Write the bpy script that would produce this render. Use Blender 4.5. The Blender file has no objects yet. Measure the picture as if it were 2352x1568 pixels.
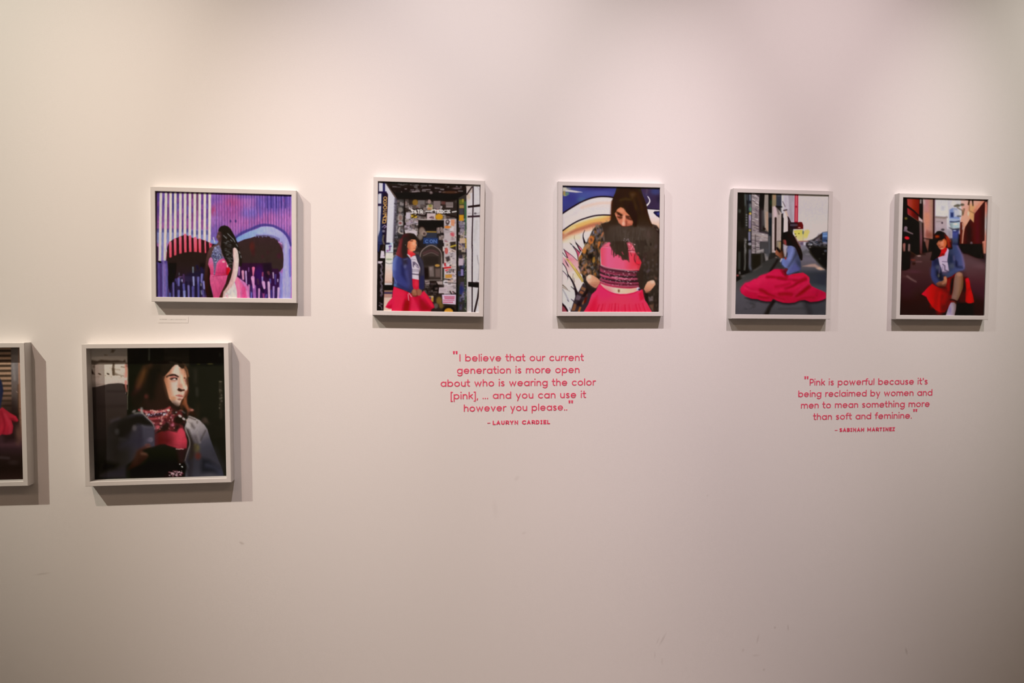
import bpy, bmesh, math, random
from mathutils import Vector, Matrix

# ------------------------------------------------------------------ camera, world, lights, exposure
SC = bpy.context.scene
COL = SC.collection
EYE = 1.75                      # camera height, metres
CAM_DIST = 2.8                  # camera to picture wall
cam_data = bpy.data.cameras.new('camera')
cam_data.sensor_width = 36.0
cam_data.lens = 1600 / 2352 * 36.0
cam_data.dof.use_dof = True
cam_data.dof.focus_distance = 2.76
cam_data.dof.aperture_fstop = 1.4
cam = bpy.data.objects.new('camera', cam_data)
COL.objects.link(cam)
yaw, pitch, roll = .1081, .0385, .0022
fwd = Vector((math.sin(yaw) * math.cos(pitch), math.cos(yaw) * math.cos(pitch), -math.sin(pitch)))
rt = Vector((math.cos(yaw), -math.sin(yaw), 0))
up = rt.cross(fwd)
r2 = math.cos(roll) * rt + math.sin(roll) * up
u2 = -math.sin(roll) * rt + math.cos(roll) * up
m = Matrix((r2, u2, -fwd)).transposed().to_4x4()
m.translation = (0, -CAM_DIST, EYE)
cam.matrix_world = m
SC.camera = cam

w = bpy.data.worlds.new('gallery_ambient')
SC.world = w
w.use_nodes = True
w.node_tree.nodes['Background'].inputs[0].default_value = (1.0, .90, .85, 1)
w.node_tree.nodes['Background'].inputs[1].default_value = 0.10

# ceiling track spots and one added flood well out from the picture wall
SPOT_Y, SPOT_Z = -2.4, EYE + 4.0
SPOTS = [  # x, aim x, aim z, watts, cone degrees, colour
    (-4.4, -2.02, 2.60, 1080, 36.0, (1.0, .925, .77)),
    (-2.6, 1.60, 1.90, 205, 62.0, (1.0, .94, .90)),  # added wide flood, softly brightens the left sides of the frames
    (-2.2, -0.55, 1.34, 465, 31.5, (1.0, .74, .62)),
    (-0.1, 0.28, 1.76, 695, 37.4, (1.0, .85, .85)),
    (1.8, 1.50, 2.05, 585, 32.6, (1.0, .81, .84)),
    (3.6, 2.60, 2.26, 484, 27.5, (1.0, .94, .84)),
]
for i, (x, ax, az, watt, cone, colr) in enumerate(SPOTS):
    L = bpy.data.lights.new('track_or_fill_spot', 'SPOT')
    L.energy = watt
    L.color = colr
    L.spot_size = math.radians(cone)
    L.spot_blend = 1.0
    L.shadow_soft_size = 0.05
    o = bpy.data.objects.new('track_or_fill_spot', L)
    COL.objects.link(o)
    o.location = (x, SPOT_Y, SPOT_Z)
    o.rotation_euler = (Vector((ax, 0, az)) - Vector(o.location)).to_track_quat('-Z', 'Y').to_euler()
# warm area lights added out of view to fill the shadows
for x in (-3.2, 3.2):
    L = bpy.data.lights.new('fill_area', 'AREA')
    L.shape = 'RECTANGLE'; L.size = 4.0; L.size_y = 1.2
    L.energy = 46
    L.color = (1.0, .70, .50)
    o = bpy.data.objects.new('fill_area', L)
    COL.objects.link(o)
    o.location = (x, -5.0, 6.1)

SC.view_settings.view_transform = 'Standard'
SC.view_settings.look = 'None'
SC.view_settings.gamma = 1.0
SC.view_settings.use_curve_mapping = False
SC.view_settings.exposure = 0.0

# ------------------------------------------------------------------ print painter
# Each photographic print is painted as a flat colour pattern (numpy), then stored on
# the vertices of a fine flat sheet.  Drawing units are millimetre-like sheet units.
import numpy as np

def hx(c):
    if isinstance(c, str):
        c = c.lstrip('#')
        return np.array([int(c[i:i+2], 16) / 255 for i in (0, 2, 4)])
    return np.array(c, float)

class Grad:
    def __init__(self, p0, p1, *cols):
        self.p0 = np.array(p0, float); self.p1 = np.array(p1, float)
        self.cols = [hx(c) for c in cols]
    def __call__(self, X, Y):
        d = self.p1 - self.p0
        t = ((X - self.p0[0]) * d[0] + (Y - self.p0[1]) * d[1]) / (d @ d)
        t = np.clip(t, 0, 1) * (len(self.cols) - 1)
        i = np.minimum(t.astype(int), len(self.cols) - 2)
        f = (t - i)[..., None]
        C = np.array(self.cols)
        return C[i] * (1 - f) + C[i + 1] * f

def spline(pts, closed, n=6):
    P = np.array(pts, float)
    N = len(P)
    if N < 3:
        return P
    out = []
    rng = range(N) if closed else range(N - 1)
    for i in rng:
        if closed:
            a, b, c, d = P[(i - 1) % N], P[i], P[(i + 1) % N], P[(i + 2) % N]
        else:
            a, b, c, d = P[max(i - 1, 0)], P[i], P[i + 1], P[min(i + 2, N - 1)]
        for t in np.arange(n) / n:
            out.append(0.5 * (2 * b + (c - a) * t + (2 * a - 5 * b + 4 * c - d) * t * t
                              + (3 * b - a - 3 * c + d) * t ** 3))
    if not closed:
        out.append(P[-1])
    return np.array(out)

def homography(src, dst):
    A = []
    for (x, y), (u, v) in zip(src, dst):
        A.append([x, y, 1, 0, 0, 0, -u * x, -u * y, -u])
        A.append([0, 0, 0, x, y, 1, -v * x, -v * y, -v])
    return np.linalg.svd(np.array(A, float))[2][-1].reshape(3, 3)

def arc(cx, cy, r, a0, a1, n=None, ry=None):
    n = n or max(3, int(abs(a1 - a0) / 15) + 1)
    ry = r if ry is None else ry
    return [(cx + r * math.cos(math.radians(a0 + (a1 - a0) * i / n)), cy + ry * math.sin(math.radians(a0 + (a1 - a0) * i / n))) for i in range(n + 1)]

class Sheet:
    """A print being painted; quad = the four corners of the sheet in drawing units."""
    def __init__(self, quad, w, h, seed=1):
        self.w, self.h = w, h
        self.rng = np.random.RandomState(seed)
        corners = [(0, 0), (w - 1, 0), (w - 1, h - 1), (0, h - 1)]
        H = homography(corners, quad)
        gx, gy = np.meshgrid(np.arange(w), np.arange(h))
        q = H[2, 0] * gx + H[2, 1] * gy + H[2, 2]
        self.SX = (H[0, 0] * gx + H[0, 1] * gy + H[0, 2]) / q
        self.SY = (H[1, 0] * gx + H[1, 1] * gy + H[1, 2]) / q
        self.Hi = np.linalg.inv(H)
        self.img = np.zeros((h, w, 3))
        self.at(0, 0, 1)
    def at(self, ox, oy, s):
        self.o = np.array([ox, oy], float); self.s = s
        return self
    def src(self, pts):
        return self.o + np.array(pts, float) / self.s
    def box(self, P, pad):
        x0, y0 = P.min(0) - pad; x1, y1 = P.max(0) + pad
        c = np.array([(x0, y0, 1), (x1, y0, 1), (x1, y1, 1), (x0, y1, 1)]) @ self.Hi.T
        c = c[:, :2] / c[:, 2:]
        a = np.floor(c.min(0)).astype(int); b = np.ceil(c.max(0)).astype(int) + 1
        xs = slice(max(a[0], 0), max(min(b[0], self.w), 0)); ys = slice(max(a[1], 0), max(min(b[1], self.h), 0))
        return ys, xs
    def put(self, ys, xs, m, col):
        if callable(col):
            X = (self.SX[ys, xs] - self.o[0]) * self.s; Y = (self.SY[ys, xs] - self.o[1]) * self.s
            c = col(X, Y)
        else:
            c = hx(col)
        m = m[..., None]
        self.img[ys, xs] = self.img[ys, xs] * (1 - m) + c * m
    def fill(self, col):
        self.put(slice(None), slice(None), np.ones((self.h, self.w)), col)
    def poly(self, col, pts, soft=1.0, a=1.0, sm=0):
        P = np.array(pts, float)
        if sm: P = spline(P, True)
        P = self.src(P)
        ys, xs = self.box(P, soft + 1)
        X, Y = self.SX[ys, xs], self.SY[ys, xs]
        if X.size == 0: return
        ins = np.zeros(X.shape, bool); d2 = np.full(X.shape, 1e9)
        for (x0, y0), (x1, y1) in zip(P, np.roll(P, -1, 0)):
            ex, ey = x1 - x0, y1 - y0
            L = ex * ex + ey * ey
            if L < 1e-9: continue
            t = np.clip(((X - x0) * ex + (Y - y0) * ey) / L, 0, 1)
            d2 = np.minimum(d2, (X - x0 - t * ex) ** 2 + (Y - y0 - t * ey) ** 2)
            if ey != 0:
                c = ((y0 > Y) != (y1 > Y)) & (X < ex * (Y - y0) / ey + x0)
                ins ^= c
        d = np.sqrt(d2); d = np.where(ins, -d, d)
        self.put(ys, xs, np.clip(0.5 - d / soft, 0, 1) * a, col)
    def line(self, col, pts, w, soft=1.0, a=1.0, sm=0, w1=None):
        P = np.array(pts, float)
        if sm: P = spline(P, False)
        P = self.src(P); w0 = w / self.s; w1 = w0 if w1 is None else w1 / self.s
        ys, xs = self.box(P, max(w0, w1) + soft + 1)
        X, Y = self.SX[ys, xs], self.SY[ys, xs]
        if X.size == 0: return
        best = np.full(X.shape, 1e9); n = len(P) - 1
        for i in range(n):
            (x0, y0), (x1, y1) = P[i], P[i + 1]
            ex, ey = x1 - x0, y1 - y0; L = ex * ex + ey * ey
            if L < 1e-9: continue
            t = np.clip(((X - x0) * ex + (Y - y0) * ey) / L, 0, 1)
            d = np.sqrt((X - x0 - t * ex) ** 2 + (Y - y0 - t * ey) ** 2)
            best = np.minimum(best, d - (w0 + (w1 - w0) * (i + t) / n) / 2)
        self.put(ys, xs, np.clip(0.5 - best / soft, 0, 1) * a, col)
    def ell(self, col, cx, cy, rx, ry, soft=0.3, a=1.0, rot=0.0):
        """soft 0..1: share of the radius over which the edge fades"""
        c = self.src([(cx, cy)])[0]; rx, ry = rx / self.s, ry / self.s
        r = max(rx, ry) * (1 + soft) + 1
        ys, xs = self.box(np.array([c - r, c + r]), 0)
        X, Y = self.SX[ys, xs] - c[0], self.SY[ys, xs] - c[1]
        if X.size == 0: return
        ca, sa = math.cos(rot), math.sin(rot)
        u, v = (X * ca + Y * sa) / rx, (-X * sa + Y * ca) / ry
        d = np.sqrt(u * u + v * v)
        t = np.clip((1 + soft - d) / (2 * soft + 1e-6), 0, 1)
        self.put(ys, xs, t * t * (3 - 2 * t) * a, col)
    def rect(self, col, x0, y0, x1, y1, soft=1.0, a=1.0):
        self.poly(col, [(x0, y0), (x1, y0), (x1, y1), (x0, y1)], soft, a)
    def vnoise(self, sx, sy, seed):
        """smooth value noise over the sheet, cell sizes in drawing units"""
        r = np.random.RandomState(seed)
        X = (self.SX - self.SX.min()) / sx; Y = (self.SY - self.SY.min()) / sy
        g = r.rand(int(Y.max()) + 3, int(X.max()) + 3)
        i, j = Y.astype(int), X.astype(int)
        fy, fx = Y - i, X - j
        fy = fy * fy * (3 - 2 * fy); fx = fx * fx * (3 - 2 * fx)
        return (g[i, j] * (1 - fx) + g[i, j + 1] * fx) * (1 - fy) + (g[i + 1, j] * (1 - fx) + g[i + 1, j + 1] * fx) * fy
    def tex(self, amt, sx, sy, seed, pts=None, soft=2.0, col=None):
        """brightness (or colour) noise, whole sheet or inside a polygon"""
        n = self.vnoise(sx, sy, seed) - 0.5
        keep = self.img.copy()
        if col is None:
            self.img = np.clip(self.img * (1 + 2 * amt * n[..., None]), 0, 1)
        else:
            m = np.clip(n * 2 * amt, 0, 1)[..., None]
            self.img = self.img * (1 - m) + hx(col) * m
        if pts is not None:
            new = self.img; self.img = np.zeros_like(keep)
            m = self.img
            self.poly((1, 1, 1), pts, soft)
            m = self.img
            self.img = keep * (1 - m) + new * m
    def specks(self, cols, n, x0, y0, x1, y1, r0, r1, a=0.9, asp=1.0):
        for _ in range(n):
            x = self.rng.uniform(x0, x1); y = self.rng.uniform(y0, y1); r = self.rng.uniform(r0, r1)
            self.ell(cols[self.rng.randint(len(cols))], x, y, r * asp, r, 0.5, a, self.rng.uniform(-.4, .4))
    def patches(self, cols, n, x0, y0, x1, y1, w0, w1, h0, h1, a=0.9, tilt=0.12, inks=None):
        """stuck-on paper scraps, some with small printed marks"""
        R = self.rng
        for _ in range(n):
            x = R.uniform(x0, x1); y = R.uniform(y0, y1); w = R.uniform(w0, w1) / 2; h = R.uniform(h0, h1) / 2
            t = R.uniform(-tilt, tilt); c, s = math.cos(t), math.sin(t)
            q = [(x + c * u - s * v, y + s * u + c * v) for u, v in ((-w, -h), (w, -h), (w, h), (-w, h))]
            self.poly(cols[R.randint(len(cols))], q, 1.0, a)
            if inks:
                for k in range(R.randint(1, 4)):
                    u0 = R.uniform(-.7, .1) * w; v0 = R.uniform(-.7, .7) * h; u1 = u0 + R.uniform(.4, .9) * w
                    self.line(inks[R.randint(len(inks))], [(x + u0, y + v0), (x + u1, y + v0 + R.uniform(-.2, .2) * h)],
                              R.uniform(.15, .4) * h, 0.9, .75)
    def soften(self, r=0.55):
        """slight print softness"""
        k = np.array([r * .25, 1 - r * .5, r * .25])
        for ax in (0, 1):
            p = np.pad(self.img, [(1, 1) if a == ax else (0, 0) for a in range(3)], mode='edge')
            n = self.img.shape[ax]
            sl = lambda o: tuple(slice(o, o + n) if a == ax else slice(None) for a in range(3))
            self.img = p[sl(0)] * k[0] + p[sl(1)] * k[1] + p[sl(2)] * k[2]
        return self.img
    def mute(self, k):
        g = self.img.mean(2, keepdims=True)
        self.img = self.img * (1 - k) + g * k
    def inside(self, pts, sm=0):
        """coverage of a polygon as a sampling test: list of random points inside it"""
        P = np.array(pts, float); lo, hi = P.min(0), P.max(0); out = []
        while len(out) < 400:
            x, y = self.rng.uniform(lo[0], hi[0]), self.rng.uniform(lo[1], hi[1]); c = False
            for (x0, y0), (x1, y1) in zip(P, np.roll(P, -1, 0)):
                if (y0 > y) != (y1 > y) and x < (x1 - x0) * (y - y0) / (y1 - y0) + x0: c = not c
            if c: out.append((x, y))
        return out

# ------------------------------------------------------------------ helpers
def lin(c):
    c = np.asarray(c, float)
    return np.where(c <= .04045, c / 12.92, ((c + .055) / 1.055) ** 2.4)

def obj(name, me, mat=None, parent=None):
    o = bpy.data.objects.new(name, me)
    COL.objects.link(o)
    if mat: me.materials.append(mat)
    if parent: o.parent = parent
    return o

def bm_obj(name, bm, mat=None, parent=None):
    bmesh.ops.recalc_face_normals(bm, faces=bm.faces)
    me = bpy.data.meshes.new(name)
    bm.to_mesh(me); bm.free()
    return obj(name, me, mat, parent)

def empty(name, loc, rot=(0, 0, 0)):
    o = bpy.data.objects.new(name, None)
    COL.objects.link(o)
    o.empty_display_size = .1
    o.location = loc; o.rotation_euler = rot
    return o

def tag(o, label, cat, group=None):
    o['label'] = label; o['category'] = cat
    if group: o['group'] = group
    return o

def add_box(bm, x0, x1, y0, y1, z0, z1):
    v = [bm.verts.new((x, y, z)) for x in (x0, x1) for y in (y0, y1) for z in (z0, z1)]
    for f in ((0, 1, 3, 2), (4, 6, 7, 5), (0, 4, 5, 1), (2, 3, 7, 6), (0, 2, 6, 4), (1, 5, 7, 3)):
        bm.faces.new([v[i] for i in f])

def material(name, colour, rough=.5, spec=.5):
    mt = bpy.data.materials.new(name)
    mt.use_nodes = True
    b = mt.node_tree.nodes['Principled BSDF']
    b.inputs['Base Color'].default_value = (*colour, 1)
    b.inputs['Roughness'].default_value = rough
    b.inputs['Specular IOR Level'].default_value = spec
    return mt

def noisy(mt, colour, amt, scale, bump=0.0, bscale=200):
    nt = mt.node_tree; N, K = nt.nodes, nt.links
    b = N['Principled BSDF']
    geo = N.new('ShaderNodeNewGeometry')
    no = N.new('ShaderNodeTexNoise'); no.inputs['Scale'].default_value = scale; no.inputs['Detail'].default_value = 4
    K.new(geo.outputs['Position'], no.inputs['Vector'])
    mx = N.new('ShaderNodeMix'); mx.data_type = 'RGBA'
    mx.inputs['A'].default_value = (*[c * (1 - amt) for c in colour], 1)
    mx.inputs['B'].default_value = (*[min(1, c * (1 + amt)) for c in colour], 1)
    K.new(no.outputs['Fac'], mx.inputs['Factor'])
    K.new(mx.outputs['Result'], b.inputs['Base Color'])
    if bump:
        n2 = N.new('ShaderNodeTexNoise'); n2.inputs['Scale'].default_value = bscale; n2.inputs['Detail'].default_value = 3
        K.new(geo.outputs['Position'], n2.inputs['Vector'])
        bp = N.new('ShaderNodeBump'); bp.inputs['Strength'].default_value = bump; bp.inputs['Distance'].default_value = .001
        K.new(n2.outputs['Fac'], bp.inputs['Height'])
        K.new(bp.outputs['Normal'], b.inputs['Normal'])
    return mx, geo

# ------------------------------------------------------------------ materials
WALL = (.80, .785, .775)
wall_mat = material('painted_gallery_wall', WALL, .55, .25)
wmix, wgeo = noisy(wall_mat, WALL, .015, 1.3, .25, 260)
# old scuffs and fingermarks on the paint: x, z, half width, half height, tilt, darkness
SCUFFS = [(.3248, -.6667, .010, .016, -.7, .10), (.2358, -.79, .014, .045, .1, .06), (.354, -.894, .012, .006, .3, .12),
          (-.7618, -.898, .013, .007, -.5, .30), (.9458, -1.365, .006, .034, -.5, .22), (.925, -1.37, .004, .02, -.4, .15),
          (.912, -1.43, .004, .018, .0, .15), (.944, -1.46, .005, .018, .0, .15),
          (1.4414, -1.3388, .006, .007, 0, .30), (1.5003, -1.3416, .004, .017, .1, .28), (1.365, -1.385, .005, .025, -.2, .20),
          (1.30, -1.43, .007, .010, 0, .15), (1.395, -1.52, .007, .006, 0, .22), (1.357, -1.456, .02, .006, 0, .14),
          (2.0491, -1.4726, .006, .020, .25, .30), (1.1332, -.7595, .006, .006, 0, .15), (-1.497, -.992, .032, .005, .1, .22)]
nt = wall_mat.node_tree
acc = None
for (x, z, rx, rz, t, d) in SCUFFS:
    mp = nt.nodes.new('ShaderNodeMapping'); mp.vector_type = 'TEXTURE'
    mp.inputs['Location'].default_value = (x, 0, z + EYE)
    mp.inputs['Rotation'].default_value = (0, -t, 0)
    mp.inputs['Scale'].default_value = (rx, 1, rz)
    nt.links.new(wgeo.outputs['Position'], mp.inputs['Vector'])
    ln = nt.nodes.new('ShaderNodeVectorMath'); ln.operation = 'LENGTH'
    nt.links.new(mp.outputs['Vector'], ln.inputs[0])
    mr = nt.nodes.new('ShaderNodeMapRange'); mr.interpolation_type = 'SMOOTHSTEP'
    mr.inputs['From Min'].default_value = 1.2; mr.inputs['From Max'].default_value = .1
    mr.inputs['To Min'].default_value = 0; mr.inputs['To Max'].default_value = d
    nt.links.new(ln.outputs['Value'], mr.inputs['Value'])
    if acc is None:
        acc = mr.outputs['Result']
    else:
        ad = nt.nodes.new('ShaderNodeMath'); ad.operation = 'MAXIMUM'
        nt.links.new(acc, ad.inputs[0]); nt.links.new(mr.outputs['Result'], ad.inputs[1])
        acc = ad.outputs[0]
sm = nt.nodes.new('ShaderNodeMix'); sm.data_type = 'RGBA'
sm.inputs['B'].default_value = (.30, .24, .21, 1)
nt.links.new(acc, sm.inputs['Factor'])
nt.links.new(wmix.outputs['Result'], sm.inputs['A'])
nt.links.new(sm.outputs['Result'], nt.nodes['Principled BSDF'].inputs['Base Color'])

frame_mat = material('white_lacquered_wood', (.70, .68, .665), .38, .45)
noisy(frame_mat, (.70, .68, .665), .02, 18, .05, 400)
back_mat = material('grey_backing_board', (.42, .40, .38), .9, .1)
vinyl_mat = material('pink_cut_vinyl', (.80, .085, .170), .5, .3)
noisy(vinyl_mat, (.80, .085, .170), .03, 30)
card_mat = material('white_caption_card', (.80, .785, .77), .6, .3)
ink_mat = material('grey_printing_ink', (.22, .20, .19), .7, .2)
inkl_mat = material('pale_printing_ink', (.48, .46, .44), .7, .2)
floor_mat = material('sealed_concrete_floor', (.22, .205, .19), .45, .4)
noisy(floor_mat, (.22, .205, .19), .18, 2.2, .1, 60)
ceil_mat = material('painted_ceiling', (.45, .44, .43), .8, .2)
noisy(ceil_mat, (.45, .44, .43), .03, 1.5)
side_mat = material('painted_side_wall', (.62, .60, .585), .6, .25)
noisy(side_mat, (.62, .60, .585), .02, 1.4, .2, 260)

glass_mat = bpy.data.materials.new('picture_glass')
glass_mat.use_nodes = True
gn = glass_mat.node_tree; gn.nodes.clear()
go = gn.nodes.new('ShaderNodeOutputMaterial'); gt = gn.nodes.new('ShaderNodeBsdfTransparent'); gg = gn.nodes.new('ShaderNodeBsdfGlossy')
gf = gn.nodes.new('ShaderNodeFresnel'); gm = gn.nodes.new('ShaderNodeMixShader')
gb = gn.nodes.new('ShaderNodeNewGeometry'); gi = gn.nodes.new('ShaderNodeMapRange')     # same index met from either face of the pane
gi.inputs['To Min'].default_value = 1.35; gi.inputs['To Max'].default_value = 1 / 1.35
gn.links.new(gb.outputs['Backfacing'], gi.inputs['Value']); gn.links.new(gi.outputs['Result'], gf.inputs['IOR'])
gg.inputs['Roughness'].default_value = .02
gt.inputs['Color'].default_value = (.975, .98, .975, 1)
gn.links.new(gf.outputs[0], gm.inputs[0]); gn.links.new(gt.outputs[0], gm.inputs[1]); gn.links.new(gg.outputs[0], gm.inputs[2])
gn.links.new(gm.outputs[0], go.inputs['Surface'])

print_mat = bpy.data.materials.new('photo_paper')
print_mat.use_nodes = True
pb = print_mat.node_tree.nodes['Principled BSDF']
pa = print_mat.node_tree.nodes.new('ShaderNodeVertexColor'); pa.layer_name = 'ink'
print_mat.node_tree.links.new(pa.outputs['Color'], pb.inputs['Base Color'])
pb.inputs['Roughness'].default_value = .6
pb.inputs['Specular IOR Level'].default_value = .05

# ------------------------------------------------------------------ the room
def struct(name, x0, x1, y0, y1, z0, z1, mat):
    bm = bmesh.new(); add_box(bm, x0, x1, y0, y1, z0, z1)
    o = bm_obj(name, bm, mat); o['kind'] = 'structure'
    return o
RX0, RX1, RY, RZ = -6.5, 6.5, -7.5, 6.2
struct('wall_front', RX0 - .15, RX1 + .15, 0, .15, 0, RZ, wall_mat)
struct('floor', RX0 - .15, RX1 + .15, RY - .15, .15, -.1, 0, floor_mat)
struct('ceiling', RX0 - .15, RX1 + .15, RY - .15, .15, RZ, RZ + .1, ceil_mat)
struct('wall_left', RX0 - .15, RX0, RY, 0, 0, RZ, side_mat)
struct('wall_right', RX1, RX1 + .15, RY, 0, 0, RZ, side_mat)
struct('wall_back', RX0 - .15, RX1 + .15, RY - .15, RY, 0, RZ, side_mat)

# ------------------------------------------------------------------ framed photographs
FACE = .0178           # width of the white moulding
def moulding(w, h, depth, lip):
    """mitred moulding: outer box, chamfered front edge, rebate open to the front"""
    bm = bmesh.new()
    c = .0012
    prof = [(0, 0), (0, -depth + c), (c, -depth), (FACE - c, -depth), (FACE, -depth + c), (FACE, -lip), (FACE, 0)]
    # (inset from the outer edge, y)
    rings = []
    for ins, y in prof:
        x, z = w / 2 - ins, h / 2 - ins
        rings.append([bm.verts.new(p) for p in ((-x, y, z), (x, y, z), (x, y, -z), (-x, y, -z))])
    n = len(rings)
    for i in range(n):
        a, b = rings[i], rings[(i + 1) % n]
        for k in range(4):
            bm.faces.new((a[k], a[(k + 1) % 4], b[(k + 1) % 4], b[k]))
    return bm

def panel(w, h, y0, y1):
    bm = bmesh.new(); add_box(bm, -w / 2, w / 2, y0, y1, -h / 2, h / 2)
    return bm

def print_mesh(img, w, h, y):
    """flat sheet whose vertices carry the print's ink colours (linear)"""
    n, k = img.shape[:2]
    xs = np.linspace(-w / 2, w / 2, k); zs = np.linspace(h / 2, -h / 2, n)
    X, Z = np.meshgrid(xs, zs)
    co = np.stack([X, np.full_like(X, y), Z], -1).reshape(-1, 3).astype(np.float32)
    idx = np.arange(n * k).reshape(n, k)
    q = np.stack([idx[:-1, :-1], idx[1:, :-1], idx[1:, 1:], idx[:-1, 1:]], -1).reshape(-1, 4).astype(np.int32)
    me = bpy.data.meshes.new('photo_print')
    me.vertices.add(n * k); me.vertices.foreach_set('co', co.ravel())
    me.loops.add(q.size); me.loops.foreach_set('vertex_index', q.ravel())
    me.polygons.add(len(q)); me.polygons.foreach_set('loop_start', np.arange(0, q.size, 4, dtype=np.int32))
    me.update(calc_edges=True)
    at = me.color_attributes.new('ink', 'FLOAT_COLOR', 'POINT')
    rgba = np.ones((n * k, 4), np.float32); rgba[:, :3] = img.reshape(-1, 3)
    at.data.foreach_set('color', rgba.ravel())
    return me

def framed(name, label, group, X, Z, W, H, rot, depth, recess, img, gain, veil):
    t = empty(name, (X, 0, Z + EYE), (0, -rot, 0))
    tag(t, label, 'framed photo', group)
    bm_obj('frame_moulding', moulding(W, H, depth, .004), frame_mat, t)
    ow, oh = W - 2 * FACE, H - 2 * FACE
    py = -(depth - recess)
    ink = np.clip((lin(np.clip(img, 0, 1)) - veil) * 1.05 / np.array(gain), 0.002, .92)   # veil: what the glass already adds
    obj('photo_print', print_mesh(ink, ow - .0004, oh - .0004, py), print_mat, t)
    bm_obj('backing_board', panel(ow - .0004, oh - .0004, py + .001, py + .005), back_mat, t)
    bm_obj('glass_pane', panel(ow - .0004, oh - .0004, -(depth - .0039), -(depth - .0025)), glass_mat, t)
    return t

# ------------------------------------------------------------------ cut vinyl lettering (own rounded stroke alphabet)
def lower(t):
    """glyphs for x-height 1 and stroke t: name -> (strokes, advance width)"""
    h = t / 2; b = h; m = 1 - h; A = 1.42 - h; D = -.42; R = .5 - h; c = .5
    ring = lambda x: arc(x, c, R, 0, 360, 28)
    g = {}
    g['o'] = ([ring(c)], 1.0)
    g['a'] = ([ring(c), [(1 - h, m), (1 - h, b)]], 1.0)
    g['b'] = ([ring(c), [(h, A), (h, b)]], 1.0)
    g['d'] = ([ring(c), [(1 - h, A), (1 - h, b)]], 1.0)
    g['p'] = ([ring(c), [(h, m), (h, D)]], 1.0)
    g['c'] = ([arc(c, c, R, 48, 312)], .88)
    g['e'] = ([arc(c, c, R, 0, 318), [(h, c), (1 - h, c)]], 1.0)
    g['g'] = ([ring(c), [(1 - h, m), (1 - h, .0)] + arc(c, -.0, R, 0, -140, 10, .36)], 1.0)
    g['f'] = ([[(.2, b), (.2, 1.12)] + arc(.2 + .23, 1.12, .23, 180, 75, 7, .22), [(-.0, m), (.46, m)]], .48)
    g['h'] = ([[(h, A), (h, b)], arc(.42, .55, .42 - h, 180, 0, 12, .45 - h) + [(.84 - h, b)]], .84)
    g['n'] = ([[(h, m), (h, b)], arc(.42, .55, .42 - h, 180, 0, 12, .45 - h) + [(.84 - h, b)]], .84)
    g['m'] = ([[(h, m), (h, b)], arc(.40, .58, .40 - h, 180, 0, 12, .42 - h) + [(.80 - h, b)],
               arc(1.2 - t, .58, .40 - h, 180, 0, 12, .42 - h) + [(1.6 - t - h, b)]], 1.6 - t)
    g['r'] = ([[(h, m), (h, b)], arc(.42, .52, .42 - h, 180, 72, 9, .48 - h)], .5)
    g['u'] = ([[(h, m)] + [(h, .45)] + arc(.42, .45, .42 - h, 180, 360, 12, .45 - h) + [(.84 - h, m)], [(.84 - h, m), (.84 - h, b)]], .84)
    g['i'] = ([[(h, m), (h, b)], 'dot', (h, 1.34)], t)
    g['l'] = ([[(h, A), (h, b)]], t)
    g['k'] = ([[(h, A), (h, b)], [(.66, m), (h, .42)], [(.28, .58), (.7, b)]], .74)
    g['s'] = ([arc(.33, .735, .225, 35, 270, 11, .265 - h) + arc(.33, .285 - .0, .24, 90, -145, 11, .285 - h)[0:]], .66)
    g['t'] = ([[(.2, 1.32), (.2, .32)] + arc(.43, .32, .23, 180, 285, 7, .32 - h), [(.0, m), (.48, m)]], .52)
    g['v'] = ([[(h, m), (.42, b), (.84 - h, m)]], .84)
    g['w'] = ([[(h, m), (.36, b), (.64, m - .06), (.92, b), (1.28 - h, m)]], 1.28)
    g['y'] = ([[(h, m), (.43, b)], [(.86 - h, m), (.30, D + .0)]], .86)
    g['I'] = ([[(h, A), (h, b)]], t)
    g['P'] = ([[(h, A), (h, b)], [(h, A), (.42, A)] + arc(.42, A - .36, .36, 90, -90, 10) + [(h, A - .72)]], .80)
    g['['] = ([[(.3, A + .04), (h, A + .04), (h, -.38), (.3, -.38)]], .34)
    g[']'] = ([[(.04, A + .04), (.34 - h, A + .04), (.34 - h, -.38), (.04, -.38)]], .34)
    g[','] = ([[(.12, .08), (.04, -.18)]], .18)
    g['.'] = (['dot', (.10, .10)], .2)
    g["'"] = ([[(h, A), (h, A - .3)]], t)
    return g

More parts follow.
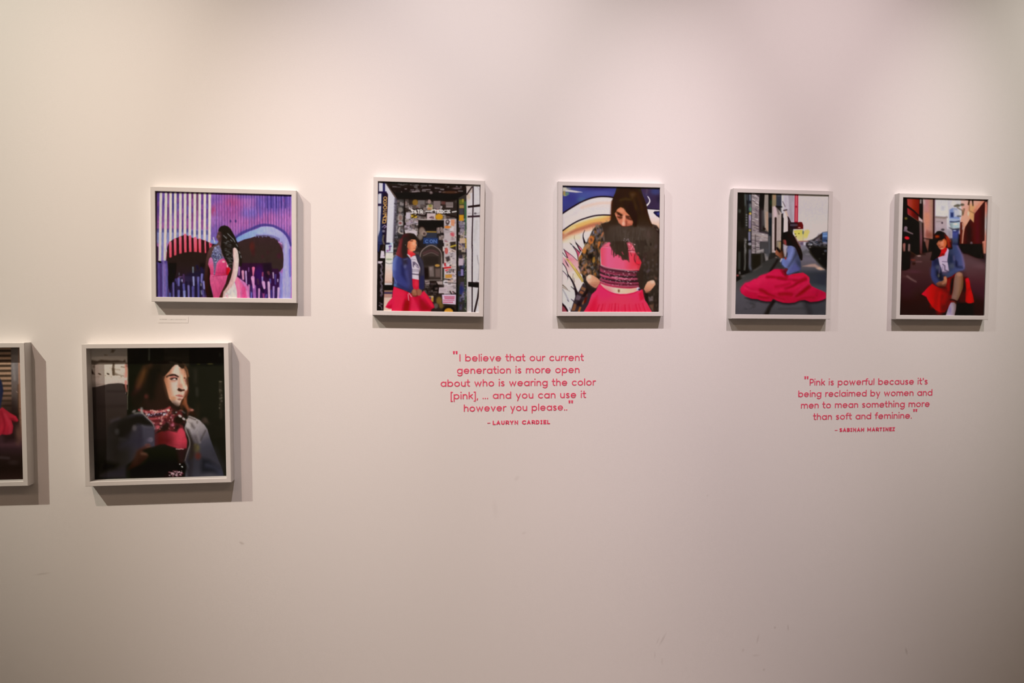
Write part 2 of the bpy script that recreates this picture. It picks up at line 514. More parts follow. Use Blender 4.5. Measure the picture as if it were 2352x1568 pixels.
def caps(t):
    """heavy rounded capitals, cap height 1"""
    h = t / 2; b = h; T = 1 - h
    g = {}
    g['L'] = ([[(h, T), (h, b), (.52, b)]], .56)
    g['A'] = ([[(h, b), (.40, T), (.80 - h, b)], [(.22, .34), (.58, .34)]], .80)
    g['U'] = ([[(h, T), (h, .38)] + arc(.36, .38, .36 - h, 180, 360, 10, .38 - h) + [(.72 - h, T)]], .72)
    bowl = arc(.36, T - .24, .24, 90, -90, 8)
    g['R'] = ([[(h, b), (h, T), (.36, T)] + bowl + [(h, T - .48)], [(.30, T - .48), (.64, b)]], .68)
    g['Y'] = ([[(h, T), (.38, .46), (.76 - h, T)], [(.38, .46), (.38, b)]], .76)
    g['N'] = ([[(h, b), (h, T), (.74 - h, b), (.74 - h, T)]], .74)
    g['C'] = ([arc(.48, .5, .48 - h, 48, 312, 16, .5 - h)], .82)
    g['D'] = ([[(h, b), (h, T), (.32, T)] + arc(.32, .5, .42 - h, 90, -90, 10, .5 - h) + [(h, b)]], .74)
    g['I'] = ([[(.23, T), (.23, b)], [(h, T), (.46 - h, T)], [(h, b), (.46 - h, b)]], .46)
    g['E'] = ([[(.52, T), (h, T), (h, b), (.52, b)], [(h, .5), (.46, .5)]], .58)
    g['S'] = ([arc(.32, .72, .21, 40, 270, 10, .28 - h) + arc(.32, .275, .22, 90, -140, 10, .275 - h)], .62)
    g['B'] = ([[(h, b), (h, T), (.34, T)] + arc(.34, .73, .20, 90, -90, 7, .27 - h) + [(.36, .46)] + arc(.36, .29, .24, 90, -90, 8, .28 - h) + [(h, b)], [(h, .5), (.36, .5)]], .66)
    g['H'] = ([[(h, b), (h, T)], [(.74 - h, b), (.74 - h, T)], [(h, .5), (.74 - h, .5)]], .74)
    g['M'] = ([[(h, b), (h, T), (.46, .30), (.92 - h, T), (.92 - h, b)]], .92)
    g['T'] = ([[(.0 + h, T), (.64 - h, T)], [(.32, T), (.32, b)]], .64)
    g['Z'] = ([[(h, T), (.62 - h, T), (h, b), (.62 - h, b)]], .62)
    g['-'] = ([[(h * .6, .42), (.5, .42)]], .54)
    return g

V_OUT = -.0007     # the vinyl stands this far proud of the paint
LAYER = [0]
def face_y():
    # neighbouring strokes never share one plane, so their overlaps stay clean
    LAYER[0] = (LAYER[0] + 1) % 7
    return V_OUT - LAYER[0] * .00004
def ribbon(bm, pts, t):
    """a stroke with round ends as one closed prism"""
    fy = face_y()
    P = [Vector((p[0], p[1])) for p in pts]
    Q = [P[0]]
    for p in P[1:]:
        if (p - Q[-1]).length > t * .02: Q.append(p)
    P = Q
    closed = len(P) > 5 and (P[0] - P[-1]).length < t * .3
    if closed: P = P[:-1]
    n = len(P)
    def nrm(i):
        if closed: a, b = P[(i - 1) % n], P[(i + 1) % n]; d0, d1 = P[i] - a, b - P[i]
        else:
            d0 = P[i] - P[i - 1] if i else P[1] - P[0]
            d1 = P[i + 1] - P[i] if i < n - 1 else d0
        n0 = Vector((-d0.y, d0.x)).normalized(); n1 = Vector((-d1.y, d1.x)).normalized()
        s = n0 + n1
        if s.length < .2: return n0
        s.normalize()
        return s / max(s.dot(n0), .45)
    Lf, Rt = [], []
    for i in range(n):
        k = nrm(i) * (t / 2)
        Lf.append(P[i] + k); Rt.append(P[i] - k)
    def strip(A, B, loop):
        fa = [bm.verts.new((p.x, fy, p.y)) for p in A]; fb = [bm.verts.new((p.x, fy, p.y)) for p in B]
        ba = [bm.verts.new((p.x, -.0001, p.y)) for p in A]; bb = [bm.verts.new((p.x, -.0001, p.y)) for p in B]
        k = len(A)
        for i in range(k if loop else k - 1):
            j = (i + 1) % k
            bm.faces.new((fa[i], fa[j], fb[j], fb[i]))
            bm.faces.new((fa[i], ba[i], ba[j], fa[j])); bm.faces.new((fb[j], bb[j], bb[i], fb[i]))
    if closed:
        strip(Lf, Rt, True)
    else:
        # rounded ends
        def cap(p, d, sgn):
            a = math.atan2(d.y, d.x)
            return [(p + Vector((math.cos(a + s), math.sin(a + s))) * t / 2) for s in (sgn * 1.15, sgn * .75, sgn * .3)]
        d0 = (P[0] - P[1]).normalized(); d1 = (P[-1] - P[-2]).normalized()
        A = cap(P[0], d0, -1)[::-1] + Lf + cap(P[-1], d1, 1)
        B = cap(P[0], d0, 1)[::-1] + Rt + cap(P[-1], d1, -1)
        strip(A, B, False)

def disc(bm, x, z, r, n=14):
    fy = face_y()
    ring = [bm.verts.new((x + r * math.cos(2 * math.pi * i / n), fy, z + r * math.sin(2 * math.pi * i / n))) for i in range(n)]
    bm.faces.new(ring)
    back = [bm.verts.new((v.co.x, -.0001, v.co.z)) for v in ring]
    for i in range(n):
        bm.faces.new((ring[i], back[i], back[(i + 1) % n], ring[(i + 1) % n]))

def text_line(name, text, x0, x1, z, size, glyphs, t, parent, gap=.17, space=.46, label=None):
    """set one line between x0 and x1 (parent space); letter spacing takes up the slack"""
    adv = [glyphs[c][1] if c != ' ' else space for c in text]
    natural = sum(adv); slots = len(text) - 1
    g = ((x1 - x0) / size - natural) / slots
    sx = 1.0
    if g > gap * 1.5 or g < gap * .5:        # stretch the letters a little rather than the gaps a lot
        want = (x1 - x0) / size
        sx = want / (natural + slots * gap); g = gap
    bm = bmesh.new()
    x = 0.0
    for c, a in zip(text, adv):
        if c != ' ':
            items = glyphs[c][0]; i = 0
            while i < len(items):
                s = items[i]
                if s == 'dot':
                    px, pz = items[i + 1]; disc(bm, x0 + (x + px) * size * sx, z + pz * size, t * .62 * size); i += 2
                else:
                    ribbon(bm, [(x0 + (x + px) * size * sx, z + pz * size) for px, pz in s], t * size); i += 1
        x += a + g
    o = bm_obj(name, bm, vinyl_mat, parent)
    if label: o['label'] = label
    return o

def quote_marks(name, x0, x1, z0, z1, parent):
    bm = bmesh.new()
    w = (x1 - x0) * .43
    for a in (x0, x1 - w):
        # two stubby wedges
        f = [bm.verts.new((a + w * u, V_OUT, z)) for u, z in ((0, z1), (1, z1), (.88, z0), (.12, z0))]
        bk = [bm.verts.new((v.co.x, -.0001, v.co.z)) for v in f]
        bm.faces.new(f)
        for i in range(4): bm.faces.new((f[i], bk[i], bk[(i + 1) % 4], f[(i + 1) % 4]))
    return bm_obj(name, bm, vinyl_mat, parent)

LOW = lower(.195)
CAP = caps(.25)

q = empty('wall_quote', (.332, 0, EYE - .2899))
tag(q, 'pink vinyl five-line quote below the gap between the sticker-booth and bowed-head photos', 'wall lettering')
ox, oz = .332, -.2899
X0 = 0
def L1(txt, x0, x1, z): return text_line('quote_line', txt, x0 - ox, x1 - ox, z - oz, .0209, LOW, .195, q)
L1('I believe that our current', .0912, .5985, -.1880)
L1('generation is more open', .0812, .5822, -.2378)
L1('about who is wearing the color', .0160, .6488, -.2896)
L1('[pink], ... and you can use it', .0557, .6090, -.3404)
L1('however you please..', .1086, .5316, -.3910)
quote_marks('quotation_mark', .0652 - ox, .0842 - ox, -.1585 - oz, -.1465 - oz, q)
quote_marks('quotation_mark', .5371 - ox, .5562 - ox, -.3620 - oz, -.3500 - oz, q)
text_line('attribution_line', 'LAURYN CARDIEL', .2254 - ox, .4600 - ox, -.4463 - oz, .0172, CAP, .25, q, gap=.14, space=.42, label='bold pink capitals')
bm = bmesh.new(); ribbon(bm, [(.2052 - ox, -.4388 - oz), (.2150 - ox, -.4384 - oz)], .0026); bm_obj('attribution_dash', bm, vinyl_mat, q)

q = empty('wall_quote', (1.832, 0, EYE - .385))
tag(q, 'pink vinyl four-line quote at the right, below the seated-on-pavement and alley photos', 'wall lettering')
ox, oz = 1.832, -.385
def L2(txt, x0, x1, z): return text_line('quote_line', txt, x0 - ox, x1 - ox, z - oz, .0202, LOW, .195, q)
L2("Pink is powerful because it's", 1.5772, 2.1172, -.2980)
L2('being reclaimed by women and', 1.5274, 2.1403, -.3472)
L2('men to mean something more', 1.5403, 2.1292, -.3958)
L2('than soft and feminine.', 1.5972, 2.0474, -.4456)
quote_marks('quotation_mark', 1.5532 - ox, 1.5717 - ox, -.2706 - oz, -.2586 - oz, q)
quote_marks('quotation_mark', 2.0530 - ox, 2.0720 - ox, -.4164 - oz, -.4044 - oz, q)
text_line('attribution_line', 'SABINAH MARTINEZ', 1.7160 - ox, 1.9706 - ox, -.4991 - oz, .0168, CAP, .25, q, gap=.13, space=.42, label='bold pink capitals')
bm = bmesh.new(); ribbon(bm, [(1.6956 - ox, -.4920 - oz), (1.7066 - ox, -.4916 - oz)], .0026); bm_obj('attribution_dash', bm, vinyl_mat, q)

# small caption card under the mural picture: print too small to read
cp = empty('caption_card', (-1.0045, 0, EYE - .0215))
tag(cp, 'small white caption card with one tiny line of print under the purple mural photo', 'caption card')
bm = bmesh.new(); add_box(bm, -.0555, .0555, -.0006, 0, -.0125, .0105)
bm_obj('card', bm, card_mat, cp)
def fine_print(name, x0, x1, z, h, mat, seed):
    R = random.Random(seed); bm = bmesh.new(); x = x0
    while x < x1:
        if R.random() < .16: x += .0012
        wdt = R.uniform(.0004, .0009); hh = h * R.choice((.65, .65, 1.0))
        add_box(bm, x, x + wdt, -.0007, -.0006, z, z + hh)
        if R.random() < .7: add_box(bm, x, min(x + .0012, x1), -.0007, -.0006, z + (0 if R.random() < .5 else hh - .0003), z + .0003 + (0 if R.random() < .5 else hh - .0003))
        x += R.uniform(.0013, .0018)
    return bm_obj(name, bm, mat, cp)
fine_print('bold_print', -.0490, -.0225, -.0005, .0024, ink_mat, 3)
fine_print('light_print', -.0200, .0460, -.0012, .0022, inkl_mat, 5)

# light level on each print relative to a full white sheet (print density calibration)
GAIN = {'p1': (.83, .695, .585), 'p2': (.825, .69, .62), 'p3': (.78, .655, .615), 'p4': (.655, .54, .505),
        'p5': (.65, .555, .50), 'll': (.61, .505, .41), 'pl': (.56, .47, .375)}

# ------------------------------------------------------------------ the prints
def paint_mural():
    s = Sheet([(357.4, 439.5), (670.1, 448.0), (670.8, 685.4), (359.8, 681.9)], 410, 318, 1)
    s.fill('#8a55a2')
    # right half: corrugated metal sprayed violet and magenta
    n1 = s.vnoise(3.2, 26, 11); n2 = s.vnoise(14, 22, 12); n3 = s.vnoise(30, 34, 13)
    base = hx('#7c58a8') + 0 * s.img
    def mixin(c, m):
        nonlocal base
        m = np.clip(m, 0, 1)[..., None]; base = base * (1 - m) + hx(c) * m
    mixin('#a9589c', n2 * 1.3 - .2)
    mixin('#5f4fa0', n1 * 1.2 - .5)
    mixin('#b56aa8', n3 * 1.6 - .7)
    s.img = base
    s.at(500, 420, 9.8)
    s.ell('#a85098', 250, 560, 330, 330, .7, .75)
    s.ell('#b8406e', 330, 440, 150, 80, .8, .8); s.ell('#b24a8a', 400, 620, 180, 260, .8, .6)
    s.ell('#b4507c', 390, 300, 90, 80, .8, .6)
    s.ell('#5a4aa0', 1300, 420, 420, 260, .6, .75); s.ell('#5648a0', 620, 290, 260, 60, .8, .5)
    s.ell('#6a62b8', 700, 690, 180, 130, .8, .7)
    s.ell('#b45a9e', 1180, 790, 150, 110, .8, .8); s.ell('#b968ac', 1520, 860, 190, 210, .8, .85)
    s.ell('#b05a9c', 700, 880, 260, 110, .8, .6); s.ell('#b860a4', 420, 960, 170, 180, .7, .8)
    s.at(340, 420, 9.8)
    s.ell('#b2406c', 1470, 640, 55, 110, .8, .8); s.ell('#6a50a8', 1520, 350, 120, 110, .8, .6)
    s.ell('#9a6ab4', 1520, 830, 130, 120, .8, .6)
    # ridges of the sheet metal
    R = s.rng
    s.at(500, 420, 9.8)
    for k in range(29):
        x = -60 + k * 61
        s.line('#c08ac4', [(x, 230), (x + R.uniform(-4, 14), 1250)], 14, 1.6, .32)
        s.line('#3c2a70', [(x + 30, 230), (x + 34 + R.uniform(0, 8), 1250)], 15, 1.8, .42 if k < 14 else .62)
    for _ in range(70):
        x = R.uniform(-100, 1640); y = R.uniform(240, 1000); L = R.uniform(50, 220)
        s.line(R.choice(['#7a5cb0', '#c47ab8', '#8c6cc0', '#4a3c88', '#a84a90']), [(x, y), (x + 4, y + L)], R.uniform(8, 22), 1.6, R.uniform(.25, .6))
    for x in (1110, 1210, 1320, 1430, 1520):
        s.line('#33286a', [(x, 290), (x + 6, 560)], 26, 2, .7)
    s.ell('#3a2a66', 290, 860, 20, 30, .6, .8); s.ell('#3a2a66', 405, 860, 20, 34, .6, .9)
    # right half of the mouth: blue lip line round a dark opening
    s.line('#35337c', [(420, 1230), (560, 1120), (740, 1050), (900, 975), (1050, 945), (1250, 970), (1380, 1030), (1500, 1110), (1590, 1230), (1640, 1400)], 60, 3, .75, 1)
    lip = [(415, 1330), (430, 1240), (520, 1185), (700, 1095), (850, 1045), (1000, 985), (1200, 985), (1330, 1035), (1450, 1110), (1550, 1220),
           (1610, 1360), (1630, 1560), (1640, 2600), (1440, 2600), (1470, 1900), (1480, 1600), (1380, 1300), (1150, 1190), (930, 1190), (600, 1280)]
    s.poly(Grad((450, 0), (1500, 0), '#7896dc', '#8ea2dc', '#a6a6d8', '#9c94ca'), lip, 2.2, 1, 1)
    s.poly(Grad((0, 1180), (0, 1900), '#3e2a2c', '#392b28', '#3a2c2a'), [(440, 1345), (600, 1270), (750, 1235), (850, 1200), (930, 1185), (1050, 1175), (1180, 1195), (1330, 1270), (1380, 1345),
            (1440, 1450), (1475, 1580), (1485, 1720), (1475, 1900), (1400, 2000), (1200, 2060), (500, 2060), (380, 1900)], 1.6)
    for k in range(18):                          # ragged drips into the opening
        x = 860 + k * 30; y = 1180 + max(0, (x - 1100)) ** 2 / 900
        s.line('#9a92cc', [(x, y - 30), (x + 3, y + R.uniform(5, 45))], 18, 1.4, .8)
        s.line('#2e2440', [(x + 14, y - 10), (x + 15, y + 40)], 14, 1.4, .7)
    s.ell('#5a2622', 775, 1430, 55, 100, .7, .85); s.ell('#4e2024', 800, 1560, 40, 80, .8, .6); s.ell('#4c2030', 1385, 1640, 50, 60, .8, .7)
    s.ell('#4a222a', 1440, 1440, 40, 90, .8, .6); s.ell('#48202a', 1010, 1660, 26, 36, .8, .6); s.ell('#46202a', 1130, 1560, 26, 46, .8, .5)
    s.line('#c98ab8', [(1370, 1330), (1440, 1370)], 26, 1.6, .8); s.line('#8a3a6a', [(1400, 1360), (1450, 1450)], 22, 1.8, .7)
    # right band running down
    s.line('#aaa2d4', [(1540, 1380), (1530, 1700), (1560, 2200), (1560, 2600)], 60, 4, .75, 1)
    s.line('#5c5ab0', [(1620, 1500), (1630, 2100)], 34, 3, .8)
    s.line('#7a7cc0', [(1420, 2050), (1420, 2600)], 70, 4, .8); s.line('#b8a2cc', [(1490, 2160), (1490, 2600)], 30, 3, .6)
    # below: drips of paint
    D = 1372
    s.poly(Grad((0, D + 430), (0, D + 1220), '#351430', '#36193f', '#3a2154'), [(440, D + 430), (1200, D + 440), (1220, D + 560), (1360, D + 560), (1400, D + 700), (1370, D + 1240), (420, D + 1240)], 2.4)
    s.poly('#261c26', [(1010, D + 440), (1210, D + 420), (1230, D + 620), (1130, D + 800), (1050, D + 700)], 5, .9)
    s.ell('#3a1a58', 930, D + 680, 90, 150, .7, .9)
    for (xa, ya, xb, yb, wd, c) in [(485, 530, 480, 700, 40, '#a872b0'), (565, 620, 575, 790, 58, '#d88aa8'), (635, 620, 648, 900, 38, '#c39acc'), (700, 540, 700, 620, 26, '#7a4a80'),
            (1015, 650, 1010, 750, 36, '#9a4060'), (1005, 750, 1010, 860, 34, '#9480bc'), (1030, 870, 1050, 990, 74, '#d89ccc'), (1150, 870, 1162, 1220, 60, '#d4a4c6'),
            (1250, 650, 1256, 770, 28, '#c4a6c0'), (1140, 640, 1155, 680, 60, '#63353f'), (1262, 970, 1258, 1220, 46, '#a684c0'), (1355, 800, 1355, 850, 24, '#cfb6e0'), (1372, 1000, 1360, 1230, 50, '#cfa6d0'),
            (705, 930, 702, 1220, 40, '#cf82b4'), (820, 960, 835, 1230, 84, '#a65ca6'), (935, 1020, 930, 1220, 46, '#d490bf'), (1030, 1100, 1040, 1230, 52, '#963a78'),
            (1100, 1150, 1080, 1230, 40, '#5a4490'), (760, 1080, 760, 1230, 40, '#6a62b0'), (1180, 800, 1190, 870, 40, '#544a8c'), (1300, 700, 1300, 900, 50, '#4a3878'), (900, 800, 920, 900, 40, '#4a2c3e'),
            (1210, 1050, 1210, 1230, 30, '#3e3480'), (1320, 1060, 1320, 1230, 36, '#2c2448'), (990, 1000, 1030, 1090, 70, '#2a1636'), (760, 960, 770, 1080, 44, '#3c2a60')]:
        s.line(c, [(xa, D + ya), (xb, D + yb)], wd, 2.0, .95, 0, wd * .75)
    s.line('#e0688e', [(805, D + 545), (800, D + 720)], 66, 1.6, 1, 0, 18); s.line('#d88cc0', [(790, D + 760), (810, D + 980)], 80, 1.8, 1, 0, 40)
    s.ell('#e8a8d0', 785, D + 790, 26, 24, .6, .8)
    # left half: white painted stripes
    s.at(340, 420, 9.8)
    s.rect(Grad((180, 0), (330, 0), '#3a2438', '#6a4a88'), 150, 180, 235, 2700, 2)
    cols = ['#5a4088', '#6a4a9a', '#643a78', '#4a3a80', '#5a3a84', '#6a408c', '#744080', '#6e3a70', '#70406c', '#74408c', '#643c86']
    gaps = [235, 345, 458, 562, 672, 782, 890, 1000, 1108, 1222, 1335]
    for x, c in zip(gaps, cols):
        s.line(Grad((0, 230), (0, 1300), c, c, '#8a4a8c', '#a86aa8'), [(x, 200), (x - 8, 1400)], 66, 1.2)
        for _ in range(5):
            y = R.uniform(250, 1000); s.line(R.choice(['#4a3a84', '#8a4a90', '#a65aa0', '#6a5aa6', '#5a3878']), [(x, y), (x - 3, y + R.uniform(60, 160))], 40, 2, .6)
        s.line('#7a86ba', [(x - 8, 1080), (x - 8, 1330)], 60, 3.5, .9); s.line('#3f3c7c', [(x - 8, 1050 if x < 1000 else 1090), (x - 8, 1090 if x < 1000 else 1140)], 50, 2.4, .7)
    s.line('#7f80b8', [(330, 1150), (318, 1750)], 60, 3, .9)
    for k, (x, yb) in enumerate([(290, 1760), (405, 1740), (510, 1400), (615, 1400), (730, 1400), (835, 1300), (945, 1400), (1055, 1400), (1165, 1400), (1280, 1400), (1390, 1400)]):
        dx = -26 if k < 2 else -6
        s.line('#dccdc9', [(x, 235), (x + dx * .4, 900), (x + dx, yb)], 58, 1.3)
        s.line('#e8b8c8', [(x - 28, 240), (x - 28 + dx, yb)], 8, 1.4, .5)
    # red and black mouth under the stripes
    top = [(395, 1760), (410, 1560), (440, 1430), (470, 1350), (560, 1270), (700, 1215), (830, 1165), (900, 1190), (960, 1225), (1080, 1250), (1200, 1270), (1320, 1312), (1440, 1375), (1600, 1390), (1600, 2100), (400, 2100)]
    s.poly('#341d20', top, 1.4)
    s.poly('#35201f', [(1190, 1290), (1290, 1310), (1290, 1600), (1200, 1600)], 2)
    s.poly('#6a1416', [(1050, 1290), (1130, 1270), (1140, 1520), (1060, 1520)], 3, .8)
    for (x, y0, y1) in [(500, 1330, 1372 + 290), (608, 1265, 1372 + 245), (724, 1215, 1372 + 210), (835, 1160, 1372 + 180), (945, 1195, 1372 + 175), (1062, 1240, 1372 + 170), (1165, 1265, 1372 + 185), (1287, 1290, 1372 + 190), (1400, 1350, 1372 + 90)]:
        wd = 74 if x == 1062 else (34 if x == 1287 else 60)
        s.line(Grad((0, y0), (0, y1), '#e8667e', '#ee5068', '#e84e60'), [(x, y0 + 12), (x + 6, y1)], wd, 1.4, 1, 0, wd * .9)
        s.line('#f08a98', [(x - wd * .25, y0 + 40), (x - wd * .2, y1 - 80)], 10, 1.6, .5)
    s.line('#1e1c2c', [(1420, 1385), (1590, 1380)], 34, 1.6)
    s.ell('#c02a4a', 1420, 1385, 30, 22, .5, .9); s.line('#7e90cc', [(1440, 1320), (1540, 1345)], 80, 3, .9); s.line('#d8d0dc', [(1470, 1230), (1500, 1330)], 26, 2, .8)
    mouth = [(420, 1372 + 330), (500, 1372 + 310), (610, 1372 + 260), (720, 1372 + 220), (840, 1372 + 190), (960, 1372 + 180), (1070, 1372 + 180), (1180, 1372 + 195), (1320, 1372 + 240), (1380, 1372 + 300),
             (1320, 2300), (1200, 2100), (900, 2040), (700, 2100), (560, 2260), (450, 2200)]
    s.poly(Grad((0, 1600), (0, 2100), '#2d2320', '#2f2423', '#30232a'), mouth, 2.4)
    s.poly('#1a1413', [(450, 1372 + 430), (640, 1372 + 430), (620, 1372 + 700), (560, 1372 + 880), (500, 1372 + 1100), (450, 1372 + 980)], 3)
    s.poly('#1e1618', [(1170, 1372 + 440), (1290, 1372 + 420), (1280, 1372 + 560), (1180, 1372 + 520)], 5, .8)
    # lower left purple sheet
    s.poly('#4e3f84', [(170, 1372 + 420), (300, 1372 + 380), (410, 1372 + 360), (440, 1372 + 560), (450, 1372 + 900), (460, 2620), (170, 2620)], 2)
    for x, c, wd in [(190, '#33203c', 40), (240, '#5e4c94', 46), (290, '#4a2f6c', 44), (345, '#8a7cc0', 48), (400, '#6c66b0', 60), (375, '#8c68ac', 34)]:
        s.line(c, [(x, 1372 + 470), (x + 6, 2620)], wd, 4, .85)
    s.line('#8a6ab0', [(330, 1372 + 300), (370, 1372 + 560), (380, 1372 + 700)], 44, 3, .8)
    s.line('#60489a', [(420, 1372 + 400), (440, 1372 + 700)], 34, 3, .8)
    s.line('#d0c4c4', [(395, 1372 + 150), (378, 1372 + 350)], 60, 2, .9); s.line('#e0708c', [(414, 1372 + 180), (404, 1372 + 330)], 14, 1.6, .8)
    s.ell('#0e0b10', 262, 1372 + 405, 40, 22, .3, 1, .35)
    # drips rising from the bottom left
    s.poly('#262138', [(470, 1372 + 960), (600, 1372 + 800), (760, 1372 + 720), (980, 1372 + 640), (1290, 1372 + 560), (1330, 2620), (440, 2620)], 8, .9)
    for (xa, ya, xb, yb, wd, c) in [(570, 890, 578, 1190, 50, '#6c60a6'), (690, 790, 690, 930, 56, '#6a62aa'), (690, 1060, 690, 1230, 54, '#6a66ae'), (625, 800, 640, 880, 40, '#46387a'),
            (765, 810, 765, 850, 30, '#a8a0cc'), (800, 700, 810, 860, 46, '#4c3058'), (800, 920, 815, 1060, 56, '#5a549e'), (820, 1080, 822, 1220, 66, '#8a8cc8'), (912, 950, 918, 1220, 48, '#7c70b4'),
            (1012, 530, 1014, 640, 34, '#75808e'), (1020, 750, 1030, 930, 42, '#9c9cd2'), (1010, 980, 1015, 1220, 60, '#5a529c'), (1130, 760, 1135, 900, 50, '#6e66b0'), (1140, 900, 1140, 1220, 54, '#56509a'),
            (1215, 690, 1200, 860, 50, '#7a72ba'), (1255, 860, 1262, 1000, 56, '#8a80c4'), (1190, 900, 1192, 940, 24, '#d0c4c4'), (1230, 1060, 1260, 1220, 60, '#564a8a'), (1190, 1060, 1210, 1130, 36, '#8880a0'),
            (490, 1120, 500, 1230, 50, '#4c4c90'), (700, 660, 700, 700, 26, '#585262'), (1100, 500, 1120, 560, 60, '#221d38'), (1200, 540, 1220, 620, 40, '#28204a'), (570, 590, 575, 640, 30, '#221a2c')]:
        s.line(c, [(xa, 1372 + ya), (xb, 1372 + yb)], wd, 2.4, .95, 0, wd * .8)
    for x in (610, 740, 860, 960, 1075, 1170):
        s.line('#1c1a26', [(x, 1372 + 860), (x + 6, 2620)], 34, 3, .75)
    s.line('#7a3a66', [(1200, 2590), (1340, 2580)], 60, 4, .5)
    # ---- the woman, in dress, turned to the left
    B = 1372
    s.at(500, 420, 9.8)
    # train of the dress
    s.poly(Grad((400, 0), (740, 0), '#ee6c92', '#d65690', '#e0609a'), [(385, B + 830), (440, B + 735), (520, B + 800), (620, B + 870), (690, B + 970), (725, B + 1240), (430, B + 1240), (420, B + 1020)], 1.6)
    s.line('#b884c0', [(520, B + 810), (640, B + 960), (700, B + 1200)], 40, 4, .6, 1); s.line('#e0407c', [(590, B + 1000), (600, B + 1230)], 80, 5, .8)
    s.line('#f0a0b8', [(650, B + 1060), (690, B + 1230)], 26, 3, .6); s.line('#c06aa8', [(520, B + 1060), (520, B + 1230)], 24, 3, .6)
    s.line('#f07a98', [(440, B + 800), (480, B + 980), (490, B + 1220)], 50, 3, .8, 1)
    # dark shaded arm on the left
    s.at(340, 560, 9.8)
    s.poly(Grad((0, 60), (0, 1200), '#61423e', '#4c302c', '#3a211e', '#2e1a18'), [(1390, 90), (1440, 50), (1540, 10), (1640, -20), (1660, 200), (1470, 300), (1400, 290), (1360, 400), (1380, 560), (1400, 700), (1400, 900), (1440, 1080),
            (1480, 1240), (1330, 1240), (1290, 1040), (1265, 760), (1290, 500), (1310, 330), (1340, 200)], 1.8, 1, 0)
    s.poly('#241514', [(1350, 500), (1390, 560), (1400, 690), (1390, 760), (1400, 960), (1440, 1090), (1470, 1230), (1400, 1230), (1360, 1000), (1340, 760)], 3, .8)
    # neck and chest beading
    s.poly('#5e4442', [(1590, -60), (1680, -60), (1680, 200), (1560, 260), (1460, 160)], 2)
    s.poly(Grad((0, 40), (0, 700), '#7d7696', '#5c5c80', '#6b6484', '#7a6a94'), [(1490, 70), (1600, 20), (1640, 130), (1700, 330), (1580, 390), (1530, 480), (1505, 620), (1480, 730), (1468, 560), (1460, 380), (1420, 270)], 2)
    s.specks(['#c4c2d4', '#3a3a54', '#8c8cb8', '#aab4c0', '#2e2c3e'], 90, 1440, 60, 1680, 420, 6, 13, .8)
    s.specks(['#a4a2c4', '#3a3a54', '#8c8cb8'], 16, 1478, 420, 1500, 700, 5, 10, .8)
    s.ell('#75605e', 1680, 230, 30, 60, .6, .8)
    # bodice
    s.poly(Grad((0, 300), (0, 700), '#d47ab2', '#dc5480', '#d2376a'), [(1385, 320), (1420, 295), (1450, 330), (1472, 430), (1480, 560), (1478, 740), (1405, 700), (1395, 570), (1352, 460), (1366, 380)], 1.4)
    s.poly(Grad((1520, 330), (1850, 640), '#d873a8', '#dc4a7c', '#cf3468', '#b82238'), [(1535, 450), (1600, 362), (1680, 325), (1760, 360), (1815, 440), (1850, 540), (1865, 680), (1800, 730), (1500, 710), (1515, 560)], 1.4)
    s.ell('#d8386c', 1680, 500, 90, 70, .8, .7); s.line('#b82a5a', [(1540, 650), (1690, 655), (1800, 640)], 20, 2.6, .8, 1)
    s.poly(Grad((1380, 690), (1720, 1200), '#de5c8c', '#d64a7c', '#c23a66'), [(1400, 690), (1600, 720), (1810, 700), (1790, 780), (1740, 900), (1680, 1050), (1605, 1240), (1475, 1240), (1450, 1080), (1400, 900), (1390, 780)], 1.4)
    s.line('#b23260', [(1460, 735), (1600, 715), (1790, 700)], 16, 2, .8, 1); s.line('#b03060', [(1560, 760), (1650, 900), (1600, 1100)], 30, 7, .4, 1)
    s.line('#8a80a8', [(1540, 450), (1530, 560), (1500, 690)], 10, 1.4, .8)
    s.at(500, 560, 9.8)
    s.poly(Grad((180, 0), (300, 0), '#b01a30', '#d01420', '#d8261e'), [(190, 540), (250, 530), (285, 590), (300, 660), (250, 710), (190, 690)], 1.8)
    s.ell('#ff8a80', 278, 640, 16, 32, .5, .95); s.ell('#ffb4b4', 135, 400, 32, 22, .6, .9); s.ell('#ff9aa0', 210, 425, 18, 24, .6, .9); s.ell('#ffc0bc', 222, 492, 16, 38, .5, .95)
    # shaded fold between arm and dress, lit arm, pale hip
    s.poly(Grad((0, 560), (0, 1220), '#30201c', '#3c241f', '#4a2620'), [(300, 560), (345, 480), (345, 640), (310, 740), (250, 900), (160, 1050), (120, 1240), (20, 1240), (90, 1070), (180, 890), (220, 730)], 1.6)
    s.poly(Grad((0, 960), (0, 1220), '#d9c5bf', '#d4c7c0', '#dccbc2'), [(300, 940), (380, 860), (410, 950), (436, 1060), (440, 1240), (105, 1240), (140, 1090), (200, 1030)], 1.6)
    s.line('#e08a9a', [(225, 1150), (190, 1170), (240, 1215)], 22, 1.6, .9); s.line('#b08a88', [(210, 1105), (300, 1160)], 12, 2, .5)
    # hair
    s.at(500, 420, 9.8)
    s.poly('#26211e', [(10, 1085), (25, 1030), (70, 975), (150, 952), (230, 975), (295, 1035), (335, 1110), (385, 1195), (425, 1290), (450, 1350), (480, 1450), (500, 1568), (535, 1660), (550, 1790), (540, 1880),
            (510, 1880), (490, 1830), (470, 1640), (430, 1500), (350, 1460), (340, 1600), (360, 1780), (350, 1900), (300, 1930), (250, 1890), (235, 1800), (160, 1700), (105, 1580), (75, 1440), (80, 1240), (95, 1170), (60, 1105)], 1.8)
    s.poly('#25201d', [(90, 1180), (330, 1180), (350, 1500), (345, 1850), (250, 1880), (150, 1690), (100, 1560)], 3)
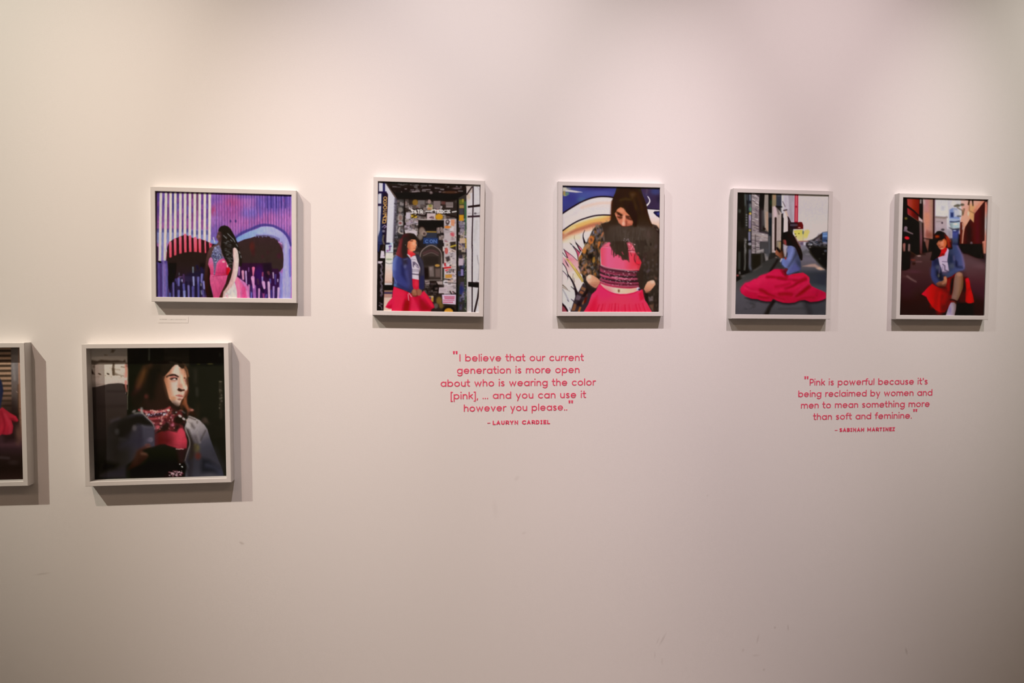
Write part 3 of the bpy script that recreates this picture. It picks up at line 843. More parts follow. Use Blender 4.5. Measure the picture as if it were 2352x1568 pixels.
    for k in range(70):                         # lit curls
        t = R.rand(); x = 180 + 110 * t + R.uniform(-70, 90) + (90 if t > .2 and R.rand() < .3 else 0); y = 1240 + 640 * t + R.uniform(-30, 30)
        s.line(R.choice(['#6e6a68', '#8c8884', '#4c4845', '#a8a2a0']), [(x - 22, y + 8), (x, y - 6), (x + 22, y + 6)], R.uniform(5, 10), 1.3, R.uniform(.35, .8), 1)
    for (x0, y0, x1, y1) in [(225, 1140, 345, 1260), (290, 1280, 325, 1310), (420, 1380, 450, 1430), (480, 1540, 500, 1580), (520, 1640, 530, 1680), (130, 1180, 200, 1250), (350, 1260, 390, 1330)]:
        s.line('#a8a4a2', [(x0, y0), (x1, y1)], 14, 1.8, .75)
    # face in profile
    s.poly(Grad((-30, 0), (90, 0), '#6a4744', '#5a3b38', '#3e2a28'), [(20, 1085), (80, 1100), (100, 1190), (90, 1290), (60, 1340), (30, 1330), (10, 1300), (-5, 1280), (-8, 1250), (-34, 1230), (-30, 1205), (-12, 1170), (-4, 1120)], 1.4)
    s.ell('#8a6058', 30, 1200, 24, 30, .7, .6); s.line('#2a1c1a', [(0, 1150), (34, 1146)], 10, 1.3, .7); s.line('#7a4044', [(-4, 1272), (22, 1276)], 10, 1.2, .7)
    # lit arm over the hair
    s.poly(Grad((330, B), (480, B), '#d6a8a0', '#dfbfb4', '#d9c4b8'), [(345, B + 110), (380, B + 78), (420, B + 100), (450, B + 150), (468, B + 240), (478, B + 350), (470, B + 500), (450, B + 650), (430, B + 745), (385, B + 860), (320, B + 960), (230, B + 1050),
            (170, B + 1120), (140, B + 1230), (110, B + 1230), (130, B + 1080), (200, B + 980), (255, B + 890), (300, B + 760), (335, B + 620), (358, B + 480), (360, B + 380), (345, B + 260)], 1.6)
    s.line('#d49a96', [(352, B + 420), (345, B + 620), (310, B + 780), (240, B + 940)], 22, 3, .7, 1); s.line('#9a6a62', [(345, B + 110), (352, B + 240)], 14, 2.4, .6)
    s.line('#c8a49c', [(150, B + 1080), (300, B + 980)], 30, 4, .5)
    s.mute(.10); s.tex(.06, 2.2, 6, 25); s.tex(.025, 1.6, 1.6, 5)
    return s.soften(1.0)

def paint_stickers():
    s = Sheet([(868.4, 416.8), (1103.5, 425.2), (1099.5, 717.0), (865.9, 713.2)], 310, 390, 2)
    R = s.rng
    greys = ['#8a7c78', '#a39692', '#6a5f5c', '#b8a8a6', '#7c6a68', '#4e4542', '#c4b4b2', '#5a4c48', '#93807a']
    dim = ['#4a3f3b', '#5c504c', '#3a322f', '#6b5c58', '#7a6864', '#2f2826', '#544844']
    inks = ['#2e2626', '#3c3232', '#6a3030', '#24201f', '#4a4452']
    s.fill('#332a27')
    K = (830, 380, 3.92)
    s.at(*K)
    # back wall of the booth, thick with stickers
    s.patches(dim, 150, 320, 300, 880, 1320, 24, 60, 18, 44, .85, .15, inks)
    s.patches(greys, 55, 395, 330, 740, 500, 22, 56, 18, 40, .75, .15, inks)
    s.patches(greys, 22, 390, 460, 510, 620, 26, 60, 22, 44, .85, .15, inks)
    # left reveal
    s.poly('#3b3736', [(305, 295), (388, 300), (385, 640), (298, 640)], 2)
    s.patches(['#6a5f60', '#8c807e', '#4c4644', '#787074'], 26, 320, 310, 380, 620, 20, 46, 16, 40, .8, .2, inks)
    s.line('#1c1615', [(388, 300), (386, 640)], 12, 1.6); s.line('#5c5668', [(312, 300), (300, 640)], 14, 2, .7)
    s.poly('#2b2b2c', [(298, 620), (390, 620), (380, 840), (290, 840)], 3); s.patches(dim, 14, 300, 640, 340, 820, 16, 36, 14, 34, .8)
    s.ell('#a09088', 350, 470, 24, 34, .3, .9); s.ell('#7a5a54', 352, 470, 14, 22, .4, .8); s.ell('#8c8078', 352, 398, 22, 22, .3, .8); s.patches(['#b0a0a0'], 1, 352, 520, 353, 521, 40, 42, 40, 42, .9); s.ell('#7a3a38', 350, 518, 14, 10, .4, .8)
    s.line('#b0a098', [(345, 560), (336, 590), (350, 606), (372, 612)], 14, 1.2, .9, 1)
    # ceiling of the booth
    s.poly(Grad((0, 150), (0, 300), '#2c2624', '#221917', '#1a1210'), [(205, 140), (1010, 168), (948, 200), (945, 300), (740, 310), (310, 292)], 1.4)
    s.line('#5c4c46', [(220, 170), (308, 290)], 20, 1.6); s.line('#1a1413', [(205, 172), (303, 305)], 8, 1.2)
    s.patches(['#5c5250', '#6e6462', '#4a4240', '#7c6c70', '#3c3432'], 44, 290, 165, 900, 240, 14, 46, 6, 14, .8, .05)
    s.patches(['#98888a', '#847474'], 5, 440, 215, 640, 240, 34, 54, 8, 14, .9, .04)
    s.line('#2c4038', [(280, 158), (640, 168)], 8, 2, .6); s.ell('#8c7878', 628, 246, 14, 14, .5, .9); s.ell('#5a3a2c', 800, 240, 70, 12, .6, .8); s.ell('#7a6060', 860, 205, 40, 8, .5, .8)
    s.poly('#15100f', [(310, 250), (700, 255), (940, 262), (940, 302), (740, 322), (320, 300)], 5, .75)
    # top row of stickers
    s.ell('#8c6426', 485, 332, 26, 26, .3, .9); s.rect('#6e6360', 510, 312, 572, 350, 1.4); s.ell('#9a8078', 612, 325, 15, 20, .3, .95)
    s.rect('#b09a78', 596, 352, 644, 400, 1.4); s.ell('#7a7a36', 620, 362, 14, 12, .4, .9); s.ell('#b87848', 612, 388, 18, 10, .4, .8)
    s.rect('#7c6a68', 650, 318, 712, 380, 1.4); s.rect('#6a3c38', 722, 322, 756, 350, 1.6, .8); s.rect('#8c7a76', 762, 330, 826, 378, 1.4)
    for y in (340, 350, 360): s.line('#4a3e3c', [(768, y), (820, y + 1)], 4, 1.1, .8)
    # white sprayed tag across
    z = '#e9ddd8'
    tagfont = caps(.2)
    def spray(word, x, y, size, lean):
        for ch in word:
            strokes, adv = tagfont[ch]
            for st in strokes:
                s.line(z, [(x + px * size * .95 + R.uniform(-1.5, 1.5), y - pz * size + lean * px + R.uniform(-2, 2)) for px, pz in st], R.uniform(6.5, 9.5), 1.0, .95)
            x += (adv + .1) * size * .95
    spray('SATR', 448, 430, 36, 4)
    s.line(z, [(446, 398), (476, 408)], 8, 1); s.line(z, [(580, 412), (625, 410), (640, 402), (662, 398)], 9, 1.1, .95, 1)
    spray('TRIDCIE', 662, 428, 29, 0)
    s.line(z, [(820, 418), (860, 412)], 10, 1.2)
    s.line('#1c1414', [(500, 440), (570, 452), (590, 430)], 12, 1.4, .9, 1); s.line('#1f1515', [(680, 440), (760, 440), (858, 468)], 9, 1.4, .95, 1)
    s.rect('#b8a9b0', 402, 424, 440, 480, 1.2); s.poly('#c29a2c', [(448, 436), (500, 446), (500, 470), (450, 472)], 1.2); s.line('#241a16', [(455, 470), (498, 446)], 8, 1.2); s.line('#241a16', [(452, 440), (486, 452)], 7, 1.2)
    s.rect('#c0a8a8', 590, 430, 668, 486, 1.4); s.line('#4a2c34', [(616, 468), (652, 474)], 9, 1.2, .9); s.line('#4a2c34', [(626, 460), (650, 462)], 6, 1.2, .9)
    s.ell('#c48a22', 700, 462, 34, 28, .25, 1); s.line('#c4b4ac', [(512, 484), (742, 490)], 5, 1.2, .8)
    s.patches(['#a894a0', '#8e8288', '#b4a4a8', '#5c5458'], 12, 400, 500, 500, 580, 30, 52, 18, 36, .85, .1, inks)
    s.poly('#c0aeb2', [(430, 585), (498, 588), (500, 640), (430, 606)], 1.4)
    # hatch window
    s.poly('#1d1413', [(512, 492), (742, 494), (742, 740), (508, 740)], 1.6)
    s.poly('#2a2626', [(520, 580), (735, 580), (735, 740), (515, 740)], 4); s.poly('#343642', [(588, 590), (680, 590), (680, 740), (580, 740)], 3)
    s.line('#93702f', [(590, 596), (672, 598)], 12, 1.4); s.poly('#2c3c66', [(560, 650), (690, 652), (690, 704), (556, 704)], 1.8)
    for gx, g in ((590, 'C'), (630, 'O'), (664, 'N')):
        if g == 'C': s.line('#5a72a8', arc(gx, 682, 13, 50, 310), 7, 1.1)
        elif g == 'O': s.line('#5a72a8', arc(gx, 682, 13, 0, 360), 7, 1.1)
        else: s.line('#5a72a8', [(gx - 12, 696), (gx - 12, 668), (gx + 12, 696), (gx + 12, 668)], 7, 1.1)
    s.ell('#8c7468', 545, 590, 28, 36, .35, .9); s.ell('#9c8478', 565, 612, 24, 24, .3, .9); s.ell('#4c3a36', 566, 614, 12, 12, .4, .9); s.ell('#8a766a', 530, 640, 22, 30, .4, .8)
    s.patches(['#84706a', '#9a847e', '#6e5c58'], 14, 690, 560, 738, 700, 14, 30, 14, 34, .85)
    # arched panel
    s.poly('#3c322e', [(528, 1036), (524, 820), (548, 752), (630, 712), (708, 750), (736, 820), (732, 1036)], 2, 1, 0)
    s.line('#8e7a74', [(532, 1010), (528, 830), (552, 760), (628, 718), (704, 760), (724, 830), (722, 1028)], 9, 1.5, .9, 1)
    s.line('#a0908a', [(722, 830), (722, 1028)], 7, 1.2, .8); s.line('#8c7a74', [(560, 1032), (724, 1030)], 6, 1.4, .9)
    s.line('#54393a', [(560, 790), (630, 764), (690, 790)], 22, 3, .9, 1); s.line('#6e5854', [(556, 812), (630, 784), (692, 812)], 7, 1.6, .9, 1)
    s.poly('#302926', [(562, 820), (690, 818), (696, 900), (560, 900)], 4); s.poly('#231b19', [(560, 920), (605, 920), (605, 1020), (565, 1020)], 5)
    s.poly('#75645f', [(606, 910), (650, 905), (655, 1000), (614, 1000)], 3); s.poly('#6a5650', [(665, 930), (712, 925), (712, 1005), (668, 1005)], 4)
    s.ell('#c08c44', 684, 900, 22, 12, .3, .95); s.ell('#8c7a76', 625, 930, 12, 16, .5, .7)
    s.poly('#1a1312', [(570, 1050), (700, 1050), (690, 1180), (600, 1180)], 6, .9); s.patches(dim, 24, 575, 1060, 720, 1250, 20, 44, 18, 40, .8, .15, inks)
    s.poly('#988482', [(572, 1036), (612, 1038), (616, 1068), (574, 1066)], 1.6); s.line('#3c2e2c', [(580, 1055), (606, 1048)], 8, 1.2, .8, 1); s.poly('#a8948e', [(676, 1042), (732, 1042), (730, 1072), (690, 1070)], 1.6)
    s.line('#213022', [(744, 930), (742, 1060)], 14, 2, .8)
    # right column of pale stickers
    s.poly('#b9a8a8', [(744, 480), (858, 480), (856, 1150), (744, 1150)], 2)
    s.patches(['#c9b8ba', '#b8a6a8', '#d2c4c6', '#a69698', '#c8b6b0', '#c4a89c'], 60, 755, 490, 850, 1150, 30, 60, 20, 46, .9, .12, ['#3a2e30', '#6a5a5c', '#8a3a42', '#4e444c', '#2c2426'])
    s.ell('#3c2e30', 776, 510, 18, 24, .3, .9); s.ell('#bba8a4', 776, 506, 9, 10, .4, .9)
    s.poly('#d08a66', [(806, 486), (842, 486), (836, 546), (806, 540)], 1.6); s.ell('#d07a34', 776, 554, 28, 12, .3, 1); s.ell('#c04850', 820, 618, 18, 18, .6, .8); s.line('#c84a5c', [(806, 612), (832, 634)], 8, 1.2)
    s.ell('#b84444', 766, 768, 15, 28, .35, .95); s.ell('#c46858', 766, 768, 8, 18, .5, .8); s.poly('#3c302c', [(800, 688), (850, 684), (852, 764), (800, 742)], 2); s.line('#c4a83c', [(806, 730), (850, 718)], 14, 1.6, .9)
    s.poly('#3c3032', [(756, 826), (792, 814), (800, 850), (772, 870)], 3, .9); s.poly('#bc3034', [(746, 876), (760, 876), (765, 906), (746, 906)], 1.6); s.line('#cc2c30', [(748, 922), (802, 916)], 16, 1.4); s.line('#d04048', [(760, 946), (778, 940)], 12, 1.4)
    for gx in (792, 806):
        s.line('#2a2222', [(gx, 934), (gx, 962)] + ([(gx + 8, 962)] if gx == 792 else []), 5, 1)
    s.line('#2a2222', [(806, 934), (816, 934)], 5, 1); s.line('#2a2222', [(806, 947), (814, 947)], 4, 1); s.line('#2a2222', [(824, 962), (824, 936), (834, 938), (826, 948), (836, 962)], 5, 1)
    s.poly('#c2883c', [(756, 982), (816, 980), (816, 1010), (756, 1014)], 1.4); s.line('#2a2221', [(745, 1022), (800, 1028)], 8, 1.6); s.line('#2c2624', [(750, 1054), (855, 1060)], 6, 1.6, .8)
    s.poly('#c0aaae', [(700, 1098), (778, 1094), (774, 1150), (696, 1150)], 1.4); s.line('#8c7a7c', [(708, 1112), (762, 1116)], 3, 1); s.line('#8c7a7c', [(708, 1126), (760, 1130)], 3, 1)
    s.line('#33292a', [(800, 1134), (812, 1158)], 12, 1.4); s.line('#3a3032', [(824, 1134), (848, 1150), (826, 1156)], 8, 1.4)
    # bottom: yellow dots, poster
    s.poly('#2e2724', [(600, 1160), (860, 1160), (856, 1330), (600, 1330)], 5)
    s.poly('#b8843c', [(606, 1172), (650, 1176), (648, 1228), (604, 1226)], 1.6); s.ell('#3a3468', 616, 1196, 12, 16, .4, .9); s.ell('#c4b4b4', 638, 1180, 10, 8, .5, .7)
    s.ell('#7e6230', 700, 1216, 26, 34, .4, .9); s.ell('#7e6230', 720, 1262, 20, 24, .5, .8); s.ell('#6e6058', 670, 1264, 20, 24, .4, .8)
    s.ell('#1b1513', 786, 1312, 56, 46, .15, 1); s.ell('#c88a2c', 786, 1318, 40, 34, .15, 1)
    s.poly('#d2b4cc', [(726, 1162), (854, 1162), (850, 1252), (732, 1244)], 1.2)
    for x0, y, x1 in ((748, 1182, 838), (752, 1196, 836), (738, 1212, 836)):
        x = x0
        while x < x1:
            wd = R.uniform(6, 14); s.line('#bc3a54', [(x, y), (min(x + wd, x1), y + .5)], 8 if y < 1200 else 6, 1.0, .95); x += wd + 3
    for x in (744, 762, 780, 798, 816): s.ell('#bc3a54', x, 1231, 7, 6, .4, .95)
    # black post and right reveal
    s.poly('#3a3330', [(858, 300), (948, 250), (946, 1320), (856, 1320)], 1.6)
    s.patches(['#857888', '#6e6474', '#9c8c96', '#54495a', '#a8989e', '#b09884'], 42, 884, 480, 938, 900, 26, 48, 22, 46, .85, .1, inks)
    s.patches(['#4c4460', '#3c4466', '#7a708c', '#5c5470', '#2c2c3c'], 24, 884, 900, 935, 1310, 22, 44, 24, 50, .85, .1, inks)
    s.rect('#66682a', 880, 306, 926, 350, 1.6); s.rect('#a89036', 906, 300, 922, 330, 2, .8); s.rect('#a07c48', 882, 356, 924, 384, 1.6); s.rect('#c88a24', 880, 444, 922, 498, 1.4); s.rect('#464048', 884, 392, 918, 438, 2)
    s.poly('#c0a088', [(884, 652), (940, 652), (938, 700), (884, 700)], 1.6); s.line('#b8923c', [(940, 660), (942, 740)], 14, 2, .9)
    s.rect('#bba4b0', 876, 830, 918, 900, 1.8); s.rect('#3c3440', 880, 806, 912, 836, 1.6); s.rect('#8878a8', 896, 934, 918, 992, 1.4); s.line('#1c1628', [(890, 926), (924, 930), (924, 1000), (890, 1000)], 6, 1.2)
    s.ell('#2c3066', 900, 1120, 18, 40, .5, .9); s.poly('#24332c', [(858, 1080), (882, 1080), (882, 1320), (858, 1320)], 4, .9)
    s.line('#3c7048', [(936, 330), (940, 500)], 18, 3, .85); s.line('#3e5c40', [(940, 500), (938, 620)], 14, 3, .7); s.line('#35402c', [(938, 820), (936, 1310)], 16, 3, .8)
    s.line('#181110', [(868, 300), (862, 1320)], 15, 1.6); s.specks(['#a89a8c', '#5a7050', '#2c2a26'], 60, 928, 640, 946, 1310, 2, 5, .7)
    # right: pale wall with black iron gate
    s.at(980, 400, 9.227)
    s.poly(Grad((860, 0), (1140, 0), '#d3c4c3', '#d0c6c8', '#cfc4c2'), [(845, 235), (1180, 225), (1160, 3000), (855, 2950)], 1.4)
    s.poly('#b49a88', [(820, 240), (980, 250), (985, 390), (900, 400), (870, 480), (850, 300)], 2.4, .6); s.ell('#c8a888', 890, 480, 40, 60, .7, .6)
    s.line('#b0a89c', [(1060, 1000), (1010, 1400)], 30, 8, .5)
    s.line('#2c1c20', [(850, 430), (960, 270)], 26, 1.2); s.line('#2e1c20', [(985, 260), (985, 620), (965, 1300), (962, 1568)], 24, 1.2); s.line('#26181c', [(1136, 200), (1136, 660)], 18, 1.2); s.line('#4a3438', [(1136, 660), (1130, 1568)], 8, 1.2)
    s.poly('#241518', [(872, 672), (1145, 635), (1145, 682), (874, 712)], 1.2); s.poly('#35232a', [(868, 880), (1145, 866), (1145, 905), (868, 918)], 1.2)
    s.line('#8a7e80', [(880, 830), (940, 828)], 12, 2, .6); s.ell('#4e4448', 1030, 830, 26, 20, .5, .9); s.line('#7c7074', [(1040, 832), (1120, 820)], 9, 1.4, .8); s.line('#8c8084', [(1060, 250), (1120, 330)], 8, 1.4, .7)
    s.at(980, 565, 9.227)
    s.line('#2c1c20', [(968, -20), (965, 500), (965, 1400)], 24, 1.2); s.specks(['#8c7880'], 16, 960, 0, 972, 420, 4, 7, .8)
    s.poly('#1d1214', [(880, 758), (1115, 770), (1108, 882), (880, 858)], 1.2); s.line('#5a4c50', arc(1060, 800, 44, 180, 350), 8, 1.2, .9)
    s.line('#241518', [(1110, 890), (1085, 1090), (1012, 1400)], 36, 1.3)
    s.line('#8c8284', [(1075, 200), (1095, 340), (1118, 420), (1112, 560), (1095, 720)], 16, 2.4, .8, 1); s.line('#c4b0a8', [(870, 960), (900, 1200), (870, 1380)], 40, 6, .6); s.line('#a0968c', [(1090, 1200), (1100, 1260)], 16, 3, .7)
    # left: blue sky, painted iron post
    s.at(850, 400, 9.227)
    s.poly(Grad((0, 200), (0, 1500), '#c8c0cc', '#c6bfc9', '#c9c1c6'), [(160, 160), (330, 200), (540, 520), (520, 900), (495, 1460), (150, 1460)], 1.4)
    s.line('#4c4450', [(540, 520), (525, 900), (500, 1460)], 40, 4, .85); s.specks(['#8c8490', '#2c2a30', '#6a6470'], 50, 510, 560, 580, 1500, 8, 18, .6)
    s.rect('#211a36', 155, 165, 186, 420, 1.2); s.rect('#2c2a55', 268, 165, 318, 380, 1.2); s.rect('#251e3c', 160, 362, 350, 408, 1.2); s.rect('#2c2440', 160, 622, 245, 672, 1.2)
    s.poly(Grad((200, 0), (380, 0), '#2c3a5c', '#20192a', '#2a1e2a'), [(240, 400), (360, 390), (380, 430), (375, 660), (358, 1000), (335, 1600), (190, 1600), (215, 1000), (235, 660)], 1.2)
    s.poly('#2c3560', [(205, 1200), (255, 1200), (240, 1600), (145, 1600), (160, 1340)], 2.4, .9); s.line('#28264a', [(160, 1440), (240, 1450)], 14, 1.4)
    og = '#d09c58'
    for (cx, cy, r) in ((320, 510, 32), (315, 578, 30), (300, 1000, 34)):
        s.line(og, arc(cx, cy, r, 0, 360, 16), 17, 1.1)
    s.line(og, [(285, 620), (350, 690)], 18, 1.1); s.line(og, [(350, 625), (280, 700), (300, 740), (345, 730), (345, 700)], 17, 1.1); s.line(og, [(345, 770), (285, 770), (285, 800), (345, 810)], 14, 1.2)
    s.line(og, [(275, 840), (345, 840), (275, 930), (345, 880), (340, 970), (270, 960)], 19, 1.1); s.line(og, [(270, 1000), (265, 1040)], 15, 1.1)
    s.line('#9c8aa8', [(260, 1120), (310, 1080), (345, 1110), (300, 1140)], 18, 1.6, .9); s.ell('#8c8090', 285, 1205, 30, 26, .5, .8); s.line('#8c7c5c', [(285, 1300), (270, 1400), (300, 1500), (270, 1568)], 30, 3, .7, 1)
    s.poly('#2c2a44', [(330, 1450), (420, 1450), (425, 1520), (340, 1500)], 2); s.poly('#b4c0d4', [(420, 1450), (490, 1450), (480, 1568), (440, 1568)], 2); s.ell('#5878b0', 435, 1500, 22, 30, .5, .9)
    s.at(850, 565, 9.227)
    s.poly('#c3c3d4', [(330, -30), (492, -40), (490, 135), (326, 135)], 1.4); s.line('#6a3a6a', [(420, 0), (415, 90)], 30, 2.4, .8); s.ell('#8c3a78', 370, 100, 26, 22, .5, .7); s.line('#4a3c78', [(400, 10), (450, 0)], 24, 2, .8)
    s.poly('#d6cbc2', [(326, 140), (490, 142), (484, 400), (318, 400)], 1.4); s.ell('#8c9474', 400, 280, 70, 20, .6, .8); s.line('#d8ccb8', [(330, 230), (480, 220)], 50, 5, .7); s.line('#58585c', [(330, 350), (400, 376), (480, 360)], 12, 1.6, .8)
    s.poly(Grad((0, 380), (0, 830), '#d8c8c2', '#dab8a8', '#d2a898'), [(318, 380), (482, 380), (470, 780), (305, 790)], 1.4); s.line('#b48c80', [(310, 760), (470, 765)], 20, 2.4, .8); s.poly('#c8bcbc', [(305, 785), (470, 785), (468, 826), (302, 826)], 1.6)
    s.poly('#171010', [(300, 826), (520, 826), (500, 935), (298, 935)], 1.6); s.poly('#8a6858', [(298, 935), (480, 935), (470, 980), (296, 980)], 1.8); s.line('#3a2c5c', [(296, 990), (470, 994)], 26, 1.6, .9); s.poly('#b48478', [(294, 1012), (470, 1012), (460, 1090), (290, 1090)], 1.8)
    s.poly(Grad((0, 1090), (0, 1380), '#d6b4a6', '#dab8a4'), [(290, 1088), (480, 1088), (480, 1400), (282, 1400)], 1.4)
    s.poly('#1f1516', [(160, -30), (325, -30), (320, 400), (305, 800), (282, 1400), (125, 1400), (140, 800), (165, 380)], 1.2)
    s.poly('#2c3258', [(145, -30), (215, -30), (190, 120), (150, 120)], 2); s.line('#b0a4a6', [(160, 150), (150, 690)], 14, 1.8, .7)
    s.poly('#cdbcc6', [(232, 95), (296, 105), (316, 255), (212, 255)], 1.2); s.poly('#c4b2b8', [(163, 320), (265, 320), (262, 345), (230, 372), (163, 368)], 1.2); s.ell('#7c5870', 296, 200, 14, 10, .5, .7); s.line('#4a3c34', [(285, 0), (270, 80)], 26, 2, .8)
    x, y = 240, 370
    while y < 1060:
        dx = 26 * math.sin(y * .045); s.line(R.choice(['#7c7078', '#9a8e98', '#6a5a78', '#8c8490']), [(246 + dx, y), (236 - dx, y + 34)], R.uniform(9, 16), 1.5, .8); y += 24
    s.line('#8a7e84', arc(244, 950, 34, 60, 330), 10, 1.4, .8); s.line('#8c8086', [(200, 1200), (260, 1230), (190, 1260), (240, 1290), (250, 1340)], 14, 1.5, .8)
    # ---- the woman standing in denim jacket and red skirt
    s.poly(Grad((480, 0), (1320, 0), '#dc2048', '#d81f3c', '#b40a24', '#d42046', '#c01030'), [(500, 860), (700, 930), (830, 985), (930, 1040), (1080, 1020), (1130, 950), (1220, 1040), (1330, 1200), (1370, 1300), (1290, 1345), (1290, 1420), (455, 1420), (458, 1330),
            (400, 1325), (322, 1295), (380, 1190), (470, 1090), (480, 960)], 1.6)
    s.poly('#e02848', [(520, 880), (700, 950), (760, 1000), (690, 1400), (480, 1400), (500, 1100)], 8, .7); s.poly('#8a0616', [(740, 1140), (830, 1140), (840, 1260), (810, 1400), (680, 1400), (700, 1260)], 8, .8); s.poly('#c0102c', [(340, 1290), (460, 1230), (455, 1320), (400, 1322)], 4, .8)
    s.poly('#e02c50', [(860, 1060), (930, 1080), (1060, 1400), (840, 1400), (860, 1200)], 7, .8); s.poly('#860414', [(1040, 1090), (1130, 1140), (1300, 1350), (1080, 1390), (1050, 1280)], 9, .7); s.poly('#e02440', [(1085, 990), (1150, 950), (1230, 1080), (1340, 1240), (1340, 1300), (1290, 1280), (1200, 1150)], 3, .9)
    s.line('#e0b0b4', [(805, 1020), (820, 1150)], 14, 1.6, .9); s.line('#e8a0ac', [(825, 1000), (880, 1070)], 22, 2, .8)
    s.poly('#cf1f38', [(890, 690), (1040, 700), (1045, 900), (1000, 960), (930, 940), (890, 860)], 1.6); s.ell('#e03448', 980, 800, 40, 70, .7, .7)
    s.poly(Grad((860, 0), (1060, 0), '#c0b2c2', '#d2c2cc', '#c4b0be'), [(780, 180), (860, 220), (960, 200), (1000, 310), (1060, 440), (1030, 600), (1035, 715), (890, 690), (885, 560), (870, 350), (850, 260)], 1.4)
    s.line('#7a6a74', [(860, 280), (970, 290)], 8, 1.2, .8); s.poly('#5c4e64', [(900, 330), (950, 330), (1020, 400), (1040, 470), (990, 450), (960, 400), (930, 410), (930, 460), (905, 430)], 1.6, .9); s.line('#d0c0cc', [(960, 380), (1010, 440)], 12, 1.4)
    for k in range(5): s.line('#5c4e60', [(898 + k * 30, 490), (912 + k * 30, 520), (900 + k * 30, 545)], 10, 1.2, .8)
    s.line('#4c3e50', [(890, 590), (1035, 606)], 22, 1.6, .9)
    s.poly('#34303e', [(960, 170), (1020, 180), (1120, 300), (1150, 480), (1160, 700), (1140, 900), (1060, 940), (1040, 900), (1035, 720), (1070, 480), (1000, 310)], 1.8); s.poly('#2c2c50', [(1070, 640), (1140, 620), (1150, 900), (1060, 930), (1040, 880)], 4, .9); s.line('#4c4654', [(1040, 240), (1110, 420), (1110, 600)], 26, 5, .7, 1)
    jack = [(500, 260), (560, 205), (640, 190), (700, 240), (800, 240), (870, 290), (890, 500), (890, 680), (900, 850), (920, 900), (870, 985), (760, 940), (640, 890), (500, 850), (515, 700), (480, 640), (475, 500), (480, 350)]
    s.poly(Grad((470, 0), (900, 0), '#5a66a4', '#3e4480', '#343768', '#3c3a66', '#3a3458'), jack, 1.6)
    s.line('#7c8cc4', [(545, 230), (510, 330), (500, 480)], 50, 9, .55, 1); s.line('#23234a', [(690, 430), (700, 600), (730, 680), (790, 760)], 50, 8, .75, 1); s.poly('#3c3f7c', [(560, 560), (700, 660), (800, 780), (790, 900), (640, 850), (540, 760)], 9, .8)
    s.line('#24264a', [(560, 800), (700, 880), (860, 950)], 40, 7, .6, 1); s.line('#4a4c84', [(770, 540), (800, 700), (820, 800)], 40, 8, .7, 1); s.ell('#66668c', 740, 420, 30, 50, .7, .7); s.line('#7a88b8', [(520, 700), (560, 780), (520, 830)], 16, 3, .6, 1); s.ell('#4a7098', 535, 830, 30, 26, .7, .7)
    s.poly('#332d3c', [(670, 270), (790, 270), (800, 380), (700, 400)], 7, .9); s.line('#6e6a84', [(720, 290), (790, 270)], 12, 3, .6)
    s.poly('#dd3038', [(790, 60), (880, 100), (970, 180), (920, 200), (860, 240), (790, 170)], 1.6); s.ell('#e85a50', 850, 110, 40, 30, .6, .7); s.line('#d8c8cc', [(785, 170), (850, 215)], 16, 1.4)
    s.ell(Grad((880, 0), (1090, 0), '#8a4e38', '#a4664c', '#7c4636'), 940, 990, 62, 80, .2, 1); s.ell('#9a5c46', 1035, 980, 58, 72, .2, 1); s.line('#5c3024', [(985, 930), (1000, 1040)], 10, 2, .7); s.ell('#5a2e22', 960, 1060, 60, 18, .6, .6); s.ell('#b87a5c', 930, 960, 30, 34, .7, .6)
    # head
    s.at(850, 400, 9.227)
    s.poly(Grad((560, 0), (1000, 0), '#7a3034', '#4a2426', '#2a211e', '#262220'), [(690, 1290), (740, 1255), (850, 1245), (930, 1260), (980, 1310), (1010, 1370), (1000, 1420), (960, 1420), (880, 1385), (800, 1420), (780, 1470), (790, 1600), (780, 1700), (760, 1770), (680, 1780), (600, 1740), (550, 1700), (575, 1600), (620, 1470), (650, 1380)], 1.8)
    s.poly('#2c2725', [(700, 1340), (790, 1330), (790, 1560), (785, 1680), (765, 1765), (700, 1770), (670, 1640), (680, 1480)], 5, .95)
    s.line('#8a3236', [(650, 1400), (620, 1560), (590, 1680)], 40, 8, .75, 1)
    s.poly(Grad((780, 0), (980, 0), '#c86a48', '#e08a62', '#e29068'), [(800, 1430), (880, 1380), (960, 1385), (980, 1420), (975, 1460), (992, 1510), (970, 1530), (975, 1570), (950, 1620), (890, 1640), (830, 1610), (785, 1540)], 1.5)
    s.line('#5c2c20', [(850, 1412), (905, 1400)], 13, 1.3, .8); s.ell('#6a3224', 880, 1418, 30, 10, .6, .6); s.ell('#f0aa88', 925, 1470, 30, 34, .7, .7); s.line('#a04a3c', [(925, 1570), (972, 1568)], 13, 1.5, .8); s.ell('#b05c40', 820, 1540, 30, 80, .8, .5); s.ell('#c8a090', 750, 1498, 8, 8, .5, .8)
    s.mute(.06); s.tex(.03, 1.5, 1.5, 6)
    return s.soften(1.0)

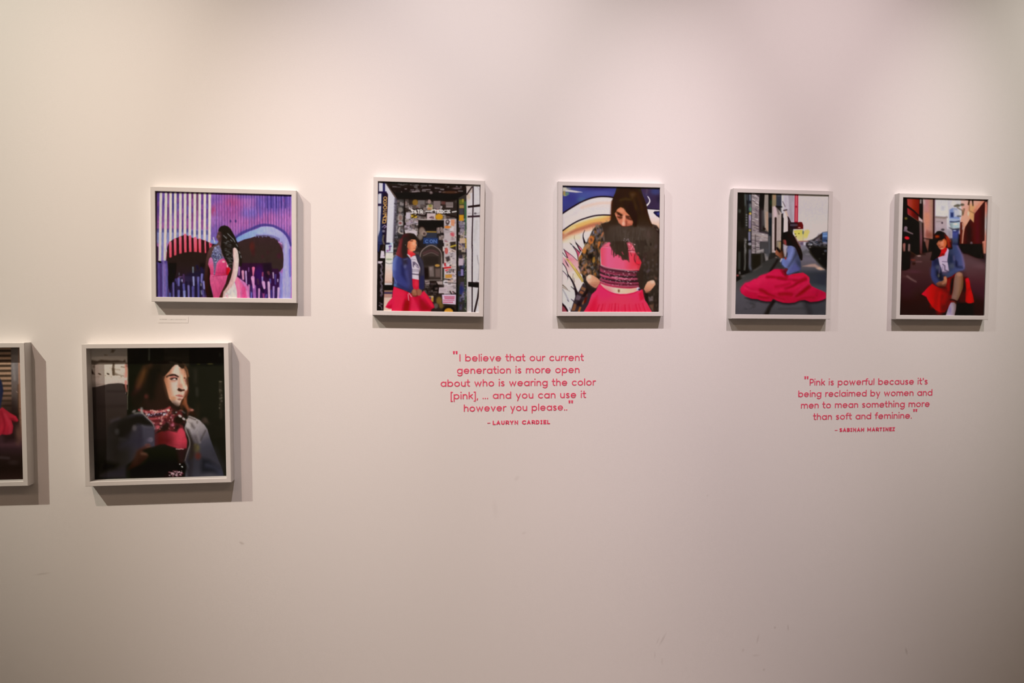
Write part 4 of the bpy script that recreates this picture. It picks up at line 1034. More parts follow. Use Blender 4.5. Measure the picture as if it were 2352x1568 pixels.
def paint_bowed():
    s = Sheet([(1292.0, 426.8), (1515.3, 431.6), (1512.7, 716.1), (1290.9, 715.7)], 296, 376, 3)
    R = s.rng
    s.fill('#d6c9c9')
    # painted mural behind: night-blue sky over a pale arc with an amber shadow
    s.at(1280, 415, 10.115)
    s.poly(Grad((0, 130), (200, 720), '#35306c', '#454888', '#3c3f84', '#3c3c76'), [(100, 90), (1500, 90), (1500, 420), (1290, 385), (1050, 365), (900, 385), (750, 415), (560, 500), (400, 590), (240, 690), (100, 770)], 1.4)
    s.ell('#54549a', 1000, 300, 320, 70, .7, .7); s.ell('#4c5a98', 620, 360, 180, 80, .8, .6); s.ell('#3a2c64', 900, 180, 300, 40, .8, .6); s.ell('#35307c', 300, 380, 160, 90, .8, .5); s.ell('#4c6a8c', 560, 440, 90, 50, .8, .6)
    s.poly('#c4b8a8', [(120, 140), (210, 150), (260, 200), (420, 230), (560, 262), (440, 275), (260, 255), (120, 245)], 2.4); s.line('#cdc6e2', [(200, 230), (400, 248), (580, 266)], 26, 2.4, .9, 1, 6); s.ell('#7c7c80', 260, 175, 50, 24, .7, .8); s.ell('#b09048', 160, 290, 34, 50, .6, .9); s.ell('#6a9470', 230, 300, 40, 34, .7, .8); s.ell('#b4b464', 180, 340, 40, 16, .7, .7)
    s.poly(Grad((0, 380), (0, 1150), '#d8cac6', '#d3c6c8', '#dccfd0', '#d8cdd0'), [(100, 775), (240, 690), (400, 590), (560, 500), (750, 415), (900, 385), (1050, 370), (1290, 390), (1260, 800), (1070, 795), (880, 815), (700, 860), (500, 935), (300, 1040), (100, 1170)], 1.4)
    s.line('#e3b8a4', [(560, 620), (800, 555), (1000, 520), (1260, 515)], 60, 6, .8, 1); s.line('#dcc4b4', [(560, 690), (800, 600), (1200, 600)], 40, 7, .6, 1); s.line('#d0b8b0', [(150, 860), (350, 800), (480, 720)], 40, 8, .5, 1); s.line('#cbb4ba', [(150, 900), (150, 1090)], 40, 6, .6)
    s.line('#22131c', [(120, 760), (240, 680), (400, 582), (560, 492), (750, 415), (900, 378), (1050, 365), (1200, 372), (1310, 392)], 32, 1.2, 1, 1)
    # below the second outline: pale to amber
    s.poly(Grad((500, 930), (620, 1300), '#dcd0d2', '#e6c88c', '#dca45c', '#c0755c', '#e0a284', '#e6d0b8', '#dcd4d0'), [(100, 1180), (300, 1050), (500, 945), (700, 870), (880, 825), (1070, 805), (1300, 805), (1300, 1400), (900, 2400), (100, 2400)], 1.6)
    s.poly('#dcd3d0', [(100, 1440), (380, 1290), (650, 1180), (900, 1130), (800, 1500), (700, 2700), (100, 3100)], 14)
    s.line('#e2ab5e', [(380, 1075), (600, 990), (800, 935), (1000, 925), (1180, 930)], 70, 8, .9, 1); s.line('#b4684e', [(130, 1330), (350, 1200), (600, 1105), (800, 1030), (1000, 1000)], 66, 8, .85, 1); s.line('#e3a07c', [(150, 1400), (400, 1240), (600, 1170), (780, 1120)], 50, 8, .75, 1)
    s.line('#e0cf9e', [(180, 1220), (400, 1080)], 40, 7, .7); s.ell('#dcc8a0', 450, 1320, 240, 60, .8, .7); s.ell('#e2cfb0', 250, 1420, 120, 50, .8, .7); s.ell('#d8cfd6', 640, 1330, 80, 120, .7, .8)
    s.line('#22131c', [(125, 1160), (300, 1035), (500, 925), (700, 855), (880, 810), (1070, 795), (1260, 800)], 30, 1.2, 1, 1)
    ink = '#241820'
    s.line(ink, [(640, 1150), (605, 1230), (600, 1320), (625, 1400), (650, 1440)], 10, 1.2, .9, 1, 40); s.poly(ink, [(596, 1300), (612, 1310), (660, 1440), (630, 1500), (606, 1420)], 1.2)
    s.poly('#c8b878', [(625, 1470), (655, 1440), (650, 1520)], 1.6, .8)
    s.line('#8a6a4a', [(400, 1270), (392, 1340)], 8, 1.4, .8); s.poly(ink, [(398, 1330), (420, 1410), (480, 1480), (570, 1570), (600, 1640), (520, 1560), (430, 1470)], 1.2)
    s.poly(ink, [(285, 1435), (340, 1475), (420, 1560), (470, 1660), (500, 1750), (420, 1620), (350, 1540)], 1.2); s.poly('#d8687c', [(480, 1500), (560, 1570), (590, 1600), (500, 1560)], 1.4)
    s.at(1280, 565, 10.115)
    # thorny pink petals
    s.poly('#dcd6da', [(130, -30), (360, -30), (470, 200), (480, 360), (330, 200), (165, 80)], 2)
    s.poly(Grad((400, 30), (500, 280), '#d06a80', '#c84e6a', '#b84a5e'), [(385, 30), (470, 90), (540, 150), (500, 230), (480, 300), (450, 150)], 1.4); s.poly('#d8647c', [(480, 0), (540, 50), (570, 60), (560, 130), (510, 90)], 1.4)
    s.line(ink, [(350, -10), (430, 60), (530, 150)], 16, 1.3, 1, 1); s.line(ink, [(370, 20), (430, 110), (465, 200), (485, 330)], 12, 1.3, 1, 1); s.line(ink, [(470, -10), (510, 70), (545, 120)], 24, 1.4, 1, 1)
    s.poly(Grad((200, 120), (480, 620), '#d4607a', '#e08c94', '#e8a0a4', '#e2b4b0'), [(165, 85), (220, 120), (340, 220), (480, 350), (510, 480), (520, 560), (580, 680), (440, 540), (300, 360), (240, 280), (210, 250)], 1.6)
    s.ell('#e8a8b8', 330, 250, 60, 50, .7, .7); s.ell('#e2788a', 300, 300, 70, 40, .8, .6)
    s.line('#3a1826', [(160, 80), (220, 130), (340, 220), (470, 340)], 10, 1.2, 1, 1); s.line('#3a1826', [(150, 70), (200, 180), (240, 270)], 14, 1.3, 1, 1); s.line(ink, [(120, 150), (190, 240), (230, 270)], 14, 1.3, .9, 1)
    s.poly(Grad((150, 300), (400, 700), '#dc9aa4', '#e6aab0', '#e4bcb4', '#e0d0bc'), [(130, 240), (200, 300), (300, 420), (420, 560), (520, 700), (590, 850), (480, 980), (430, 960), (380, 830), (300, 710), (230, 600), (170, 460), (125, 390)], 1.6)
    s.poly('#e0c8c0', [(350, 600), (460, 620), (560, 760), (600, 850), (520, 960), (420, 940), (390, 780)], 7, .9); s.ell('#e2c89c', 460, 690, 70, 60, .7, .8)
    s.poly('#cfae5c', [(180, 270), (260, 310), (360, 430), (460, 560), (560, 700), (620, 820), (580, 840), (470, 680), (380, 540), (290, 400), (210, 310)], 1.4); s.line('#7a5a24', [(220, 290), (340, 410), (480, 590), (600, 810)], 9, 1.2, .9, 1); s.line('#8a6a34', [(220, 320), (360, 510), (480, 680), (580, 840)], 8, 1.2, .9, 1); s.line('#e0cc88', [(280, 350), (420, 520)], 20, 2, .8)
    s.poly(ink, [(170, 310), (215, 380), (260, 460), (275, 500), (225, 440), (190, 370)], 1.3)
    s.line(ink, [(125, 400), (190, 490), (225, 580), (250, 670)], 16, 1.3, 1, 1); s.poly('#e3c6d0', [(120, 590), (180, 620), (235, 720), (235, 800), (180, 900), (120, 880)], 2)
    s.line(ink, [(125, 575), (190, 640), (245, 720)], 12, 1.3, 1, 1); s.line(ink, [(250, 660), (245, 760), (215, 840)], 16, 1.3, 1, 1, 4); s.line(ink, [(245, 660), (310, 750), (370, 860), (405, 960), (440, 1060)], 22, 1.3, 1, 1, 60); s.line('#55403c', [(370, 640), (360, 760), (400, 840), (385, 740)], 8, 1.6, .8, 1)
    s.poly(Grad((0, 900), (0, 1500), '#d8d0c4', '#cfc8ca', '#d0c8d4', '#cdc6d0'), [(118, 820), (250, 760), (330, 850), (400, 980), (430, 1100), (400, 1300), (330, 1500), (260, 1540), (118, 1330)], 5, .85)
    s.poly(ink, [(385, 960), (430, 1000), (480, 1070), (560, 1090), (500, 1140), (420, 1180), (410, 1080)], 1.3); s.line(ink, [(320, 940), (400, 1010)], 12, 1.3, .9, 1, 20); s.line(ink, [(290, 1430), (310, 1500)], 12, 1.6, .6); s.line(ink, [(320, 1230), (390, 1290)], 10, 1.3, .9, 1, 24)
    s.line('#5a3c2c', [(125, 905), (190, 960), (240, 1010)], 22, 2, .9, 1, 6); s.line('#7a5644', [(130, 960), (180, 990), (290, 1050)], 20, 3, .7, 1, 4); s.line('#8a8084', [(130, 1010), (200, 1140), (265, 1280)], 20, 3, .8, 1); s.line('#2c2628', [(235, 1250), (262, 1285)], 10, 1.5, .8)
    s.poly('#241218', [(110, 1310), (190, 1390), (240, 1470), (262, 1540), (110, 1560)], 1.4); s.poly('#96424e', [(110, 1370), (170, 1430), (215, 1500), (230, 1560), (110, 1560)], 1.8)
    # right edge of the mural
    s.at(1395, 415, 10.115)
    s.poly(Grad((700, 150), (1220, 640), '#3a2a4e', '#3c3252', '#3a2c44', '#3c2e4a'), [(640, 110), (1260, 110), (1260, 670), (920, 650), (800, 400)], 2)
    s.ell('#3c4272', 1120, 250, 100, 70, .7, .8); s.ell('#2a2438', 1190, 430, 50, 70, .7, .8); s.ell('#4a3444', 900, 230, 70, 60, .8, .6); s.line('#5c5064', [(910, 330), (925, 210)], 26, 4, .6)
    s.line('#ddd0d4', [(940, 365), (975, 420), (985, 480), (950, 540), (915, 570)], 20, 1.4, 1, 1, 38); s.ell('#ddd0d4', 915, 570, 22, 20, .2)
    s.poly(Grad((0, 650), (0, 1100), '#d8cace', '#d8c8c8', '#dcbcae', '#d8a888'), [(920, 650), (1260, 680), (1260, 1200), (1050, 1090), (1000, 940), (950, 780)], 1.4); s.line('#1f1828', [(930, 648), (1240, 672)], 20, 1.3)
    s.poly('#221f42', [(1075, 740), (1100, 712), (1260, 705), (1260, 890), (1150, 815)], 1.3); s.line('#1a1420', [(1250, 708), (1100, 714), (1075, 742), (1150, 815), (1240, 870)], 12, 1.2, 1); s.ell('#3a3c7c', 1190, 765, 40, 30, .6, .9)
    # plaid shirt: both shoulders and sleeves
    s.at(1280, 415, 10.115)
    sl = [(1010, 1020), (1100, 970), (1230, 940), (1300, 1200), (1180, 1420), (1000, 1600), (1000, 1900), (1010, 2300), (900, 2250), (760, 2180), (620, 2370), (580, 2200), (510, 2050), (490, 1830), (560, 1680), (650, 1470), (740, 1330), (800, 1180), (880, 1070)]
    s.poly('#37302b', sl, 1.6)
    for x, y in s.inside(sl)[:300]:              # fine woven checks
        k = R.randint(4); w = R.uniform(12, 34); h = R.uniform(20, 60); t = R.uniform(-.5, .2)
        s.ell(['#a8642c', '#241d1a', '#6e6468', '#8a6a50'][k], x, y, w, h, .5, R.uniform(.3, .7), t)
    sq = [('#c87038', [(740, 1300), (800, 1270), (865, 1340), (830, 1440), (770, 1480), (720, 1420)]), ('#6a4030', [(760, 1340), (800, 1330), (820, 1390), (780, 1420)]), ('#b06a48', [(1010, 1270), (1060, 1180), (1085, 1200), (1040, 1320)]), ('#c46a40', [(1100, 1215), (1190, 1205), (1190, 1240), (1110, 1250)]),
          ('#5c5058', [(900, 1130), (980, 1100), (1000, 1200), (940, 1250)]), ('#76666e', [(920, 1150), (970, 1150), (950, 1210)]), ('#b86838', [(950, 1440), (985, 1390), (1010, 1430), (960, 1550), (930, 1560)]), ('#a87c58', [(640, 1500), (700, 1450), (760, 1510), (680, 1600), (620, 1640)]),
          ('#8a8090', [(820, 1180), (850, 1160), (860, 1220), (830, 1240)]), ('#a0602c', [(580, 1650), (640, 1560), (680, 1620), (660, 1690), (600, 1690)]), ('#c08048', [(600, 1560), (650, 1520), (670, 1600), (610, 1640)]), ('#5c4c4c', [(1060, 1060), (1110, 1090), (1060, 1170)]), ('#705c54', [(1060, 1320), (1120, 1290), (1090, 1370)])]
    for c, p in sq: s.poly(c, p, 2, .9)
    s.at(1280, 565, 10.115)
    for c, p in [('#c67c3c', [(570, 100), (640, 40), (670, 100), (640, 170), (580, 150)]), ('#6e6a76', [(750, 110), (830, 65), (850, 90), (790, 150), (740, 150)]), ('#b07a34', [(815, 270), (870, 245), (885, 330), (860, 390), (815, 370)]), ('#a86a30', [(490, 260), (560, 190), (590, 240), (530, 330), (490, 330)]),
                 ('#8a8088', [(570, 310), (630, 290), (640, 310), (580, 330)]), ('#6c6068', [(560, 400), (630, 360), (620, 400), (570, 440)]), ('#b06a3c', [(630, 450), (680, 400), (700, 430), (650, 480)]), ('#aa7058', [(555, 520), (600, 460), (630, 480), (590, 560), (555, 560)]),
                 ('#b0704e', [(620, 590), (660, 570), (680, 620), (640, 650)]), ('#a0786a', [(670, 540), (730, 530), (760, 580), (730, 640), (690, 600)]), ('#8a6a4c', [(820, 590), (870, 530), (880, 570), (840, 620)]), ('#7c7470', [(770, 480), (830, 460), (830, 500), (780, 510)]),
                 ('#a06a62', [(930, 420), (960, 400), (970, 540), (940, 560)]), ('#8c7870', [(945, 270), (975, 240), (985, 330), (960, 350)]), ('#6a4c44', [(850, 130), (910, 110), (920, 180), (870, 200)]), ('#5c4034', [(700, 340), (780, 330), (790, 400), (720, 410)])]:
        s.poly(c, p, 2.4, .85)
    s.poly('#1f1a18', [(690, 180), (830, 160), (820, 290), (700, 300)], 6, .8); s.line('#241d1a', [(900, 0), (920, 300), (960, 640)], 40, 6, .7, 1)
    # lower cuff hanging at the left
    s.poly('#3a2f34', [(600, 860), (720, 900), (780, 950), (900, 960), (900, 1040), (800, 1130), (740, 1330), (620, 1540), (300, 1540), (380, 1290), (420, 1170), (510, 1030)], 1.5)
    for c, p in [('#8a5c40', [(570, 935), (670, 985), (640, 1050), (545, 1005)]), ('#96583c', [(540, 1030), (620, 1070), (590, 1120), (510, 1090)]), ('#6e5c66', [(460, 1130), (560, 1170), (510, 1260), (420, 1240)]), ('#8a5638', [(390, 1330), (450, 1360), (410, 1500), (330, 1500)]), ('#b4622c', [(520, 1400), (560, 1420), (520, 1540), (470, 1540)]),
                 ('#9a5a3c', [(570, 1330), (630, 1240), (640, 1290), (590, 1370)]), ('#7c4034', [(660, 1140), (700, 1100), (700, 1160)]), ('#8c888c', [(620, 880), (700, 870), (730, 900), (660, 900)]), ('#6a4a4c', [(760, 1070), (830, 1000), (820, 1080), (770, 1120)]), ('#5c1c14', [(640, 1200), (700, 1180), (660, 1320), (610, 1330)])]:
        s.poly(c, p, 2, .9)
    s.poly('#1e1613', [(690, 920), (770, 930), (740, 1040), (640, 1180), (560, 1180), (660, 1050)], 4, .85); s.poly('#221719', [(480, 1290), (580, 1240), (540, 1400), (440, 1380)], 5, .7)
    # dark shirt behind the waist and the gaps beside the hair
    s.at(1395, 415, 10.115)
    s.poly('#32291f', [(230, 110), (760, 110), (900, 600), (880, 900), (200, 900), (140, 420)], 2)
    s.at(1395, 565, 10.115)
    s.poly('#362d27', [(620, 40), (900, 0), (900, 1000), (1040, 1540), (990, 1560), (820, 1120), (700, 960), (690, 300)], 2)
    s.at(1280, 565, 10.115)
    s.poly('#2e2624', [(600, 820), (720, 780), (1010, 780), (1010, 960), (820, 1180), (700, 1000)], 2)
    # right sleeve mass
    s.at(1395, 565, 10.115)
    s.poly(Grad((0, 0), (0, 1540), '#45362f', '#3c312a', '#362e28', '#322824'), [(620, -520), (900, -560), (1150, -480), (1260, -330), (1260, 1560), (1030, 1540), (860, 1180), (840, 960), (720, 880), (720, 560), (800, 400), (840, 250), (640, 160)], 2)
    s.at(1395, 415, 10.115)
    for c, p in [('#d0a48c', [(1005, 1065), (1060, 1070), (1060, 1092), (1015, 1090)]), ('#2c201e', [(1080, 1070), (1150, 1075), (1220, 1180), (1220, 1260), (1140, 1160)]), ('#8c7468', [(1140, 1110), (1180, 1140), (1160, 1150)]), ('#5c4038', [(900, 1120), (1000, 1200), (1040, 1290), (940, 1300)])]: s.poly(c, p, 3, .85)
    s.at(1395, 565, 10.115)
    for c, p in [('#5a4c54', [(900, 590), (960, 530), (1000, 560), (930, 630)]), ('#5c4a44', [(1010, 540), (1050, 530), (1040, 590)]), ('#584440', [(930, 360), (980, 380), (960, 430)]), ('#6c4c40', [(1080, 700), (1160, 740), (1140, 790), (1100, 760)]), ('#5c5056', [(1160, 860), (1205, 880), (1180, 900)]), ('#82706e', [(960, 1180), (1060, 1165), (1060, 1270), (975, 1280)]), ('#7a5442', [(970, 1370), (1075, 1345), (1070, 1500), (1040, 1510)]), ('#4e3030', [(850, 180), (920, 170), (880, 330), (820, 420)])]: s.poly(c, p, 4, .8)
    s.poly('#221f1c', [(850, 1060), (960, 1100), (940, 1200), (960, 1360), (880, 1250)], 4, .8); s.line('#241c1a', [(1205, -300), (1200, 1500)], 36, 7, .6)
    # hands on hips
    s.at(1280, 565, 10.115)
    s.poly(Grad((700, 0), (960, 0), '#e2b094', '#d69a78', '#cc8a6a'), [(670, 740), (700, 690), (760, 660), (850, 690), (950, 760), (1010, 830), (960, 900), (900, 970), (820, 940), (740, 880), (690, 820)], 1.6, 1, 1); s.ell('#ecc8b0', 745, 715, 44, 40, .6, .8); s.poly('#a45c4a', [(740, 870), (860, 870), (950, 880), (900, 975), (820, 950)], 8, .7); s.line('#b87456', [(800, 840), (960, 850)], 20, 4, .6)
    s.at(1395, 565, 10.115)
    s.poly(Grad((0, 800), (0, 1080), '#dcac90', '#d49472', '#b4705a'), [(930, 830), (1000, 800), (1085, 800), (1110, 840), (1120, 890), (1060, 970), (1000, 1040), (900, 1085), (850, 1000), (880, 920)], 1.6, 1, 0); s.ell('#e2bca6', 1050, 830, 40, 40, .7, .7); s.ell('#8a5844', 930, 1070, 60, 24, .7, .6)
    # pink crop top
    top = [(560, 30), (720, 40), (1150, -20), (1300, 50), (1500, 0), (1640, 100), (1790, 150), (1880, 350), (1930, 400), (1900, 560), (1860, 600), (1700, 570), (1400, 540), (1180, 520), (1040, 440), (1010, 200), (1000, 100)]
    s.at(1280, 565, 10.115)
    s.poly(Grad((1000, 0), (1900, 0), '#f8485c', '#f45c84', '#f4587c', '#f25678', '#ee4054', '#c83440'), [(1005, 60), (1090, -60), (1190, -100), (1260, -140), (1400, 0), (1700, 0), (1900, 250), (1960, 380), (1900, 570), (1860, 610), (1600, 560), (1180, 510), (1020, 430), (1010, 260)], 1.6)
    s.poly('#e0667c', [(1040, 0), (1100, -90), (1180, -120), (1230, -20), (1160, 30), (1100, 20)], 4, .9); s.line('#caa4a8', [(1020, 40), (1090, 20), (1250, 50)], 10, 1.8, .6, 1); s.line('#8c2c44', [(1030, 10), (1180, 10)], 8, 1.5, .6); s.line('#e0b8b0', [(1140, -80), (1240, -290)], 24, 2, .9)
    s.poly('#4a3c34', [(1080, -100), (1220, -320), (1200, -100), (1090, -20), (1000, 50)], 3, .5)
    s.line('#7c1c2c', [(1810, 170), (1790, 300), (1830, 390), (1900, 430)], 24, 2, .9, 1); s.line('#d87c70', [(1850, 160), (1820, 300)], 10, 1.6, .8); s.poly('#e8283c', [(1840, 350), (1940, 390), (1880, 430), (1820, 400)], 4, .9); s.ell('#c44c50', 1880, 160, 30, 24, .5, .9); s.ell('#f4445c', 1800, 500, 60, 40, .7, .7)
    # banded waist of the top
    s.poly(Grad((1000, 0), (1900, 0), '#a03c58', '#8c3048', '#7c2c3c', '#6c2a36', '#542428'), [(990, 440), (1040, 450), (1180, 500), (1400, 540), (1700, 570), (1930, 570), (1960, 560), (1900, 700), (1860, 800), (1920, 880), (1880, 960), (1700, 970), (1400, 940), (1180, 900), (1020, 830), (1000, 620)], 1.6)
    for c, yy, wd, a in [('#b49094', 470, 14, .6), ('#4c2a34', 520, 44, .9), ('#6e3440', 560, 20, .8), ('#9c4058', 600, 22, .8), ('#38262a', 640, 40, .9), ('#cc5a78', 690, 28, .8), ('#2c2226', 745, 34, .95), ('#a84460', 790, 30, .8), ('#6c2434', 830, 16, .9), ('#c86480', 860, 24, .8), ('#d85a72', 900, 22, .7)]:
        off = 0
        s.line(c, [(1000, yy - 30 - (20 if yy < 600 else 0)), (1100, yy + 10), (1300, yy + 50), (1600, yy + 75), (1880, yy + 70)], wd, 2.2, a, 1)
    s.line('#e87c98', [(1280, 720), (1450, 745), (1600, 760)], 22, 3, .9, 1); s.line('#e4a8b4', [(1340, 705), (1500, 730)], 10, 2, .6)
    s.specks(['#e0b0bc', '#c87c90', '#3a2028', '#a85a70', '#f0c8d0'], 150, 1000, 560, 1800, 920, 5, 11, .5, 1.8); s.line('#b89a9c', [(1010, 450), (1180, 505), (1400, 545), (1700, 580), (1850, 590)], 12, 1.8, .7, 1)
    s.line('#b02844', [(1000, 850), (1180, 910), (1400, 950), (1700, 975), (1890, 960)], 34, 2, .9, 1); s.line('#3a1c20', [(1010, 800), (1200, 850), (1500, 890), (1700, 890)], 14, 2.4, .6, 1)
    s.poly('#382c26', [(1830, 640), (2000, 500), (2000, 960), (1920, 900), (1880, 800)], 4)
    # bare waist
    s.poly(Grad((1000, 0), (1860, 0), '#e4ba9c', '#d8c2a8', '#d8c0a6', '#e0b898', '#e4a890'), [(1000, 870), (1100, 920), (1300, 965), (1500, 985), (1700, 990), (1860, 965), (1900, 1010), (1760, 1080), (1560, 1110), (1400, 1095), (1180, 1040), (1040, 950)], 1.5); s.ell('#5c2c1c', 1430, 1040, 18, 30, .4, .9); s.ell('#9c6c4c', 1430, 1040, 30, 40, .7, .5)
    # skirt
    s.poly(Grad((0, 900), (0, 1540), '#ee2f60', '#ec3460', '#ea3558', '#e62c4c'), [(1000, 880), (1100, 990), (1200, 1050), (1320, 1090), (1450, 1110), (1600, 1110), (1760, 1080), (1900, 1030), (1980, 1010), (2020, 1230), (2090, 1330), (2210, 1550), (600, 1550), (720, 1350), (800, 1120), (900, 1030), (960, 900)], 1.6)
    s.line('#c01c38', [(1060, 970), (1200, 1060), (1420, 1130), (1620, 1130), (1780, 1090), (1880, 1040)], 18, 2.2, .8, 1); s.ell('#e62860', 1120, 1080, 160, 130, .8, .5); s.ell('#ec4058', 1500, 1280, 250, 100, .8, .5)
    s.poly('#d01434', [(830, 1250), (930, 1150), (920, 1400), (900, 1550), (700, 1550), (760, 1380)], 9, .6); s.poly('#c81c34', [(1890, 1100), (1980, 1010), (2030, 1230), (1920, 1270)], 5, .7)
    for x in (910, 1010, 1070, 1190, 1250, 1340, 1420, 1590, 1700, 1880, 1960, 2060):
        y = 1350 + R.uniform(-20, 20); s.line('#b8122e', [(x + (1430 - x) * .12, y), (x, 1550)], R.uniform(14, 26), 4, R.uniform(.4, .7))
        s.line('#f0506c', [(x + 36 + (1430 - x) * .12, y + 30), (x + 36, 1550)], 16, 4, .4)
    s.ell('#c4b4c8', 1880, 995, 42, 40, .25, .95); s.ell('#3a2a3c', 1905, 1010, 24, 26, .3, .95); s.ell('#e4d8e0', 1865, 975, 14, 12, .5, .9)
    # head, hair, bowed face
    s.at(1395, 415, 10.115)
    hair = [(300, 170), (430, 150), (600, 160), (700, 210), (790, 300), (860, 420), (910, 560), (940, 720), (990, 900), (1060, 1080), (1130, 1120), (1120, 1400), (1040, 1560), (900, 1680), (760, 1690), (640, 1580), (560, 1500), (480, 1380), (470, 1560), (500, 1700), (500, 1850), (420, 1830), (330, 1760), (260, 1720), (180, 1700), (140, 1560),
            (60, 1430), (-60, 1420), (-80, 1200), (-130, 1060), (-150, 1010), (20, 970), (80, 900), (90, 700), (90, 560), (110, 450), (160, 330), (230, 230)]
    s.poly(Grad((0, 150), (0, 1800), '#32220f', '#2e2012', '#33241a', '#3f312a', '#453a32', '#42362e'), hair, 2.2)
    s.line('#5a2a1c', [(110, 480), (90, 700), (85, 880)], 30, 5, .8, 1); s.ell('#54382a', 600, 320, 60, 60, .8, .8); s.line('#4c3426', [(540, 300), (620, 500), (660, 640)], 46, 9, .8, 1); s.line('#5a4436', [(300, 450), (430, 420), (520, 440)], 30, 7, .6, 1); s.line('#4a2c1c', [(700, 300), (780, 520), (800, 640)], 40, 9, .6, 1); s.line('#1e1409', [(560, 520), (620, 800), (640, 1000)], 60, 12, .6, 1); s.line('#3c2010', [(880, 640), (960, 880), (1040, 1060)], 22, 4, .8)
    for _ in range(60):
        x = R.uniform(120, 880); y = R.uniform(220, 800); s.line(R.choice(['#4c3422', '#241808', '#5a3c2c', '#3c2a1a']), [(x, y), (x + R.uniform(-10, 40), y + R.uniform(80, 200))], 8, 2, .35, 1)
    s.poly(Grad((0, 1040), (0, 1500), '#4a3c34', '#473a32', '#43372e'), [(60, 1060), (250, 1030), (560, 1070), (800, 1060), (1040, 1090), (1120, 1200), (1040, 1540), (640, 1500), (520, 1360), (440, 1560), (380, 1560), (100, 1420), (0, 1200)], 8, .9)  # lower hair lifted: reflection in the glass painted into the print colour
    s.ell('#54403a', 960, 1250, 80, 90, .8, .7); s.ell('#5c5048', 830, 1130, 60, 30, .8, .5)
    face = [(230, 660), (310, 610), (370, 640), (440, 730), (500, 790), (560, 860), (600, 960), (580, 1030), (500, 1050), (430, 1060), (340, 1050), (270, 980), (220, 880), (170, 760), (200, 720)]
    s.poly(Grad((0, 620), (0, 1060), '#c47250', '#ce7a58', '#c66e52', '#a85642'), face, 2)
    s.ell('#d88a66', 330, 690, 70, 50, .7, .8); s.poly('#5a3020', [(200, 720), (250, 740), (360, 800), (350, 870), (280, 880), (230, 820)], 7, .85); s.poly('#2c1810', [(200, 715), (270, 740), (345, 790), (380, 810), (340, 820), (260, 780)], 3, .95); s.poly('#44231a', [(430, 830), (520, 840), (590, 900), (560, 930), (470, 890), (430, 870)], 4, .9); s.line('#2c1810', [(430, 820), (520, 835), (590, 890)], 26, 3, .8, 1)
    s.ell('#c86a64', 262, 810, 28, 12, .5, .9, .2); s.line('#1c100c', [(240, 840), (310, 868), (345, 850)], 12, 1.6, .9, 1); s.ell('#a0524a', 520, 862, 22, 10, .5, .8, .3); s.ell('#d8886a', 210, 800, 20, 26, .6, .8)
    s.line('#f0a080', [(385, 820), (380, 920), (370, 1000)], 56, 5, .9, 1); s.ell('#f0a890', 380, 1000, 44, 46, .6, .8); s.poly('#8c4434', [(430, 900), (470, 950), (450, 1040), (420, 1040), (415, 960)], 4, .8); s.ell('#cc785c', 520, 960, 50, 40, .6, .8); s.ell('#c87a5c', 300, 950, 40, 40, .7, .7); s.line('#5c281c', [(330, 1052), (400, 1066), (450, 1050)], 12, 2, .8, 1)
    s.poly('#2d1f13', [(380, 560), (460, 700), (560, 850), (620, 960), (600, 1060), (680, 1060), (700, 800), (560, 560)], 5); s.ell('#54443e', 390, 1175, 26, 22, .7, .6); s.ell('#4c4038', 320, 1260, 20, 40, .7, .5)
    for _ in range(70):                          # strands hanging forward
        x = R.uniform(60, 1060); y = R.uniform(1020, 1340); s.line(R.choice(['#544840', '#3a302a', '#5c5048', '#4a3c36']), [(x, y), (x + R.uniform(-30, 30), y + 90), (x + R.uniform(-40, 40), y + R.uniform(160, 320))], R.uniform(8, 22), 3, R.uniform(.3, .6), 1)
    for _ in range(26):
        x = R.uniform(120, 520); s.line('#3a2d26', [(x, 1420), (x + R.uniform(-30, 30), 1560), (x + R.uniform(-60, 60), R.uniform(1620, 1790))], R.uniform(18, 40), 3, .9, 1, 5)
    for _ in range(22):
        x = R.uniform(640, 900); s.line(R.choice(['#3c302a', '#473a32', '#332a25']), [(x, 1400), (x + R.uniform(-20, 40), 1560), (x + R.uniform(-30, 60), R.uniform(1640, 1900))], R.uniform(14, 36), 3, .7, 1, 6)
    s.at(1395, 565, 10.115)
    for _ in range(90):                          # faint checks on the shaded sleeve
        x = R.uniform(840, 1210); y = R.uniform(-60, 1500)
        if x > 830 + max(0, y - 900) * .35 and not (780 < y < 1110 and x < 1140): s.ell(R.choice(['#54463e', '#2a2320', '#5c5054', '#4a3a30']), x, y, R.uniform(14, 34), R.uniform(20, 50), .6, R.uniform(.25, .55), R.uniform(-.3, .3))
    s.at(1395, 415, 10.115)
    # loose hair ends over the top, sparkling neckline
    s.poly(Grad((440, 0), (660, 0), '#b04a58', '#d05868', '#c44a58'), [(450, 1440), (520, 1420), (600, 1500), (640, 1600), (650, 1700), (560, 1680), (500, 1620)], 3); s.specks(['#e89aa8', '#a03848', '#f0b0b8'], 22, 460, 1440, 640, 1640, 8, 16, .7); s.specks(['#7c6c6a', '#8c7c7c'], 10, 330, 1340, 500, 1430, 7, 14, .7); s.line('#8c747c', [(470, 1360), (520, 1410)], 16, 2, .7)
    s.at(1395, 565, 10.115)
    for (x, y, x1, y1, wd) in [(150, 60, 150, 250, 50), (90, -20, 130, 90, 70), (230, 150, 190, 220, 60), (300, 150, 370, 320, 70), (420, 100, 420, 300, 80), (470, 120, 510, 370, 20), (400, 240, 500, 360, 22), (360, 290, 430, 310, 60), (460, 60, 480, 210, 40)]:
        s.line('#3e3028', [(x, y), (x1, y1)], wd, 3, .95, 0, wd * .3)
